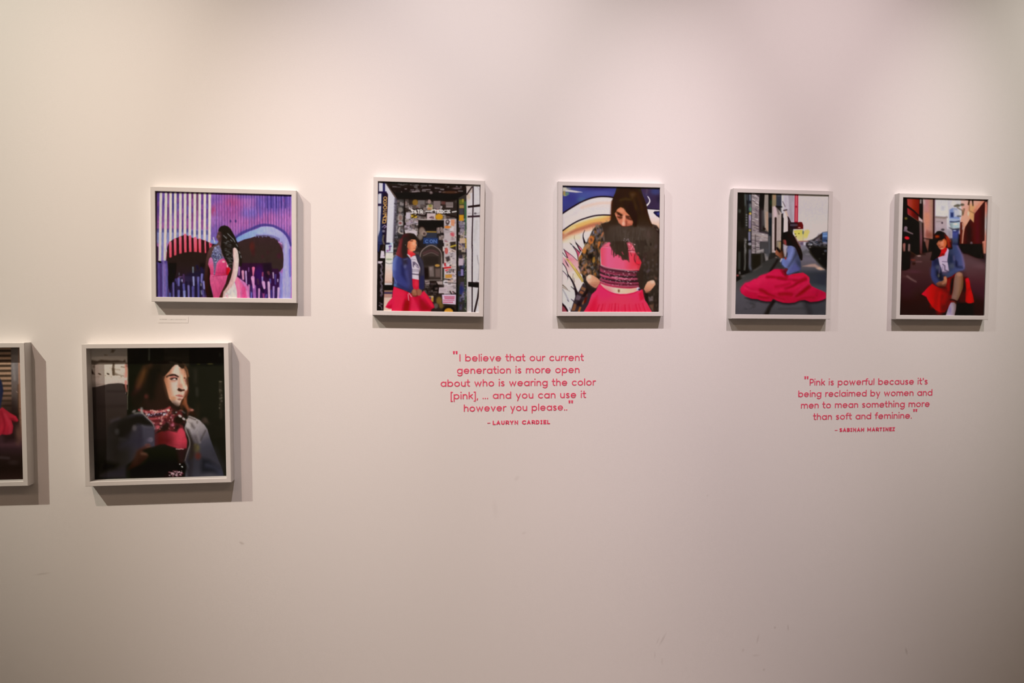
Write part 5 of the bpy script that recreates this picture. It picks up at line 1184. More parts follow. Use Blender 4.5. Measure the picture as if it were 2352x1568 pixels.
    s.line('#b03c50', [(340, 140), (370, 190)], 22, 2, .8); s.line('#9c3c48', [(200, 200), (300, 260), (360, 300)], 12, 2.4, .6, 1); s.line('#8c2c38', [(490, 110), (490, 230)], 20, 3, .7); s.line('#e8a0a8', [(500, 130), (640, 140)], 12, 2.4, .8); s.line('#5c1c28', [(500, 105), (620, 95)], 14, 2, .8)
    s.mute(.05); s.tex(.025, 1.6, 1.6, 7)
    return s.soften(1.0)

def paint_sitting():
    s = Sheet([(1693.5, 442.5), (1902.7, 448.2), (1896.0, 723.3), (1688.1, 721.8)], 276, 364, 4)
    R = s.rng
    s.fill('#2c2a28')
    s.at(1790, 430, 10.45)
    s.poly(Grad((0, 200), (0, 1250), '#c6b8ba', '#c2b5b8', '#c8bcbf', '#cdbfc2'), [(440, 150), (1260, 150), (1240, 1400), (300, 1300)], 2)
    # pale building behind the red banner
    s.poly(Grad((40, 0), (400, 0), '#c2bac8', '#b4a6ae', '#a89aa2', '#b0a4ac'), [(40, 160), (380, 160), (370, 850), (260, 860), (60, 700)], 1.8)
    s.line('#8c8088', [(235, 190), (260, 500), (290, 760)], 40, 6, .6, 1); s.line('#cfc6d0', [(200, 180), (210, 500)], 30, 6, .6); s.line('#cfc8cf', [(60, 200), (70, 560)], 50, 5, .7); s.line('#8a7c82', [(320, 200), (320, 320)], 24, 6, .5)
    s.poly('#ab2c40', [(372, 160), (455, 160), (448, 850), (360, 850)], 1.4); s.line('#e49a98', [(412, 185), (408, 430)], 22, 1.6, .85); s.line('#e4948c', [(408, 500), (402, 800)], 20, 1.6, .85)
    for y in range(200, 800, 34): s.line('#b03444', [(398, y), (424, y + 6)], 9, 1.2, .75)
    s.line('#8c2030', [(375, 465), (440, 470)], 16, 1.6, .8)
    s.poly(Grad((100, 0), (220, 0), '#d8c8cc', '#d2bec2'), [(110, 610), (150, 600), (200, 740), (215, 1060), (100, 1080)], 1.6); s.poly('#c8a890', [(130, 560), (170, 570), (220, 720), (180, 690)], 2); s.line('#4c3a38', [(80, 340), (140, 460)], 14, 1.6, .9); s.line('#2c1c1c', [(105, 555), (180, 540)], 26, 1.6, .9); s.line('#a08088', [(190, 580), (240, 720)], 10, 2, .6)
    s.poly('#241618', [(195, 690), (230, 720), (280, 830), (265, 870), (250, 1050), (205, 1060), (210, 800)], 1.6); s.line('#8c7c78', [(235, 780), (250, 860)], 12, 1.6, .6)
    s.poly(Grad((270, 0), (580, 0), '#241a20', '#2a2026', '#3c1416', '#6c1414', '#5c1c1c'), [(270, 840), (545, 835), (575, 910), (575, 1000), (300, 1005), (265, 960)], 1.5); s.line('#5c505c', [(280, 905), (420, 905)], 50, 3, .75); s.line('#5c1414', [(500, 860), (510, 950)], 60, 3, .9); s.ell('#c8a0a0', 480, 965, 30, 12, .4, .85)
    # yellow shop front, far street
    s.poly(Grad((0, 1010), (0, 1290), '#c6bc58', '#d0c45c', '#e0c878', '#dcb888'), [(340, 1040), (420, 1020), (560, 1020), (570, 1290), (470, 1290), (380, 1170)], 2); s.poly(Grad((0, 1010), (0, 1290), '#d0b478', '#d8bc68', '#e0c090'), [(570, 1080), (620, 1020), (700, 1010), (740, 1060), (700, 1130), (660, 1290), (570, 1290)], 2.4)
    for x, y in ((385, 1120), (470, 1110), (405, 1180)): s.ell('#4a4428', x, y, 18, 14, .5, .85)
    s.line('#8c9088', [(570, 1000), (572, 1300)], 12, 1.5, .8); s.ell('#5c6868', 572, 1085, 20, 44, .4, .9); s.poly('#e4dcc8', [(600, 1230), (860, 1210), (800, 1270), (600, 1290)], 5, .7)
    s.poly(Grad((0, 1290), (0, 1568), '#8c7c88', '#807884', '#6c686c'), [(440, 1290), (720, 1285), (760, 1600), (520, 1600)], 4); s.ell('#5c4860', 540, 1350, 40, 34, .5, .8); s.ell('#c8bcc4', 610, 1350, 30, 40, .5, .8); s.line('#8c4434', [(470, 1300), (720, 1290)], 16, 2.4, .8); s.ell('#5c78a8', 780, 1290, 50, 24, .5, .9)
    # parked vehicles on the right
    s.poly('#2a2628', [(640, 1340), (800, 1260), (960, 1150), (1040, 1080), (1180, 1060), (1180, 2050), (1100, 1950), (895, 1710), (735, 1515), (640, 1410)], 3)
    s.poly('#84707c', [(860, 1250), (960, 1180), (980, 1290), (900, 1280)], 4, .7); s.poly(Grad((0, 1080), (0, 1400), '#4a6490', '#6a84b0', '#3a547c', '#8c8c9c'), [(1030, 1090), (1170, 1070), (1170, 1380), (1040, 1310)], 2.4); s.line('#88a0c4', [(1060, 1170), (1150, 1170)], 22, 3, .8); s.poly('#2c3c60', [(1040, 1200), (1150, 1190), (1150, 1290), (1040, 1300)], 4, .8); s.line('#aab4d0', [(1060, 1100), (1160, 1090)], 16, 3, .6); s.ell('#9a92a8', 1110, 1340, 60, 26, .6, .8); s.ell('#c8c4c8', 1110, 1450, 34, 22, .5, .7); s.ell('#a8a0a0', 740, 1370, 50, 26, .5, .85); s.ell('#d0c8c8', 770, 1370, 24, 14, .5, .8); s.ell('#8c8078', 740, 1440, 26, 20, .5, .7); s.ell('#a08c80', 900, 1330, 24, 14, .5, .7); s.ell('#5a4a48', 960, 1180, 40, 60, .7, .7); s.ell('#6a6468', 1080, 1400, 30, 60, .6, .5)
    s.specks(['#6c686c', '#8c8488', '#1c1a1c', '#484448'], 60, 660, 1300, 1160, 1560, 8, 22, .5)
    for _ in range(46):
        x = R.uniform(700, 1160); y = 1290 + R.uniform(-60, 420) * (x - 640) / 520; L = R.uniform(20, 90)
        s.line(R.choice(['#57535a', '#77717a', '#2c2a30', '#1a181a', '#3a4254', '#8e8890']), [(x, y), (x + L, y + L * R.uniform(-.1, .5))], R.uniform(8, 26), 3, R.uniform(.4, .8))
    s.line('#3a2c2c', [(700, 1290), (860, 1230), (1020, 1130)], 26, 4, .7, 1); s.line('#b8aeb8', [(860, 1290), (900, 1270)], 16, 3, .6)
    # left side of the street: shutters, doors, posts
    s.at(1680, 430, 10.45)
    s.poly('#1f1e1a', [(100, 110), (420, 110), (420, 3000), (90, 3000)], 2)
    s.line('#565a58', [(330, 160), (335, 430)], 40, 3, .85); s.line('#606060', [(378, 170), (380, 300)], 22, 2.4, .8); s.line('#34343a', [(352, 170), (356, 420)], 14, 2); s.line('#3a3a38', [(350, 440), (350, 980)], 60, 4, .7)
    for y in range(640, 920, 62): s.ell('#8c8482', 362, y + 20, 22, 20, .6, .6)
    s.ell('#4c4c48', 195, 570, 30, 44, .6, .7); s.poly('#2e2a28', [(140, 960), (400, 980), (380, 1260), (140, 1300)], 8, .7); s.line('#383634', [(190, 840), (200, 1000)], 40, 6, .5); s.line('#6a6462', [(330, 1240), (335, 1568)], 46, 4, .7); s.specks(['#a09894', '#7c7470'], 14, 315, 1260, 355, 1560, 10, 18, .6)
    s.poly('#24262c', [(390, 160), (430, 160), (480, 420), (400, 600), (385, 600)], 3); s.line('#727888', [(445, 190), (450, 300)], 46, 3, .7); s.line('#6a6c6c', [(450, 420), (455, 560)], 60, 4, .75); s.ell('#4c7c60', 455, 525, 34, 44, .5, .85); s.ell('#c4a44a', 450, 632, 30, 30, .4, .95); s.line('#8a7a94', [(440, 680), (440, 960)], 56, 3, .9); s.line('#b8a8c0', [(445, 690), (450, 780)], 24, 2.4, .8); s.ell('#b89c5c', 440, 1030, 26, 26, .5, .8); s.line('#85809c', [(430, 1090), (430, 1270)], 50, 3.4, .85); s.ell('#20202c', 440, 1300, 36, 24, .4, .9); s.ell('#a8a0aa', 440, 1360, 40, 34, .5, .8)
    # roller shutter with bright slats
    s.poly('#4a3f44', [(480, 150), (690, 150), (670, 560), (680, 1060), (880, 1080), (880, 1300), (690, 1320), (680, 1460), (790, 1500), (770, 1570), (480, 1600)], 2)
    for k in range(44):
        y = 110 + k * 34
        f = k / 44; sl = 150 * (1 - f) ** 1.4
        x1 = 668 if y < 1060 else (880 if y < 1300 else 680)
        c = R.choice(['#c8b4b4', '#b8a4a6', '#d0c0bc', '#c4b0a8'])
        s.line(c, [(495, y), (x1 - 10, y + sl * (x1 - 500) / 180)], R.uniform(14, 21), 1.5, R.uniform(.8, 1))
        for _ in range(1):
            xx = R.uniform(500, x1 - 60); s.line(R.choice(['#2a2226', '#e2d4d0', '#3c3238']), [(xx, y), (xx + 50, y + sl * 50 / 180)], 13, 1.8, .7)
    s.poly('#151210', [(690, 150), (790, 150), (780, 540), (690, 560), (660, 420)], 2); s.line('#2a2024', [(690, 540), (690, 1030)], 60, 4, .75); s.line('#4a4042', [(735, 520), (730, 1000)], 24, 3, .7)
    s.poly('#85786f', [(800, 160), (890, 160), (885, 1060), (800, 980), (775, 560)], 2)
    for y in range(170, 1060, 27): s.line('#c0aa9c' if y > 560 else '#a2928c', [(805, y), (885, y + 30)], 9, 1.4, .8)
    s.line('#c48c6c', [(860, 620), (860, 1020)], 40, 6, .55); s.ell('#241a18', 790, 995, 34, 26, .4, .9); s.line('#5c5458', [(765, 580), (770, 900)], 34, 4, .7)
    s.poly('#4a4648', [(680, 1320), (880, 1290), (900, 1568), (700, 1568)], 6, .8); s.poly('#8c8280', [(600, 1520), (770, 1480), (775, 1560), (600, 1600)], 3, .8); s.line('#b4a8a4', [(620, 1540), (765, 1500)], 24, 3, .6); s.line('#2a2422', [(575, 1150), (575, 1568)], 20, 3, .7)
    s.line('#605e64', [(910, 1150), (915, 1560)], 50, 4, .7); s.poly('#131412', [(890, 150), (975, 150), (970, 620), (890, 600)], 2); s.ell('#26402e', 945, 360, 22, 70, .6, .6); s.poly('#444248', [(890, 610), (970, 620), (970, 720), (890, 720)], 3, .9); s.poly('#1e2328', [(890, 740), (970, 740), (960, 1170), (900, 1160)], 3)
    s.poly(Grad((970, 0), (1210, 0), '#a08c86', '#c0aaa8', '#a4908a', '#b8a49c'), [(975, 450), (1040, 440), (1210, 620), (1195, 1280), (1090, 1290), (1080, 1568), (970, 1568)], 2); s.poly('#88785f', [(975, 160), (1080, 160), (1080, 440), (975, 470)], 3); s.ell('#a4765c', 1030, 230, 26, 60, .6, .8); s.poly('#363842', [(1085, 165), (1200, 165), (1200, 450), (1080, 470)], 2); s.ell('#54545c', 1140, 200, 40, 26, .6, .7); s.line('#141312', [(1070, 460), (1210, 470)], 26, 2.4); s.line('#caa8b0', [(1040, 480), (1060, 700)], 50, 5, .6); s.line('#2e2226', [(1090, 480), (1140, 640)], 26, 4, .7)
    s.line('#241613', [(1060, 740), (1055, 1500)], 46, 2.4); s.poly('#8c7c6a', [(1090, 1290), (1190, 1300), (1190, 1568), (1085, 1568)], 3); s.line('#b08c54', [(1165, 1330), (1170, 1568)], 30, 4, .75); s.line('#cfb8b0', [(1000, 900), (1000, 1450)], 22, 5, .5); s.poly('#1b1613', [(1200, 640), (1240, 620), (1240, 1568), (1190, 1568)], 2)
    # pavement
    s.at(1680, 575, 10.45)
    s.poly(Grad((0, 100), (0, 1560), '#3c3837', '#383634', '#3c3b3a', '#484645', '#504c50', '#4a464a', '#423e40'), [(90, 760), (300, 580), (560, 450), (700, 330), (860, 240), (1100, 150), (1250, 100), (1700, 60), (1900, 0), (2300, 500), (2350, 1600), (80, 1600)], 4)
    s.at(1790, 575, 10.45)
    s.poly(Grad((0, 60), (0, 520), '#5c585c', '#68606a', '#5c555a', '#44444a'), [(520, 40), (660, -30), (760, 100), (920, 290), (1150, 520), (480, 560), (510, 200)], 4); s.poly('#b08c80', [(560, 380), (740, 330), (860, 320), (960, 390), (1080, 460), (930, 460), (850, 400), (700, 390)], 4, .9); s.poly('#caa48c', [(900, 430), (980, 390), (1080, 460), (980, 475)], 4, .8); s.line('#8c8488', [(640, 90), (720, 90)], 20, 4, .7); s.poly(Grad((500, 0), (1150, 0), '#3a3e40', '#34363e', '#2c2e3a'), [(500, 520), (1150, 520), (1130, 880), (760, 820)], 12, .9); s.poly('#191812', [(720, -40), (800, -90), (1180, -90), (1160, 420), (1060, 380), (960, 300), (900, 230), (820, 150), (760, 60)], 8); s.ell('#3c3c3c', 970, 200, 24, 22, .6, .7); s.ell('#484848', 1060, 80, 30, 20, .6, .6); s.ell('#4c4c58', 1110, 10, 40, 30, .6, .8)
    s.poly('#3c4a58', [(840, 860), (1140, 860), (1130, 1000), (900, 920)], 12, .5); s.poly('#35353a', [(700, 1260), (1130, 1180), (1120, 1560), (740, 1560)], 9, .6); s.line('#1e1c1e', [(640, 1230), (720, 1560)], 90, 16, .7); s.line('#343032', [(0, 1400), (640, 1390)], 20, 6, .6); s.poly('#474347', [(300, 1420), (640, 1400), (680, 1560), (280, 1560)], 14, .6)
    s.at(1680, 575, 10.45)
    s.poly('#1c1917', [(1000, 1170), (1060, 1230), (960, 1380), (880, 1560), (760, 1560), (880, 1330)], 5, .95); s.poly('#504a50', [(130, 1000), (600, 1180), (900, 1260), (760, 1540), (110, 1540)], 24, .5); s.specks(['#3c3a3c', '#34302f'], 12, 320, 1230, 600, 1420, 10, 30, .4, 2.0)
    # left foreground clutter
    s.line('#4a4c4a', [(195, 60), (190, 420)], 56, 6, .7); s.line('#1c1b18', [(260, -20), (250, 540)], 70, 6, .9); s.line('#6c6864', [(330, -20), (325, 120), (330, 300), (315, 460)], 34, 4, .75, 1); s.line('#65606a', [(440, 0), (435, 330)], 56, 4, .85); s.line('#5a5c68', [(435, 380), (470, 470)], 56, 5, .8); s.line('#1c1a18', [(390, 100), (370, 520)], 40, 5, .8); s.poly('#23211d', [(490, 80), (720, 80), (700, 330), (600, 430), (500, 480)], 6); s.line('#484440', [(725, 60), (730, 320)], 30, 5, .7); s.poly('#8c8280', [(790, 70), (890, 80), (880, 230), (820, 250)], 3, .85); s.line('#46464a', [(850, 0), (870, 100)], 90, 6, .8); s.line('#5c5450', [(540, 480), (720, 380)], 26, 5, .6); s.poly('#141310', [(120, 640), (250, 670), (120, 740)], 4); s.ell('#8c4444', 145, 600, 34, 24, .5, .8); s.ell('#8c8080', 200, 540, 26, 34, .5, .7); s.ell('#564e4c', 270, 610, 60, 26, .6, .6); s.line('#141311', [(240, 540), (460, 500)], 40, 8, .8)
    s.line('#211d1c', [(1110, 230), (1000, 400), (930, 510)], 60, 4, .95)
    # ---- woman sitting, red skirt spread out
    skirt = [(205, 940), (240, 870), (330, 780), (420, 760), (540, 690), (600, 680), (690, 600), (850, 555), (960, 490), (1030, 450), (1150, 450), (1200, 460), (1330, 590), (1500, 560), (1640, 540), (1720, 530), (1800, 580), (1870, 650), (1880, 700), (1870, 760), (1920, 850), (2060, 920), (2160, 960), (2260, 1010),
             (2290, 1070), (2270, 1150), (2190, 1190), (2060, 1225), (1900, 1240), (1760, 1190), (1640, 1200), (1520, 1250), (1380, 1265), (1240, 1255), (1120, 1220), (1000, 1165), (950, 1225), (830, 1225), (700, 1200), (620, 1170), (480, 1160), (330, 1100), (230, 1020)]
    s.poly('#1c181a', [(x, y + 40) for x, y in skirt[24:42]] + [(900, 1100), (1400, 1000), (2000, 1000)], 6, .8)
    s.poly(Grad((0, 480), (0, 1250), '#bf1e40', '#c22246', '#bc1f42', '#ae1c38', '#a81a34'), skirt, 1.8)
    s.poly('#cf2450', [(250, 890), (340, 790), (560, 720), (640, 800), (400, 900), (280, 1000)], 14, .7); s.poly('#ca2a50', [(560, 720), (850, 570), (950, 560), (800, 720), (620, 830)], 14, .7)
    for pts, wd, c, a in [([(860, 640), (1000, 640), (1180, 660), (1300, 680)], 60, '#8c0e1c', .8), ([(700, 950), (780, 980), (900, 1070), (1010, 1120)], 70, '#84101c', .85), ([(660, 1100), (760, 1130), (880, 1130)], 30, '#800c1c', .8), ([(900, 1070), (1060, 1130), (1250, 1190)], 36, '#84101e', .7), ([(1060, 870), (1250, 840), (1400, 790)], 50, '#9c1428', .7),
                         ([(1160, 1050), (1300, 1040), (1450, 1060)], 80, '#8a141e', .75), ([(1300, 930), (1480, 860), (1600, 770), (1780, 690)], 60, '#80101a', .85), ([(1500, 720), (1650, 700), (1780, 650)], 34, '#901424', .7), ([(1560, 1080), (1720, 980), (1860, 870)], 90, '#7a0c16', .8), ([(1600, 1180), (1800, 1130), (1980, 1130)], 34, '#8c1024', .7),
                         ([(1200, 470), (1260, 560), (1330, 620)], 50, '#7c0c18', .8), ([(1120, 690), (1400, 700), (1560, 710)], 34, '#8a1220', .6), ([(2080, 980), (2040, 1080)], 40, '#8a0c2a', .7), ([(340, 850), (460, 940), (620, 1040)], 26, '#9c1430', .5)]:
        s.line(c, pts, wd, 6, a, 1)
    for pts, wd, c in [([(340, 900), (470, 970), (640, 1000)], 24, '#cc3458'), ([(640, 1060), (800, 1080), (960, 1110), (1120, 1170), (1260, 1220)], 26, '#cc2a48'), ([(1000, 990), (1160, 960), (1400, 930), (1600, 850)], 50, '#c82448'), ([(1500, 1090), (1700, 900), (1830, 790)], 60, '#b82848'), ([(1480, 600), (1700, 590), (1830, 640)], 34, '#c0242e'), ([(1560, 1150), (1760, 1090), (1900, 1050)], 34, '#b42440'), ([(1960, 1000), (2140, 1010), (2240, 1080)], 40, '#a4183a'), ([(2100, 1180), (2240, 1120)], 40, '#c0244c'), ([(820, 710), (1000, 700), (1200, 760)], 40, '#c42448')]:
        s.line(c, pts, wd, 6, .65, 1)
    s.poly('#c22348', [(1000, 480), (1120, 450), (1180, 560), (1060, 620), (960, 560)], 10, .8)
    s.poly('#b8243e', [(1180, 450), (1340, 440), (1360, 560), (1250, 560)], 4, .5); s.poly('#5c1420', [(1220, 500), (1330, 440), (1350, 560), (1290, 600)], 6, .8)
    # denim jacket
    s.at(1790, 575, 10.45)
    jac = [(90, -60), (150, -140), (240, -160), (300, -165), (380, -120), (430, -40), (470, 120), (500, 240), (520, 350), (510, 480), (420, 520), (330, 550), (230, 590), (180, 570), (170, 530), (220, 440), (120, 400), (60, 330), (35, 240), (60, 200), (120, 190), (190, 170), (200, 60)]
    s.poly(Grad((60, 0), (520, 0), '#6a74ac', '#666c9c', '#5e6490', '#484a66', '#3c4058'), jac, 1.7); s.line('#868cc0', [(330, -90), (300, 60), (240, 200)], 80, 10, .7, 1); s.poly('#34343e', [(400, 30), (420, 100), (330, 240), (230, 400), (200, 400), (270, 300), (340, 170)], 7, .8); s.poly('#35384a', [(420, 240), (500, 290), (505, 400), (430, 360)], 7, .8); s.poly('#545488', [(280, 400), (390, 310), (490, 430), (470, 490), (340, 520), (230, 570), (200, 550)], 7, .85); s.line('#6a78a8', [(90, 220), (70, 300), (130, 380)], 50, 7, .7, 1); s.line('#2a2c4c', [(50, 230), (55, 330), (110, 400)], 18, 3, .7, 1); s.line('#24242e', [(200, 580), (340, 540), (460, 510)], 16, 3, .7)
    s.poly('#b0a0a4', [(90, -150), (150, -140), (210, -150), (190, 20), (150, 160), (100, 130)], 3, .9); s.line('#3a3a5c', [(220, -130), (180, -20), (190, 100)], 20, 3, .7); s.line('#c4b8c4', [(30, 260), (60, 190)], 30, 3, .9); s.ell('#8c3430', 150, 190, 26, 30, .5, .9)
    # hands with phone
    s.at(1680, 575, 10.45)
    s.poly(Grad((1050, 0), (1250, 0), '#9c6048', '#7c4834', '#5c3224'), [(1050, 40), (1080, -20), (1150, -30), (1230, 20), (1260, 110), (1240, 180), (1180, 190), (1110, 130), (1060, 100)], 2); s.poly('#1a1414', [(1070, -70), (1110, -80), (1190, 20), (1160, 60), (1100, 0)], 2.4); s.line('#2a1c16', [(1190, -30), (1250, 120)], 40, 6, .7); s.ell('#8c6c60', 1070, 165, 26, 14, .6, .6)
    # head and long dark hair
    s.at(1790, 430, 10.45)
    s.poly(Grad((80, 0), (200, 0), '#5c3a30', '#7c3c38', '#4a2620'), [(80, 1260), (130, 1230), (190, 1260), (180, 1400), (140, 1380), (110, 1360), (90, 1320)], 2); s.ell('#8c3c40', 150, 1310, 26, 50, .6, .8)
    s.poly('#1d1815', [(40, 1200), (70, 1130), (130, 1080), (220, 1050), (280, 1070), (330, 1130), (380, 1200), (420, 1290), (480, 1400), (530, 1500), (560, 1620), (555, 1740), (520, 1760), (480, 1680), (430, 1540), (380, 1440), (290, 1400), (180, 1400), (170, 1300), (150, 1260), (100, 1250), (60, 1290)], 2)
    s.line('#5c2c24', [(380, 1200), (440, 1320), (500, 1430)], 22, 4, .8); s.line('#a87c80', [(440, 1330), (490, 1400)], 10, 2.4, .5); s.line('#33241e', [(250, 1150), (340, 1300), (460, 1560)], 40, 12, .6, 1)
    s.tex(.03, 1.5, 1.5, 8)
    return s.soften(1.0)

def paint_crouching():
    s = Sheet([(2073.1, 453.7), (2268.1, 458.9), (2259.5, 724.7), (2065.6, 723.3)], 258, 350, 5)
    R = s.rng
    s.fill('#35262a')
    s.at(2060, 445, 10.82)
    # sky and pale far building
    s.poly(Grad((0, 130), (0, 1000), '#bcb4b6', '#c4bcc0', '#c2b8bc', '#a89ca4'), [(930, 100), (1700, 100), (1700, 1100), (930, 1100)], 2)
    s.poly(Grad((0, 570), (0, 1000), '#a4908e', '#a89498', '#98868c'), [(940, 570), (1240, 575), (1240, 1050), (930, 1050)], 2.4); s.line('#75645a', [(970, 575), (1180, 595), (1240, 580)], 40, 4, .85); s.line('#7c6c6c', [(990, 685), (1090, 690)], 16, 4, .7); s.ell('#3a2a34', 1125, 720, 22, 26, .5, .9); s.ell('#3c3438', 1140, 890, 44, 30, .5, .9); s.rect('#a09a9c', 1110, 310, 1170, 400, 6, .7); s.line('#a49c9e', [(1290, 150), (1290, 560)], 16, 3, .7)
    # left: dark shop, red sign, pink stone wall
    s.poly('#0a0b07', [(140, 70), (640, 70), (640, 1540), (120, 1540)], 2)
    s.poly(Grad((250, 0), (560, 0), '#a03c38', '#93342a', '#7c2416', '#6a2014'), [(250, 110), (560, 120), (560, 540), (440, 420), (260, 280)], 2); s.poly(Grad((250, 0), (550, 0), '#923038', '#7c2420', '#501406', '#4c1408'), [(255, 340), (400, 430), (545, 560), (545, 690), (430, 610), (260, 500)], 2.4); s.line('#a89090', [(280, 510), (560, 700)], 12, 2, .5); s.poly('#b89a98', [(540, 560), (640, 650), (640, 720), (540, 660)], 2.4); s.poly('#1d1113', [(565, 230), (660, 230), (650, 620), (560, 530)], 3); s.poly('#93807c', [(575, 130), (615, 130), (610, 240), (570, 240)], 3)
    s.poly(Grad((660, 0), (910, 0), '#a8827c', '#b07468', '#a87468', '#92705f'), [(650, 130), (905, 130), (900, 1130), (660, 1090)], 2); s.ell('#c07c60', 740, 620, 80, 240, .7, .7); s.line('#a87480', [(730, 140), (740, 420)], 70, 8, .6); s.line('#b49a96', [(670, 140), (680, 240)], 44, 4, .8); s.line('#94765e', [(860, 140), (850, 300)], 40, 6, .6); s.ell('#7c4438', 800, 1030, 90, 90, .7, .8); s.ell('#8c4c44', 750, 950, 26, 60, .7, .6)
    s.line('#2c1418', [(920, 130), (915, 1100)], 40, 3); s.line('#6c4c54', [(945, 140), (945, 900)], 16, 4, .6)
    s.line(Grad((0, 720), (0, 1480), '#5c4c48', '#6c444a', '#4c2a28'), [(590, 720), (600, 1100), (598, 1500)], 72, 3); s.poly('#2c1716', [(640, 720), (665, 720), (670, 1100), (650, 1500), (635, 1500)], 3, .9); s.poly('#0f100c', [(660, 1110), (920, 1130), (900, 1480), (650, 1480)], 5); s.poly('#74483f', [(680, 1110), (810, 1140), (770, 1430), (720, 1300)], 3); s.ell('#8a6460', 690, 1150, 26, 40, .6, .7); s.poly('#1d1a1c', [(820, 1160), (900, 1160), (880, 1400), (800, 1400)], 6)
    s.ell('#6c5c38', 225, 610, 40, 34, .5, .85); s.ell('#846a74', 220, 850, 44, 50, .4, .9); s.ell('#74606c', 210, 910, 50, 34, .5, .8); s.line('#8c7074', [(250, 930), (390, 995)], 36, 3, .9); s.poly('#0e0e18', [(150, 980), (400, 1010), (360, 1260), (150, 1230)], 4); s.ell('#c4242c', 250, 1095, 62, 40, .3, 1, .2); s.ell('#8c4438', 185, 1290, 34, 60, .5, .9); s.line('#8c5c54', [(180, 1260), (185, 1450)], 70, 4, .9); s.line('#8c6c68', [(305, 1270), (300, 1420)], 56, 4, .9); s.poly('#15141c', [(215, 1270), (265, 1270), (250, 1440), (215, 1440)], 3); s.line('#74544c', [(340, 1440), (460, 1520)], 30, 4, .7)
    # right: blue shop sign stack, orange and maroon buildings
    s.at(2160, 445, 10.82)
    s.poly('#b8aeb0', [(200, 110), (420, 110), (500, 700), (210, 700)], 4, .6); s.poly(Grad((0, 360), (0, 720), '#7882a4', '#6c7ca8', '#8490b8'), [(225, 390), (300, 350), (420, 370), (490, 640), (480, 720), (220, 720)], 3); s.poly('#b4b0b4', [(330, 380), (480, 400), (490, 560), (340, 570)], 5, .9); s.rect('#2a345c', 255, 465, 325, 580, 3); s.line('#b8bcd4', [(230, 640), (460, 650)], 40, 6, .7); s.line('#22242e', [(250, 695), (360, 705), (470, 680)], 26, 3); s.poly(Grad((240, 0), (500, 0), '#788488', '#a0acac', '#9cb0bc', '#b0aeb4'), [(220, 730), (340, 715), (480, 700), (480, 860), (260, 850)], 3); s.ell('#d8dcd8', 375, 750, 50, 26, .6, .8); s.poly('#262c30', [(220, 840), (330, 870), (480, 850), (470, 900), (300, 900)], 4); s.line('#2a2a26', [(430, 555), (500, 555)], 26, 4, .8)
    s.poly(Grad((0, 890), (0, 1350), '#2c2c50', '#434882', '#3a4274', '#3c4458', '#262844', '#221c34'), [(295, 890), (460, 890), (450, 1370), (300, 1380)], 3); s.ell('#a0a8cc', 355, 912, 40, 14, .5, .9); s.poly('#7c7078', [(160, 900), (290, 900), (280, 1120), (200, 1120)], 8, .6); s.poly('#151218', [(445, 1000), (530, 1000), (530, 1380), (440, 1370)], 5)
    s.poly(Grad((480, 200), (850, 700), '#c8a49a', '#cf9484', '#cc8c70', '#c08a68'), [(500, 140), (1100, 180), (1060, 300), (830, 720), (740, 620), (600, 850), (540, 700), (500, 680), (540, 520)], 2); s.ell('#d89884', 620, 640, 90, 130, .7, .7); s.poly('#c4955c', [(740, 250), (850, 290), (840, 720), (740, 600), (700, 420)], 6, .7); s.ell('#d4b49c', 695, 490, 26, 60, .5, .8); s.line('#3c2a1c', [(720, 160), (700, 260)], 40, 3); s.line('#241c12', [(800, 160), (810, 290)], 40, 3, 1, 0, 20); s.line('#7c5038', [(720, 260), (720, 420), (840, 480)], 16, 3, .8); s.line('#c87058', [(840, 420), (960, 270), (1060, 180)], 50, 5, .6)
    for x, y, rx, ry in ((430, 290, 70, 34), (545, 270, 50, 32), (360, 300, 30, 24)): s.ell('#4a4434', x, y, rx, ry, .5, .85)
    s.line('#5c4c3c', [(420, 340), (540, 410), (560, 500)], 26, 3, .8); s.line('#54442c', [(590, 380), (550, 520)], 36, 4, .8); s.ell('#cfc4bc', 330, 230, 60, 60, .7, .6)
    s.poly(Grad((480, 0), (1130, 0), '#5c2420', '#47180f', '#32120a', '#4a1816', '#501a1e', '#3c1416', '#34140f'), [(490, 700), (550, 700), (545, 900), (600, 860), (740, 630), (830, 720), (845, 500), (1000, 300), (1090, 190), (1130, 200), (1100, 1160), (1050, 1250), (480, 1250)], 2); s.line('#b8806c', [(560, 740), (585, 840), (560, 1030), (545, 1220)], 54, 2.4, 1, 0, 30); s.line('#1f0a04', [(730, 880), (740, 1200)], 70, 14, .7); s.line('#54202a', [(920, 480), (940, 1200)], 90, 16, .5); s.ell('#6a5a62', 770, 1230, 32, 44, .4, .9)
    s.poly(Grad((0, 200), (0, 1480), '#b87060', '#c07868', '#a49690', '#a89e9a', '#b87e70', '#c47a68', '#b87a68'), [(1110, 210), (1190, 180), (1180, 1490), (1060, 1480), (1040, 1190), (1095, 1160), (1100, 600)], 2); s.line('#54281c', [(1045, 1250), (1050, 1480)], 40, 5, .8); s.poly('#0c0504', [(480, 1250), (1030, 1250), (1060, 1480), (1080, 1600), (460, 1600), (460, 1330)], 4); s.line('#100c0e', [(1170, 100), (1180, 240)], 40, 4, .8)
    # street
    s.at(2060, 580, 10.82)
    s.poly(Grad((0, 0), (0, 1550), '#4c3634', '#452e2e', '#42292a', '#3a2326', '#32201f', '#2b1a1a', '#281819'), [(100, 430), (330, 300), (470, 60), (720, 0), (900, -40), (1500, 20), (1700, 30), (2000, 150), (2300, 330), (2300, 1600), (60, 1600)], 4)
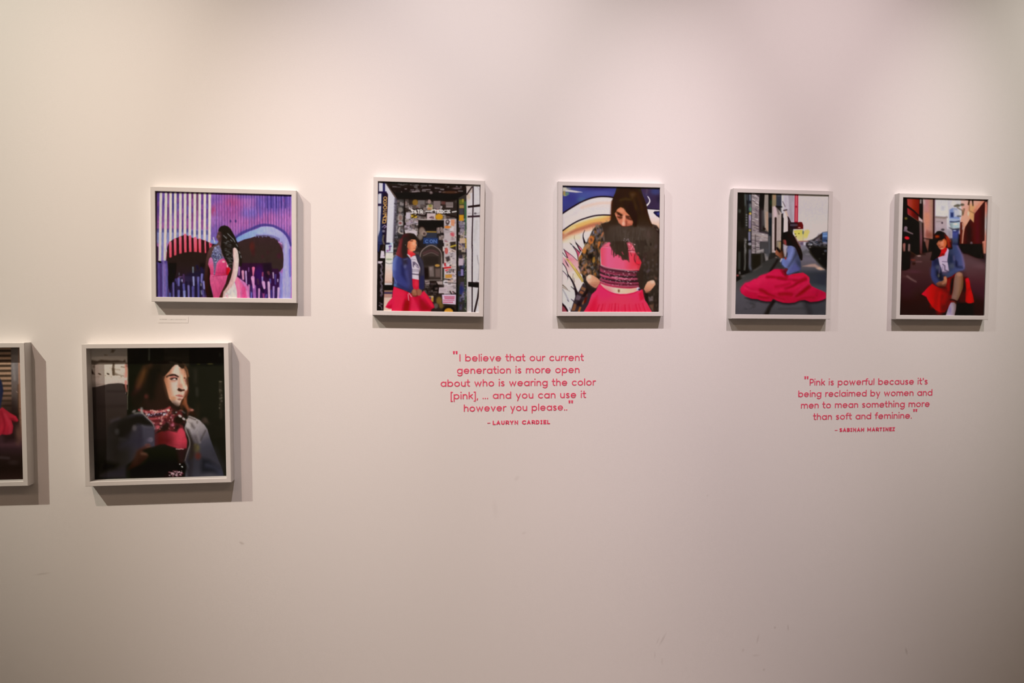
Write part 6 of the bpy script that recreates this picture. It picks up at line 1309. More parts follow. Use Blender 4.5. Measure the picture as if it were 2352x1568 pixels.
    s.poly(Grad((0, 0), (0, 1000), '#543a40', '#5c4246', '#56363a', '#4c282e', '#40222a'), [(1560, 30), (1760, 40), (2000, 170), (2260, 300), (2230, 1200), (1850, 1000), (1640, 400)], 14, .9); s.ell('#64464a', 2060, 340, 150, 60, .8, .6)
    s.poly('#0b0a0a', [(130, -30), (330, -30), (320, 380), (240, 430), (130, 440)], 5); s.ell('#2c1c14', 380, 60, 70, 60, .6, .9); s.ell('#6a3028', 400, 180, 60, 26, .6, .8); s.ell('#2a1a14', 420, 270, 40, 34, .5, .8); s.ell('#9c7c74', 550, 80, 46, 22, .6, .85); s.line('#745050', [(490, 225), (610, 225)], 20, 4, .8); s.line('#80605c', [(260, 590), (360, 660), (470, 720)], 34, 5, .9, 0, 22); s.line('#5c3c3c', [(160, 590), (260, 600)], 26, 7, .6); s.ell('#54303a', 420, 470, 180, 40, .8, .5); s.poly('#3a2128', [(120, 760), (400, 800), (380, 1100), (120, 1100)], 20, .5); s.line('#1c120e', [(520, 40), (700, 40)], 22, 5, .8)
    s.line('#1c1313', [(90, 800), (75, 1500)], 30, 6, .7)
    # ---- woman crouching
    s.poly('#15100c', [(590, 1040), (720, 1090), (800, 1230), (900, 1400), (1050, 1500), (1200, 1560), (1900, 1560), (1900, 1300), (1300, 1000)], 9, .8)
    s.poly(Grad((600, 0), (1200, 0), '#c0062e', '#be0a28', '#b4061c', '#a00414', '#8c0812', '#70060e'), [(605, 1035), (680, 960), (780, 850), (880, 770), (1000, 850), (1100, 890), (1200, 840), (1300, 620), (1460, 520), (1500, 1000), (1500, 1200), (1280, 1350), (1190, 1490), (1080, 1480), (960, 1430), (870, 1330), (790, 1220), (730, 1100)], 1.8)
    s.line('#740008', [(1060, 900), (1000, 1130), (930, 1330)], 60, 10, .7, 1); s.line('#cc0820', [(900, 1220), (880, 1330)], 70, 10, .6); s.line('#c4081c', [(1090, 1020), (1060, 1250), (1060, 1460)], 90, 14, .8, 1); s.line('#5c0006', [(1160, 1050), (1130, 1250), (1140, 1420)], 44, 10, .8, 1); s.line('#c40a1c', [(1210, 1080), (1190, 1260)], 60, 12, .7, 1)
    s.at(2160, 580, 10.82)
    s.poly('#5c080a', [(160, 640), (330, 560), (300, 1000), (250, 1180), (200, 1370), (60, 1440), (10, 1440), (20, 900)], 8, .8); s.line('#b00a1a', [(30, 1000), (120, 1060), (60, 1230)], 80, 12, .7, 1); s.line('#a40814', [(200, 700), (200, 900)], 60, 10, .7); s.poly('#140806', [(280, 650), (340, 600), (330, 760), (280, 1060), (240, 1040), (250, 800)], 5, .95)
    s.poly('#40070a', [(560, 620), (640, 620), (640, 1250), (440, 1250), (520, 960)], 6); s.poly('#150a08', [(560, 700), (640, 760), (620, 960), (540, 960)], 9, .7)
    s.poly(Grad((600, 0), (840, 0), '#9c0410', '#b80814', '#c00a1c', '#a80a10'), [(620, 650), (690, 620), (730, 700), (750, 870), (810, 1060), (840, 1230), (760, 1260), (680, 1260), (620, 1220), (640, 900)], 1.8); s.ell('#cc0c34', 670, 690, 44, 50, .6, .7); s.line('#8c0008', [(740, 900), (660, 960), (640, 1050)], 30, 7, .7)
    # jacket
    s.at(2060, 580, 10.82)
    s.poly(Grad((850, 0), (1150, 0), '#34385c', '#2a2c48', '#2e3246', '#2c2e40'), [(870, 200), (950, 140), (1080, 130), (1130, 300), (1170, 560), (1170, 720), (1090, 730), (1060, 830), (960, 790), (880, 690), (845, 560), (860, 360)], 2); s.line('#3f4470', [(890, 420), (920, 620), (1030, 760)], 80, 12, .8, 1); s.poly('#1a1c24', [(980, 460), (1100, 480), (1150, 700), (1060, 690), (990, 570)], 6, .9); s.ell('#4c505c', 1010, 360, 50, 44, .6, .7); s.ell('#70685c', 1040, 570, 26, 44, .6, .6); s.poly('#1e2034', [(900, 160), (1040, 170), (1030, 260), (920, 290)], 8, .6)
    s.at(2160, 580, 10.82)
    s.poly(Grad((180, 0), (600, 0), '#333a4a', '#353b54', '#3c4064', '#4c4c78', '#6c5c84'), [(200, -160), (300, -200), (420, -190), (490, -60), (560, 120), (600, 300), (600, 400), (550, 440), (480, 450), (380, 500), (280, 590), (160, 620), (60, 540), (60, 500), (180, 470), (210, 450), (170, 300), (170, 160)], 2); s.line('#7c688c', [(440, -150), (540, 60), (590, 330)], 30, 7, .8, 1); s.poly('#16182a', [(380, 200), (420, 230), (430, 330), (540, 340), (560, 400), (400, 380), (370, 320)], 6, .9); s.line('#454e74', [(560, 400), (400, 420), (200, 540)], 70, 12, .7, 1); s.poly('#1c2236', [(220, 60), (300, 70), (300, 240), (220, 260)], 9, .7); s.ell('#50525c', 290, 330, 60, 60, .7, .6); s.line('#3c4a6c', [(340, -120), (470, 80), (520, 280)], 60, 14, .6, 1); s.line('#6c5c78', [(330, 90), (340, 180)], 22, 5, .6); s.line('#262438', [(210, -120), (220, 60)], 30, 6, .6)
    # shirt and scarf
    s.poly(Grad((0, -140), (0, 470), '#bca4b8', '#b49ab4', '#b8a4b8', '#a894a8'), [(-60, 100), (20, 90), (130, -40), (190, -160), (210, -60), (170, 200), (190, 300), (215, 460), (120, 490), (40, 480), (20, 380), (-20, 300)], 1.8); s.line('#54405c', [(50, 220), (180, 230)], 14, 2, .9); s.line('#3f3044', [(60, 290), (110, 330), (110, 430), (200, 470)], 22, 2.4, .85); s.line('#5c4c64', [(60, 340), (50, 440)], 12, 2, .7); s.line('#6c5878', [(-10, 330), (-30, 500)], 26, 4, .7); s.poly('#55445c', [(40, 470), (210, 460), (160, 540), (60, 540)], 5, .7)
    s.poly(Grad((0, -120), (0, 140), '#b4101a', '#c01424', '#a80a10'), [(-130, 130), (-60, 20), (0, -60), (100, -130), (170, -170), (160, -60), (90, 60), (20, 90), (-70, 120)], 2); s.line('#d8285a', [(-130, 140), (-60, 40)], 24, 4, .8); s.ell('#5c1408', 60, 50, 50, 30, .7, .7)
    # hands
    s.poly(Grad((0, 600), (0, 860), '#a8644c', '#a0684c', '#6c4034', '#4c2a22'), [(80, 600), (140, 590), (165, 680), (160, 780), (120, 860), (0, 860), (-80, 830), (-110, 770), (-40, 720), (40, 710), (80, 680)], 2); s.line('#c07c5c', [(130, 620), (130, 720), (60, 770)], 34, 5, .8, 1); s.ell('#7c4a34', -40, 770, 60, 26, .6, .7); s.line('#2c1410', [(0, 850), (150, 890)], 24, 5, .7)
    # shin, anklet and shoe
    s.poly(Grad((320, 0), (580, 0), '#6c5046', '#7c5c50', '#8a6450', '#855840', '#5c3c28'), [(360, 560), (400, 500), (470, 480), (540, 520), (570, 600), (575, 720), (560, 880), (510, 1010), (450, 1140), (420, 1200), (270, 1150), (290, 1080), (320, 900), (330, 720)], 2); s.ell('#b07c68', 470, 540, 70, 50, .7, .7); s.line('#8c6454', [(430, 650), (410, 850), (350, 1080)], 60, 14, .6, 1); s.line('#55402c', [(560, 760), (500, 960), (420, 1150)], 34, 8, .6, 1); s.line('#8a645c', [(300, 1080), (340, 1120)], 50, 10, .6)
    s.line('#26100c', [(250, 1170), (330, 1180), (420, 1230)], 34, 2.4, 1, 1); s.poly('#6c4434', [(270, 1200), (400, 1230), (400, 1290), (290, 1260)], 4, .8)
    s.poly(Grad((150, 0), (390, 0), '#a4909c', '#a08ca4', '#94808c', '#a08080'), [(260, 1240), (340, 1240), (395, 1290), (390, 1400), (350, 1570), (130, 1570), (180, 1420), (220, 1310)], 2); s.ell('#80709c', 240, 1420, 40, 70, .7, .6); s.ell('#b8a4a8', 310, 1400, 40, 110, .7, .5)
    s.poly('#18100c', [(400, 1250), (600, 1290), (700, 1400), (400, 1500)], 20, .6)
    # head
    s.at(2060, 445, 10.82)
    s.poly('#120d08', [(900, 1100), (920, 1020), (1000, 930), (1080, 920), (1180, 960), (1260, 1060), (1330, 1180), (1370, 1300), (1380, 1370), (1300, 1380), (1230, 1330), (1000, 1330), (1100, 1420), (1060, 1540), (900, 1660), (830, 1640), (870, 1500), (880, 1300)], 2)
    s.poly(Grad((1180, 0), (1370, 0), '#702010', '#a03012', '#8c2818', '#3a140c'), [(1170, 1000), (1260, 1060), (1320, 1170), (1370, 1330), (1260, 1340), (1240, 1200)], 5, .9); s.line('#c8402c', [(1270, 1080), (1330, 1180)], 18, 4, .7); s.poly('#5c2008', [(940, 1030), (1060, 1020), (1070, 1090), (950, 1110)], 8, .9); s.ell('#a03c0c', 1000, 1060, 46, 30, .6, .8); s.line('#2a1208', [(1150, 1010), (1180, 1120)], 40, 9, .7)
    s.poly(Grad((980, 0), (1240, 0), '#8c4c34', '#b86c50', '#c46844', '#b4542c'), [(980, 1240), (1040, 1160), (1120, 1150), (1180, 1110), (1230, 1150), (1240, 1240), (1220, 1310), (1180, 1360), (1100, 1385), (1060, 1360), (1010, 1290)], 2); s.ell('#d08464', 1130, 1220, 34, 60, .6, .7); s.line('#3c1c12', [(1060, 1180), (1130, 1160)], 16, 2.4, .85); s.line('#4a2014', [(1190, 1140), (1225, 1150)], 12, 2.4, .7); s.line('#7c2820', [(1070, 1330), (1140, 1320)], 20, 3, .8); s.ell('#7c3a28', 1050, 1280, 30, 20, .6, .7); s.ell('#d89078', 1120, 1360, 36, 16, .6, .7)
    s.tex(.03, 1.6, 1.6, 9)
    return s.soften(1.0)

def paint_portrait():
    s = Sheet([(209.2, 799.6), (520.3, 797.0), (526.1, 1092.3), (217.5, 1100.9)], 410, 394, 6)
    R = s.rng
    s.fill('#1b1a14')
    s.at(195, 790, 9.2235)
    # whitewashed brick pier on the left, upper part sunlit
    s.poly(Grad((0, 80), (0, 860), '#c8b8a4', '#ccb8a2', '#cbb59e', '#c8b0a0'), [(60, 60), (900, 60), (905, 860), (700, 830), (500, 845), (260, 905), (60, 930)], 1.6)
    s.poly('#b8a090', [(120, 420), (300, 410), (310, 900), (130, 910)], 6, .6)
    for c, p in [('#6c5844', [(570, 110), (650, 120), (600, 180), (545, 180)]), ('#806a58', [(410, 215), (480, 235), (420, 240)]), ('#4c3a2c', [(105, 330), (180, 340), (260, 355), (340, 330), (560, 345), (700, 340), (800, 360), (850, 330), (870, 390), (600, 400), (300, 400), (200, 440), (110, 420)])]: s.poly(c, p, 4, .8)
    s.line('#4c3828', [(608, 430), (600, 520), (605, 640)], 44, 3.4, .95, 1); s.poly('#54402c', [(570, 515), (630, 520), (630, 620), (700, 655), (600, 660)], 3.4, .9); s.line('#54402c', [(770, 480), (850, 490)], 14, 2.6, .9); s.line('#7c6450', [(640, 530), (740, 545)], 12, 4, .7); s.line('#74604c', [(640, 610), (720, 650), (840, 680)], 16, 3, .8, 1); s.ell('#3c2c20', 490, 630, 30, 16, .5, .95, .5); s.ell('#44301f', 310, 632, 34, 14, .5, .9, .4); s.poly('#3a2a20', [(120, 510), (150, 540), (200, 640), (130, 630)], 4); s.ell('#8c7460', 185, 480, 30, 16, .6, .8); s.ell('#8c7058', 770, 690, 16, 12, .5, .8); s.ell('#947a64', 560, 690, 14, 14, .6, .6); s.ell('#947a64', 435, 665, 14, 14, .6, .6); s.line('#9c8470', [(200, 700), (300, 690)], 12, 5, .6); s.line('#94806c', [(250, 855), (420, 850)], 10, 4, .6)
    for _ in range(40):
        s.ell(R.choice(['#a8927c', '#dccab4', '#98826c']), R.uniform(320, 850), R.uniform(420, 820), R.uniform(8, 24), R.uniform(4, 10), .7, .35)
    s.line('#c87860', [(865, 450), (880, 560), (870, 680)], 50, 4, .9, 1); s.line('#d89484', [(835, 620), (850, 700)], 30, 4, .8); s.line('#cc6c5c', [(870, 790), (865, 880), (880, 1000)], 50, 4, .9, 0, 26); s.line('#a08060', [(905, 520), (915, 700), (905, 760), (925, 860), (905, 1080)], 14, 2.4, .8, 1); s.line('#908468', [(900, 1090), (905, 1380)], 14, 2.4, .7); s.ell('#b4a898', 858, 1040, 14, 20, .5, .8); s.line('#5c2c24', [(880, 410), (890, 470)], 26, 4, .7); s.line('#4a2018', [(830, 870), (860, 960)], 14, 3, .7)
    s.poly(Grad((0, 830), (0, 2900), '#40342f', '#392d29', '#342923', '#2b231f', '#24201b', '#171712', '#14150f'), [(60, 930), (260, 905), (500, 848), (700, 828), (800, 835), (850, 1000), (890, 1120), (890, 2960), (60, 2960)], 1.8); s.line('#2a201e', [(480, 1000), (840, 1000)], 34, 7, .7); s.line('#281f1b', [(200, 1340), (870, 1310)], 40, 12, .6); s.line('#2c2320', [(200, 930), (300, 1400), (300, 1560)], 110, 24, .5); s.poly('#3c322c', [(500, 870), (800, 850), (830, 960), (480, 980)], 10, .6)
    # dark interior
    s.poly('#171811', [(915, 60), (1700, 60), (1700, 2960), (895, 2960), (905, 1800), (925, 860)], 2); s.line('#6c6c58', [(1360, 100), (1358, 330)], 40, 3, .85); s.poly('#11120b', [(1000, 100), (1320, 100), (1320, 420), (1000, 400)], 20, .7)
    s.at(355, 790, 9.2235)
    s.poly('#2a251b', [(200, 80), (740, 80), (740, 480), (560, 420), (200, 420)], 6); s.poly('#11130d', [(740, 80), (1450, 80), (1450, 470), (740, 470)], 5); s.poly('#1c1a13', [(0, 160), (200, 170), (200, 260), (0, 250)], 10, .7); s.poly('#1b1b14', [(740, 470), (1450, 470), (1480, 1600), (740, 1600)], 5)
    s.ell('#3a3418', 930, 425, 34, 14, .6, .7); s.ell('#443c20', 1180, 418, 60, 16, .5, .8); s.ell('#383018', 1390, 795, 34, 14, .5, .9); s.line('#44382a', [(1400, 840), (1410, 1560)], 34, 8, .6); s.specks(['#54483a', '#5c5444', '#4c4230'], 14, 1370, 940, 1440, 1400, 12, 24, .6); s.ell('#54544a', 1385, 230, 30, 44, .6, .35); s.ell('#5c5042', 1400, 795, 36, 18, .5, .7)
    s.line('#332c22', [(870, 560), (870, 800)], 44, 10, .6); s.line('#3c362c', [(900, 940), (905, 1080)], 34, 8, .7); s.line('#2c2418', [(930, 1300), (900, 1560)], 60, 14, .6)
    # hair behind, auburn lights
    s.at(195, 790, 9.2235)
    s.poly('#1d1812', [(1240, 480), (1400, 420), (1600, 360), (1900, 340), (2000, 700), (1800, 1400), (1400, 1450), (1050, 1400), (980, 1200), (1060, 860), (1120, 640)], 8)
    s.poly(Grad((1300, 430), (1020, 1080), '#4c2c1a', '#4e2e16', '#4a2a16', '#40201a', '#2c1814'), [(1240, 480), (1400, 420), (1420, 520), (1330, 640), (1260, 800), (1180, 940), (1060, 1070), (990, 1080), (1060, 960), (1100, 760)], 12, .95); s.line('#5c381c', [(1250, 600), (1180, 800), (1120, 900)], 50, 12, .6, 1); s.line('#22180f', [(1300, 620), (1230, 860)], 22, 6, .6); s.ell('#5a2820', 1310, 1110, 50, 50, .7, .85); s.line('#2e1c12', [(1300, 1200), (1200, 1330)], 50, 12, .6); s.poly('#171510', [(1330, 500), (1700, 480), (1640, 900), (1660, 1200), (1440, 1300), (1360, 1100)], 16)
    # face
    s.at(355, 790, 9.2235)
    s.poly('#2a1c15', [(100, 640), (260, 620), (300, 900), (310, 1150), (340, 1320), (280, 1400), (0, 1400), (0, 1000)], 14)
    face = [(230, 660), (300, 580), (360, 500), (430, 440), (500, 440), (560, 500), (620, 520), (660, 580), (680, 680), (672, 760), (690, 850), (712, 950), (690, 1040), (640, 1100), (610, 1150), (570, 1200), (550, 1280), (500, 1325), (440, 1300), (370, 1240), (310, 1150), (270, 1000), (240, 880), (200, 760)]
    s.poly(Grad((210, 0), (620, 0), '#a05c3c', '#cf8c68', '#d8a284', '#dab098', '#d6a68c', '#cc9474'), face, 2.4)
    s.ell('#dcb49c', 460, 560, 80, 110, .7, .9); s.ell('#d9b09c', 440, 860, 80, 120, .7, .85); s.poly('#b46c44', [(220, 700), (290, 780), (330, 1000), (360, 1160), (320, 1150), (270, 1000), (240, 880)], 16, .6); s.poly('#8c4a2c', [(270, 600), (420, 450), (330, 620)], 12, .6)
    s.poly('#5c2c1c', [(540, 520), (640, 500), (670, 600), (640, 640), (600, 560)], 6, .5); s.poly('#c07448', [(540, 520), (640, 520), (660, 700), (620, 760), (600, 640), (560, 600)], 10, .7); s.line('#d89878', [(600, 560), (610, 640)], 30, 7, .7)
    s.line('#3c2218', [(260, 690), (330, 655), (420, 650), (500, 690)], 34, 3.4, .95, 1, 24); s.poly('#241611', [(300, 670), (380, 640), (450, 645), (515, 690), (495, 700), (420, 668), (330, 680)], 2.6); s.poly('#a85044', [(330, 700), (400, 670), (470, 690), (480, 710), (400, 715), (330, 735)], 4, .9); s.poly('#31201c', [(320, 735), (370, 715), (440, 710), (490, 720), (480, 750), (440, 730), (400, 745), (350, 755)], 2.4); s.ell('#cdb4a4', 425, 742, 34, 14, .4, .9); s.ell('#1e1614', 462, 735, 16, 18, .3, .95); s.line('#5c2c24', [(350, 760), (420, 770), (480, 760)], 12, 2.4, .7, 1); s.ell('#b46c50', 400, 790, 60, 20, .7, .4)
    s.line('#b8704c', [(530, 690), (520, 800), (500, 900)], 34, 6, .6, 1); s.line('#e0b898', [(570, 680), (590, 800), (640, 920)], 50, 7, .85, 1); s.ell('#e4b49c', 655, 940, 34, 46, .6, .8); s.ell('#b06048', 550, 890, 40, 50, .7, .5); s.poly('#3a1e14', [(480, 970), (510, 925), (580, 960), (640, 960), (640, 985), (560, 1008), (510, 995)], 2.6); s.line('#a05848', [(670, 1000), (650, 1060)], 22, 5, .7); s.poly('#7c3c2c', [(660, 1000), (690, 1000), (660, 1090), (610, 1120), (640, 1050)], 5, .7)
    s.poly('#74402c', [(640, 700), (672, 740), (690, 850), (670, 860), (650, 760)], 3.4, .8); s.ell('#4c2c20', 635, 718, 18, 12, .5, .8); s.ell('#a0504c', 655, 775, 14, 24, .5, .6)
    s.poly('#b4584c', [(445, 1085), (520, 1065), (575, 1085), (605, 1110), (560, 1115), (500, 1095)], 2.6); s.poly('#dc9484', [(490, 1115), (560, 1120), (605, 1125), (580, 1155), (520, 1150)], 3); s.line('#7c3024', [(455, 1092), (540, 1108), (600, 1112)], 9, 2, .8, 1); s.ell('#7c4434', 530, 1170, 44, 20, .6, .75); s.ell('#b47044', 410, 1150, 60, 44, .7, .6); s.ell('#dcae94', 490, 1260, 56, 44, .6, .8); s.ell('#dcb8a4', 600, 1030, 30, 34, .6, .6)
    # hair over forehead and at the right of the face
    s.poly('#221b14', [(180, 360), (400, 340), (560, 360), (640, 420), (690, 520), (730, 680), (700, 640), (660, 520), (620, 500), (580, 520), (540, 480), (500, 430), (440, 430), (380, 480), (310, 570), (220, 660), (140, 700), (140, 500)], 3); s.line('#6c5846', [(330, 380), (460, 400), (500, 420)], 22, 5, .7, 1); s.line('#8c5434', [(640, 480), (690, 560), (720, 680)], 26, 4, .85, 1); s.line('#6c4228', [(600, 400), (660, 470), (700, 560)], 18, 5, .7, 1); s.line('#94502c', [(690, 600), (700, 760), (715, 900)], 18, 3, .8, 1); s.poly('#2c2016', [(520, 470), (600, 500), (640, 460), (560, 400), (500, 420)], 4)
    s.poly(Grad((560, 0), (760, 0), '#5c3018', '#7c4024', '#6c3420', '#3c2014'), [(700, 960), (720, 900), (725, 1000), (690, 1120), (690, 1260), (760, 1370), (840, 1400), (820, 1480), (700, 1440), (640, 1340), (570, 1400), (540, 1320), (580, 1200), (640, 1120)], 4); s.line('#a45c34', [(640, 1150), (680, 1300), (720, 1380)], 22, 6, .7, 1); s.poly('#241a12', [(600, 1300), (680, 1400), (660, 1480), (560, 1420)], 6); s.ell('#b46c58', 790, 1395, 40, 26, .6, .85); s.line('#8c4838', [(760, 1370), (720, 1440), (700, 1500)], 30, 6, .7, 1); s.line('#3a1c10', [(600, 1180), (560, 1270)], 22, 5, .7)
    # neck, beaded collar, red top
    s.at(195, 940, 9.2235)
    s.poly('#2c1c16', [(1240, -200), (1900, -160), (2100, -60), (1900, 60), (1300, 20)], 12, .8)
    s.at(355, 940, 9.2235)
    s.poly('#5c2020', [(-340, 0), (-160, 10), (0, 20), (200, -10), (330, -60), (400, 0), (600, 60), (640, 300), (600, 420), (400, 460), (100, 440), (0, 520), (-10, 360), (-160, 150)], 5)
    for pts, wd, c in [([(-330, 10), (-160, 50), (20, 60), (200, 30), (320, -40)], 46, '#a83c3c'), ([(-80, 20), (60, 56), (200, 26), (300, 0)], 26, '#d47c74'), ([(-280, 90), (-120, 130), (60, 110), (240, 80)], 56, '#33222c'), ([(-260, 180), (-60, 200), (120, 180), (260, 130)], 40, '#b04044'), ([(120, 180), (280, 130), (360, 30)], 40, '#8c4030'), ([(-120, 280), (40, 300), (220, 280)], 60, '#7c2c30'), ([(-40, 380), (80, 380)], 60, '#a43c44')]:
        s.line(c, pts, wd, 3.4, .9, 1)
    s.specks(['#d89a9c', '#b84c58', '#e0a88c', '#3a1c20', '#8c3040', '#c06060'], 130, -220, 0, 420, 420, 10, 24, .55); s.specks(['#b4acc4', '#8c88a4', '#d0c8d4'], 16, -150, 80, 240, 130, 8, 16, .8); s.ell('#e8c0a8', 290, 20, 30, 22, .5, .8); s.ell('#f0a898', 10, 40, 50, 20, .6, .7, .2); s.ell('#d4c8dc', 205, 102, 26, 20, .4, .9); s.ell('#d05058', 70, 370, 44, 34, .5, .7)
    s.poly(Grad((0, 0), (700, 0), '#4c1414', '#641a18', '#84202a', '#b8303c', '#c83444', '#a82834'), [(-10, 540), (120, 470), (250, 440), (400, 470), (520, 400), (590, 400), (640, 480), (690, 660), (680, 820), (560, 850), (400, 800), (200, 740), (60, 760), (-10, 790)], 2.6); s.poly('#521514', [(0, 560), (240, 520), (380, 600), (380, 760), (0, 780)], 22, .7); s.ell('#d43848', 580, 500, 70, 90, .7, .7); s.ell('#cc3040', 640, 680, 50, 80, .7, .5); s.poly('#7a2028', [(380, 740), (680, 740), (670, 840), (560, 850)], 14, .5)
    s.poly('#1f1812', [(110, 400), (250, 260), (330, 290), (280, 440), (200, 470)], 6, .85); s.poly('#211914', [(420, 470), (450, 330), (530, 330), (520, 400), (470, 480)], 5, .85); s.ell('#c05c78', 380, 330, 40, 30, .6, .6)
    # black tassels at the shoulder
    s.ell('#1c1610', 520, 220, 110, 90, .35, .95); s.poly('#1e1714', [(590, 270), (690, 340), (640, 370), (560, 320)], 4); s.ell('#c8b4a8', 540, 140, 40, 26, .5, .9, .5); s.ell('#b4a098', 620, 200, 40, 24, .4, .9, .6); s.ell('#c89c84', 690, 230, 24, 30, .5, .85); s.ell('#241a14', 420, 60, 60, 50, .5, .8); s.ell('#8c847c', 460, 60, 22, 16, .5, .8); s.line('#7c7470', [(590, 40), (640, 80)], 22, 4, .7); s.poly('#211812', [(580, 60), (680, 100), (700, 160), (600, 140)], 5, .9); s.ell('#b05044', 560, 20, 40, 20, .6, .5); s.poly('#2c1a12', [(700, 60), (860, 60), (880, 150), (760, 140)], 8, .8)
    # denim jacket, right side lit
    s.poly(Grad((700, 150), (1100, 1000), '#b09c92', '#a4948e', '#948684', '#6a5f62', '#48434a', '#3a373e', '#302d33'), [(640, 380), (720, 140), (800, 170), (860, 180), (960, 230), (1060, 330), (1120, 420), (1180, 620), (1260, 840), (1350, 1060), (1440, 1280), (1470, 1440), (640, 1440), (650, 1280), (680, 1200), (630, 1110), (680, 900), (740, 740), (730, 600), (660, 460)], 2.4)
    s.poly('#2c231e', [(660, 390), (720, 420), (800, 600), (860, 740), (900, 740), (820, 1100), (780, 1440), (700, 1440), (690, 1300), (720, 1180), (700, 1060), (740, 860), (740, 640)], 7, .95); s.line('#8a7c6c', [(650, 400), (690, 520), (730, 620), (745, 760), (680, 960), (650, 1080)], 16, 2.6, .8, 1); s.poly('#25232a', [(690, 1060), (800, 1080), (790, 1440), (690, 1440)], 12, .8); s.line('#494649', [(640, 1110), (700, 1210), (670, 1300), (680, 1420)], 34, 6, .7, 1)
    s.poly('#5c4f4a', [(730, 270), (800, 290), (860, 390), (840, 420), (760, 350)], 6, .85); s.line('#544640', [(720, 160), (860, 210)], 34, 4, .9, 1); s.line('#c4b0a4', [(740, 140), (860, 190)], 14, 3, .8); s.ell('#6a5c54', 905, 270, 24, 34, .6, .7); s.ell('#bcaaa0', 720, 330, 50, 70, .7, .6); s.poly('#564a48', [(820, 540), (900, 560), (950, 680), (880, 720), (830, 640)], 8, .75); s.line('#3c3430', [(1080, 450), (1020, 560), (980, 650)], 22, 5, .85, 1); s.line('#96867e', [(900, 480), (960, 700)], 26, 7, .6); s.ell('#8a7c78', 990, 430, 50, 110, .8, .35)
    s.poly('#3a363c', [(1000, 840), (1250, 860), (1400, 1200), (1200, 1180), (1020, 1000)], 30, .6); s.poly('#1a1b1e', [(1010, 1040), (1160, 1070), (1380, 1240), (1440, 1400), (1240, 1330), (990, 1340), (970, 1240)], 12, .9); s.line('#3c3a48', [(1110, 1180), (1280, 1230), (1400, 1360)], 50, 14, .7, 1); s.poly('#3e3a3c', [(980, 1400), (1200, 1350), (1440, 1420), (980, 1440)], 8, .7); s.line('#343136', [(880, 1120), (900, 1420)], 110, 22, .7)
    s.ell('#54462a', 900, 830, 60, 90, .8, .8); s.ell('#5c241a', 920, 985, 60, 70, .8, .8); s.ell('#6a5c2c', 920, 800, 26, 50, .7, .4); s.ell('#54482c', 860, 750, 30, 30, .7, .6); s.ell('#4c342c', 1060, 240, 60, 60, .7, .6); s.line('#4c3c2c', [(1080, 200), (1140, 300)], 30, 8, .5)
    # left side of jacket in shade
    s.at(195, 940, 9.2235)
    s.poly(Grad((480, 0), (1470, 0), '#282320', '#241f1b', '#282420', '#342e34', '#3b3640', '#3e3843'), [(500, 380), (600, 250), (780, 190), (1000, 90), (1180, 70), (1240, 110), (1400, 260), (1470, 380), (1480, 780), (1300, 840), (1200, 940), (860, 1200), (860, 1440), (300, 1440), (330, 1180), (430, 1080), (470, 700)], 4); s.poly('#1c1915', [(740, 260), (1100, 120), (1230, 120), (1400, 260), (1460, 370), (1220, 340), (1120, 300), (980, 420), (930, 620), (840, 690), (700, 600), (680, 380)], 9); s.line('#a89c94', [(1190, 20), (1230, 90), (1330, 190), (1430, 290), (1470, 380)], 22, 3.4, .9, 1, 10); s.line('#a09890', [(1200, -20), (1210, 70)], 44, 5, .85); s.line('#80766a', [(1060, 80), (1180, 70)], 34, 5, .75); s.ell('#8c7c74', 1040, 40, 44, 26, .6, .7, -.5); s.ell('#574d4c', 1050, 390, 46, 60, .6, .85); s.line('#5c5458', [(1215, 340), (1280, 370), (1460, 380)], 26, 6, .8, 1); s.line('#544e58', [(1240, 380), (1250, 560)], 26, 8, .7); s.poly('#453f4a', [(1260, 400), (1460, 400), (1470, 780), (1260, 780)], 24, .7); s.poly('#302b34', [(960, 560), (1200, 520), (1190, 780), (760, 800), (800, 700)], 24, .8); s.line('#2c2630', [(1180, 420), (1170, 800)], 50, 14, .7); s.ell('#70646c', 1395, 640, 50, 50, .5, .75); s.ell('#57495c', 1360, 650, 50, 40, .6, .6); s.line('#3c3634', [(740, 620), (850, 640)], 34, 10, .6); s.ell('#443e3c', 680, 470, 44, 60, .7, .6); s.line('#443a40', [(560, 250), (720, 190)], 44, 9, .7)
    s.poly('#0f0f0b', [(430, 1100), (700, 1170), (640, 1260), (330, 1340), (340, 1220)], 14, .95); s.poly('#272229', [(400, 1440), (520, 1330), (700, 1280), (860, 1210), (850, 1440)], 16, .8)
    # hands holding a black camera
    s.poly(Grad((0, 740), (0, 1260), '#5a3330', '#40231a', '#341d15', '#2c1813', '#26140f'), [(1160, 830), (1280, 760), (1340, 730), (1390, 770), (1420, 820), (1400, 960), (1340, 1010), (1260, 1080), (1120, 1200), (980, 1260), (900, 1280), (960, 1180), (1040, 1060), (1100, 900)], 7); s.line('#7a4038', [(1290, 745), (1375, 745)], 22, 5, .6); s.ell('#6a4436', 1350, 790, 50, 18, .6, .6); s.poly('#1b1a12', [(1230, 870), (1400, 810), (1420, 900), (1240, 920)], 5); s.line('#64402e', [(1210, 935), (1370, 945)], 50, 7, .95); s.line('#442a1c', [(1120, 900), (1060, 1100)], 60, 16, .6)
    s.at(355, 940, 9.2235)
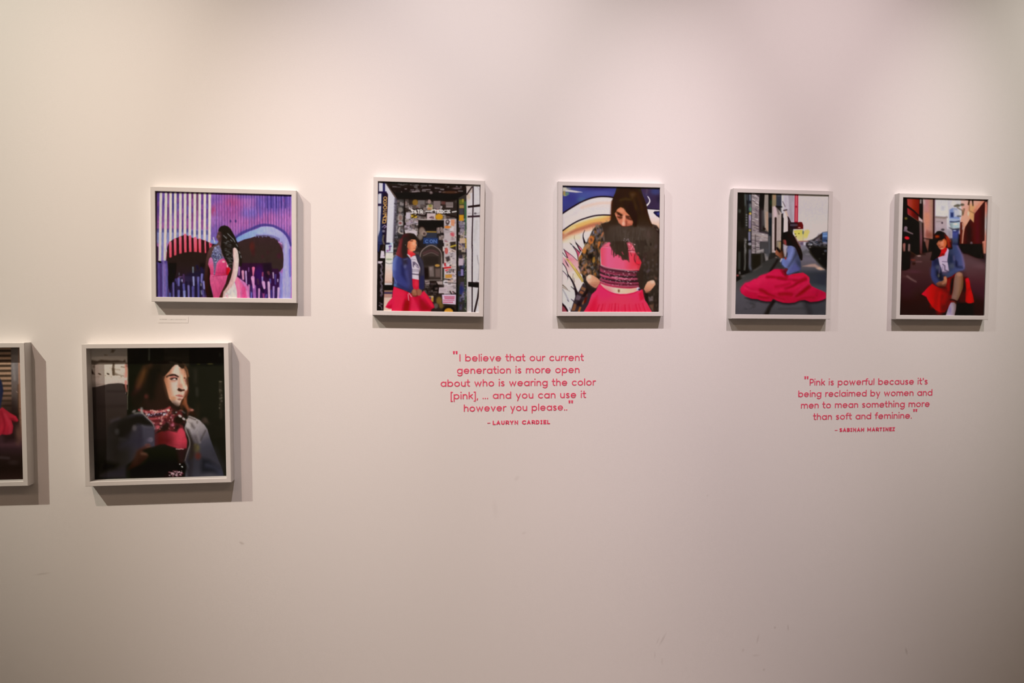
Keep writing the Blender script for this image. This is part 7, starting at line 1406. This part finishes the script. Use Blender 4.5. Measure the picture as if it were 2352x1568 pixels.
    s.poly(Grad((0, 760), (0, 1430), '#1b1c16', '#171810', '#13140d', '#0c0c07', '#14100c'), [(-240, 860), (0, 790), (110, 745), (220, 740), (290, 790), (440, 820), (500, 960), (530, 1140), (600, 1280), (640, 1430), (-520, 1440), (-500, 1280), (-200, 1150), (-120, 1000), (-160, 930)], 6); s.poly('#32191a', [(480, 870), (660, 850), (640, 1000), (600, 1160), (540, 1150)], 14, .8); s.poly('#0c0b07', [(540, 1160), (640, 1120), (680, 1260), (620, 1420), (560, 1300)], 8, .9); s.poly('#1f0f0e', [(300, 1280), (560, 1290), (560, 1440), (200, 1440)], 14, .7)
    for x in (465, 500, 530, 565, 600): s.ell('#c8988c', x, 842 + R.uniform(-8, 8), 18, 10, .5, .8)
    s.specks(['#c4a0a0', '#8c5058', '#b48c90', '#5c2430'], 50, 310, 1300, 600, 1410, 8, 18, .65, 1.4); s.ell('#b4aca4', 538, 1160, 18, 14, .5, .8); s.ell('#c4c0b8', 585, 1215, 22, 14, .5, .9, .5); s.line('#54323a', [(470, 1310), (490, 1420)], 22, 6, .7)
    s.mute(.14); s.tex(.03, 1.8, 1.8, 10)
    return s.soften(1.0)

def paint_shutter():
    s = Sheet([(-271.5, 798.3), (58.7, 797.1), (66.5, 1100.1), (-261.1, 1107.6)], 420, 394, 7)
    s.fill('#3a2a22')
    s.at(0, 780, 4.6118)
    # brown roller slats
    s.poly('#52402f', [(-1300, 60), (150, 60), (150, 760), (-1300, 760)], 2)
    y = 90
    while y < 760:
        s.line(Grad((0, 200), (0, 760), '#b08868', '#a47a5c', '#7c5844', '#4c382c'), [(-1300, y + 12), (128, y)], 26, 2.2); s.line('#3a281d', [(-1300, y + 38), (128, y + 26)], 12, 2, .9); y += 53
    s.poly(Grad((0, 60), (0, 760), '#7c6c60', '#746862', '#5c4c44', '#302420'), [(124, 60), (212, 60), (215, 420), (205, 760), (132, 760)], 2.2); s.line('#8c8078', [(150, 250), (165, 420)], 26, 5, .6); s.line('#a08070', [(183, 550), (200, 560)], 8, 2, .8)
    s.poly(Grad((0, 60), (0, 1100), '#94705c', '#9c7058', '#8c644c', '#7c5440', '#54362a'), [(200, 60), (250, 60), (260, 1100), (205, 1100), (208, 700)], 3); s.line('#54341f', [(203, 480), (206, 780)], 14, 4, .7); s.line('#40281c', [(210, 730), (235, 730)], 6, 2, .6); s.line('#40281c', [(210, 850), (235, 850)], 6, 2, .6)
    # ground
    s.poly(Grad((0, 760), (0, 1480), '#2a1b16', '#33201c', '#44282a', '#382326', '#271b18', '#1e1512', '#241815'), [(-1300, 760), (205, 780), (240, 1100), (260, 1560), (-1300, 1560)], 6); s.line('#4c2e30', [(-400, 1120), (240, 1110)], 44, 9, .6); s.line('#4a3a3a', [(0, 1245), (100, 1255)], 22, 6, .6); s.ell('#382a26', 150, 1300, 50, 24, .7, .5); s.ell('#6c4834', 200, 1010, 34, 90, .7, .6); s.poly('#1c120f', [(30, 980), (150, 940), (190, 1060), (60, 1080)], 14, .7)
    # woman walking, only her sleeve and skirt hem show
    s.poly('#231714', [(20, 660), (150, 640), (200, 780), (150, 1000), (0, 1000)], 18, .6)
    s.poly(Grad((-140, 0), (60, 0), '#353b58', '#282d44', '#1d2034'), [(-160, 330), (-40, 350), (0, 390), (30, 450), (45, 540), (30, 640), (10, 740), (-160, 760)], 3)
    s.poly(Grad((-60, 720), (160, 1000), '#ac222e', '#9e1e2a', '#ae1e2c', '#861624'), [(-200, 760), (0, 740), (35, 715), (110, 770), (180, 810), (205, 855), (190, 870), (150, 860), (130, 850), (150, 920), (140, 990), (80, 1010), (30, 1000), (0, 1020), (-240, 1030)], 2.4)
    s.line('#7c0f1c', [(20, 760), (60, 900), (40, 990)], 22, 5, .6, 1); s.poly('#641018', [(110, 830), (150, 830), (185, 865), (150, 880)], 5, .6); s.line('#b42c3a', [(60, 790), (120, 920), (110, 990)], 26, 6, .6, 1); s.line('#8a1622', [(8, 780), (0, 1000)], 10, 3, .8)
    # figure beyond the picture edge
    s.ell('#2a1c18', -90, 230, 70, 90, .3); s.ell('#b87c5c', -84, 245, 40, 54, .4)
    s.poly('#241a16', [(-170, 1030), (-60, 1030), (-80, 1360), (-150, 1360)], 5)
    s.mute(.12); s.tex(.04, 1.8, 1.8, 12)
    return s.soften(1.0)

# ------------------------------------------------------------------ hang the photographs
GRP = 'framed photographs on the gallery wall'
HANG = [  # label, x, z from eye height, width, height, tilt, depth, recess, painter, gain
    ('white framed photo, widest of the upper row, woman in pink dress before a purple mural',
     -.8029, .2605, .5345, .4325, -.0071, .031, .0048, paint_mural, GAIN['p1']),
    ('white framed photo of a woman in denim jacket beside a sticker-covered booth',
     -.0287, .2627, .4345, .5375, -.0135, .031, .0048, paint_stickers, GAIN['p2']),
    ('white framed photo of a woman with bowed head, pink crop top and plaid shirt',
     .7038, .2640, .4365, .5390, .0010, .031, .0048, paint_bowed, GAIN['p3']),
    ('white framed photo of a woman seated on a pavement, wide red skirt spread out',
     1.4303, .2523, .4325, .5360, -.0050, .031, .0048, paint_sitting, GAIN['p4']),
    ('white framed photo of a woman crouching in an alley, rightmost on the wall',
     2.1563, .2492, .4260, .5320, -.0045, .031, .0048, paint_crouching, GAIN['p5']),
    ('square white box frame, dark photo of a sunlit woman in denim looking right',
     -1.0517, -.3797, .5295, .5365, .0060, .045, .036, paint_portrait, GAIN['ll']),
    ('white box frame cut by the picture\'s left edge, brown shutter and red skirt hem',
     -1.7815, -.3757, .5295, .5345, .0020, .043, .034, paint_shutter, GAIN['pl']),
]
for (label, x, z, W, H, rot, dep, rec, painter, gain) in HANG:
    framed('framed_photograph', label, GRP, x, z, W, H, rot, dep, rec, painter(), gain, .011 if rec < .02 else .005)
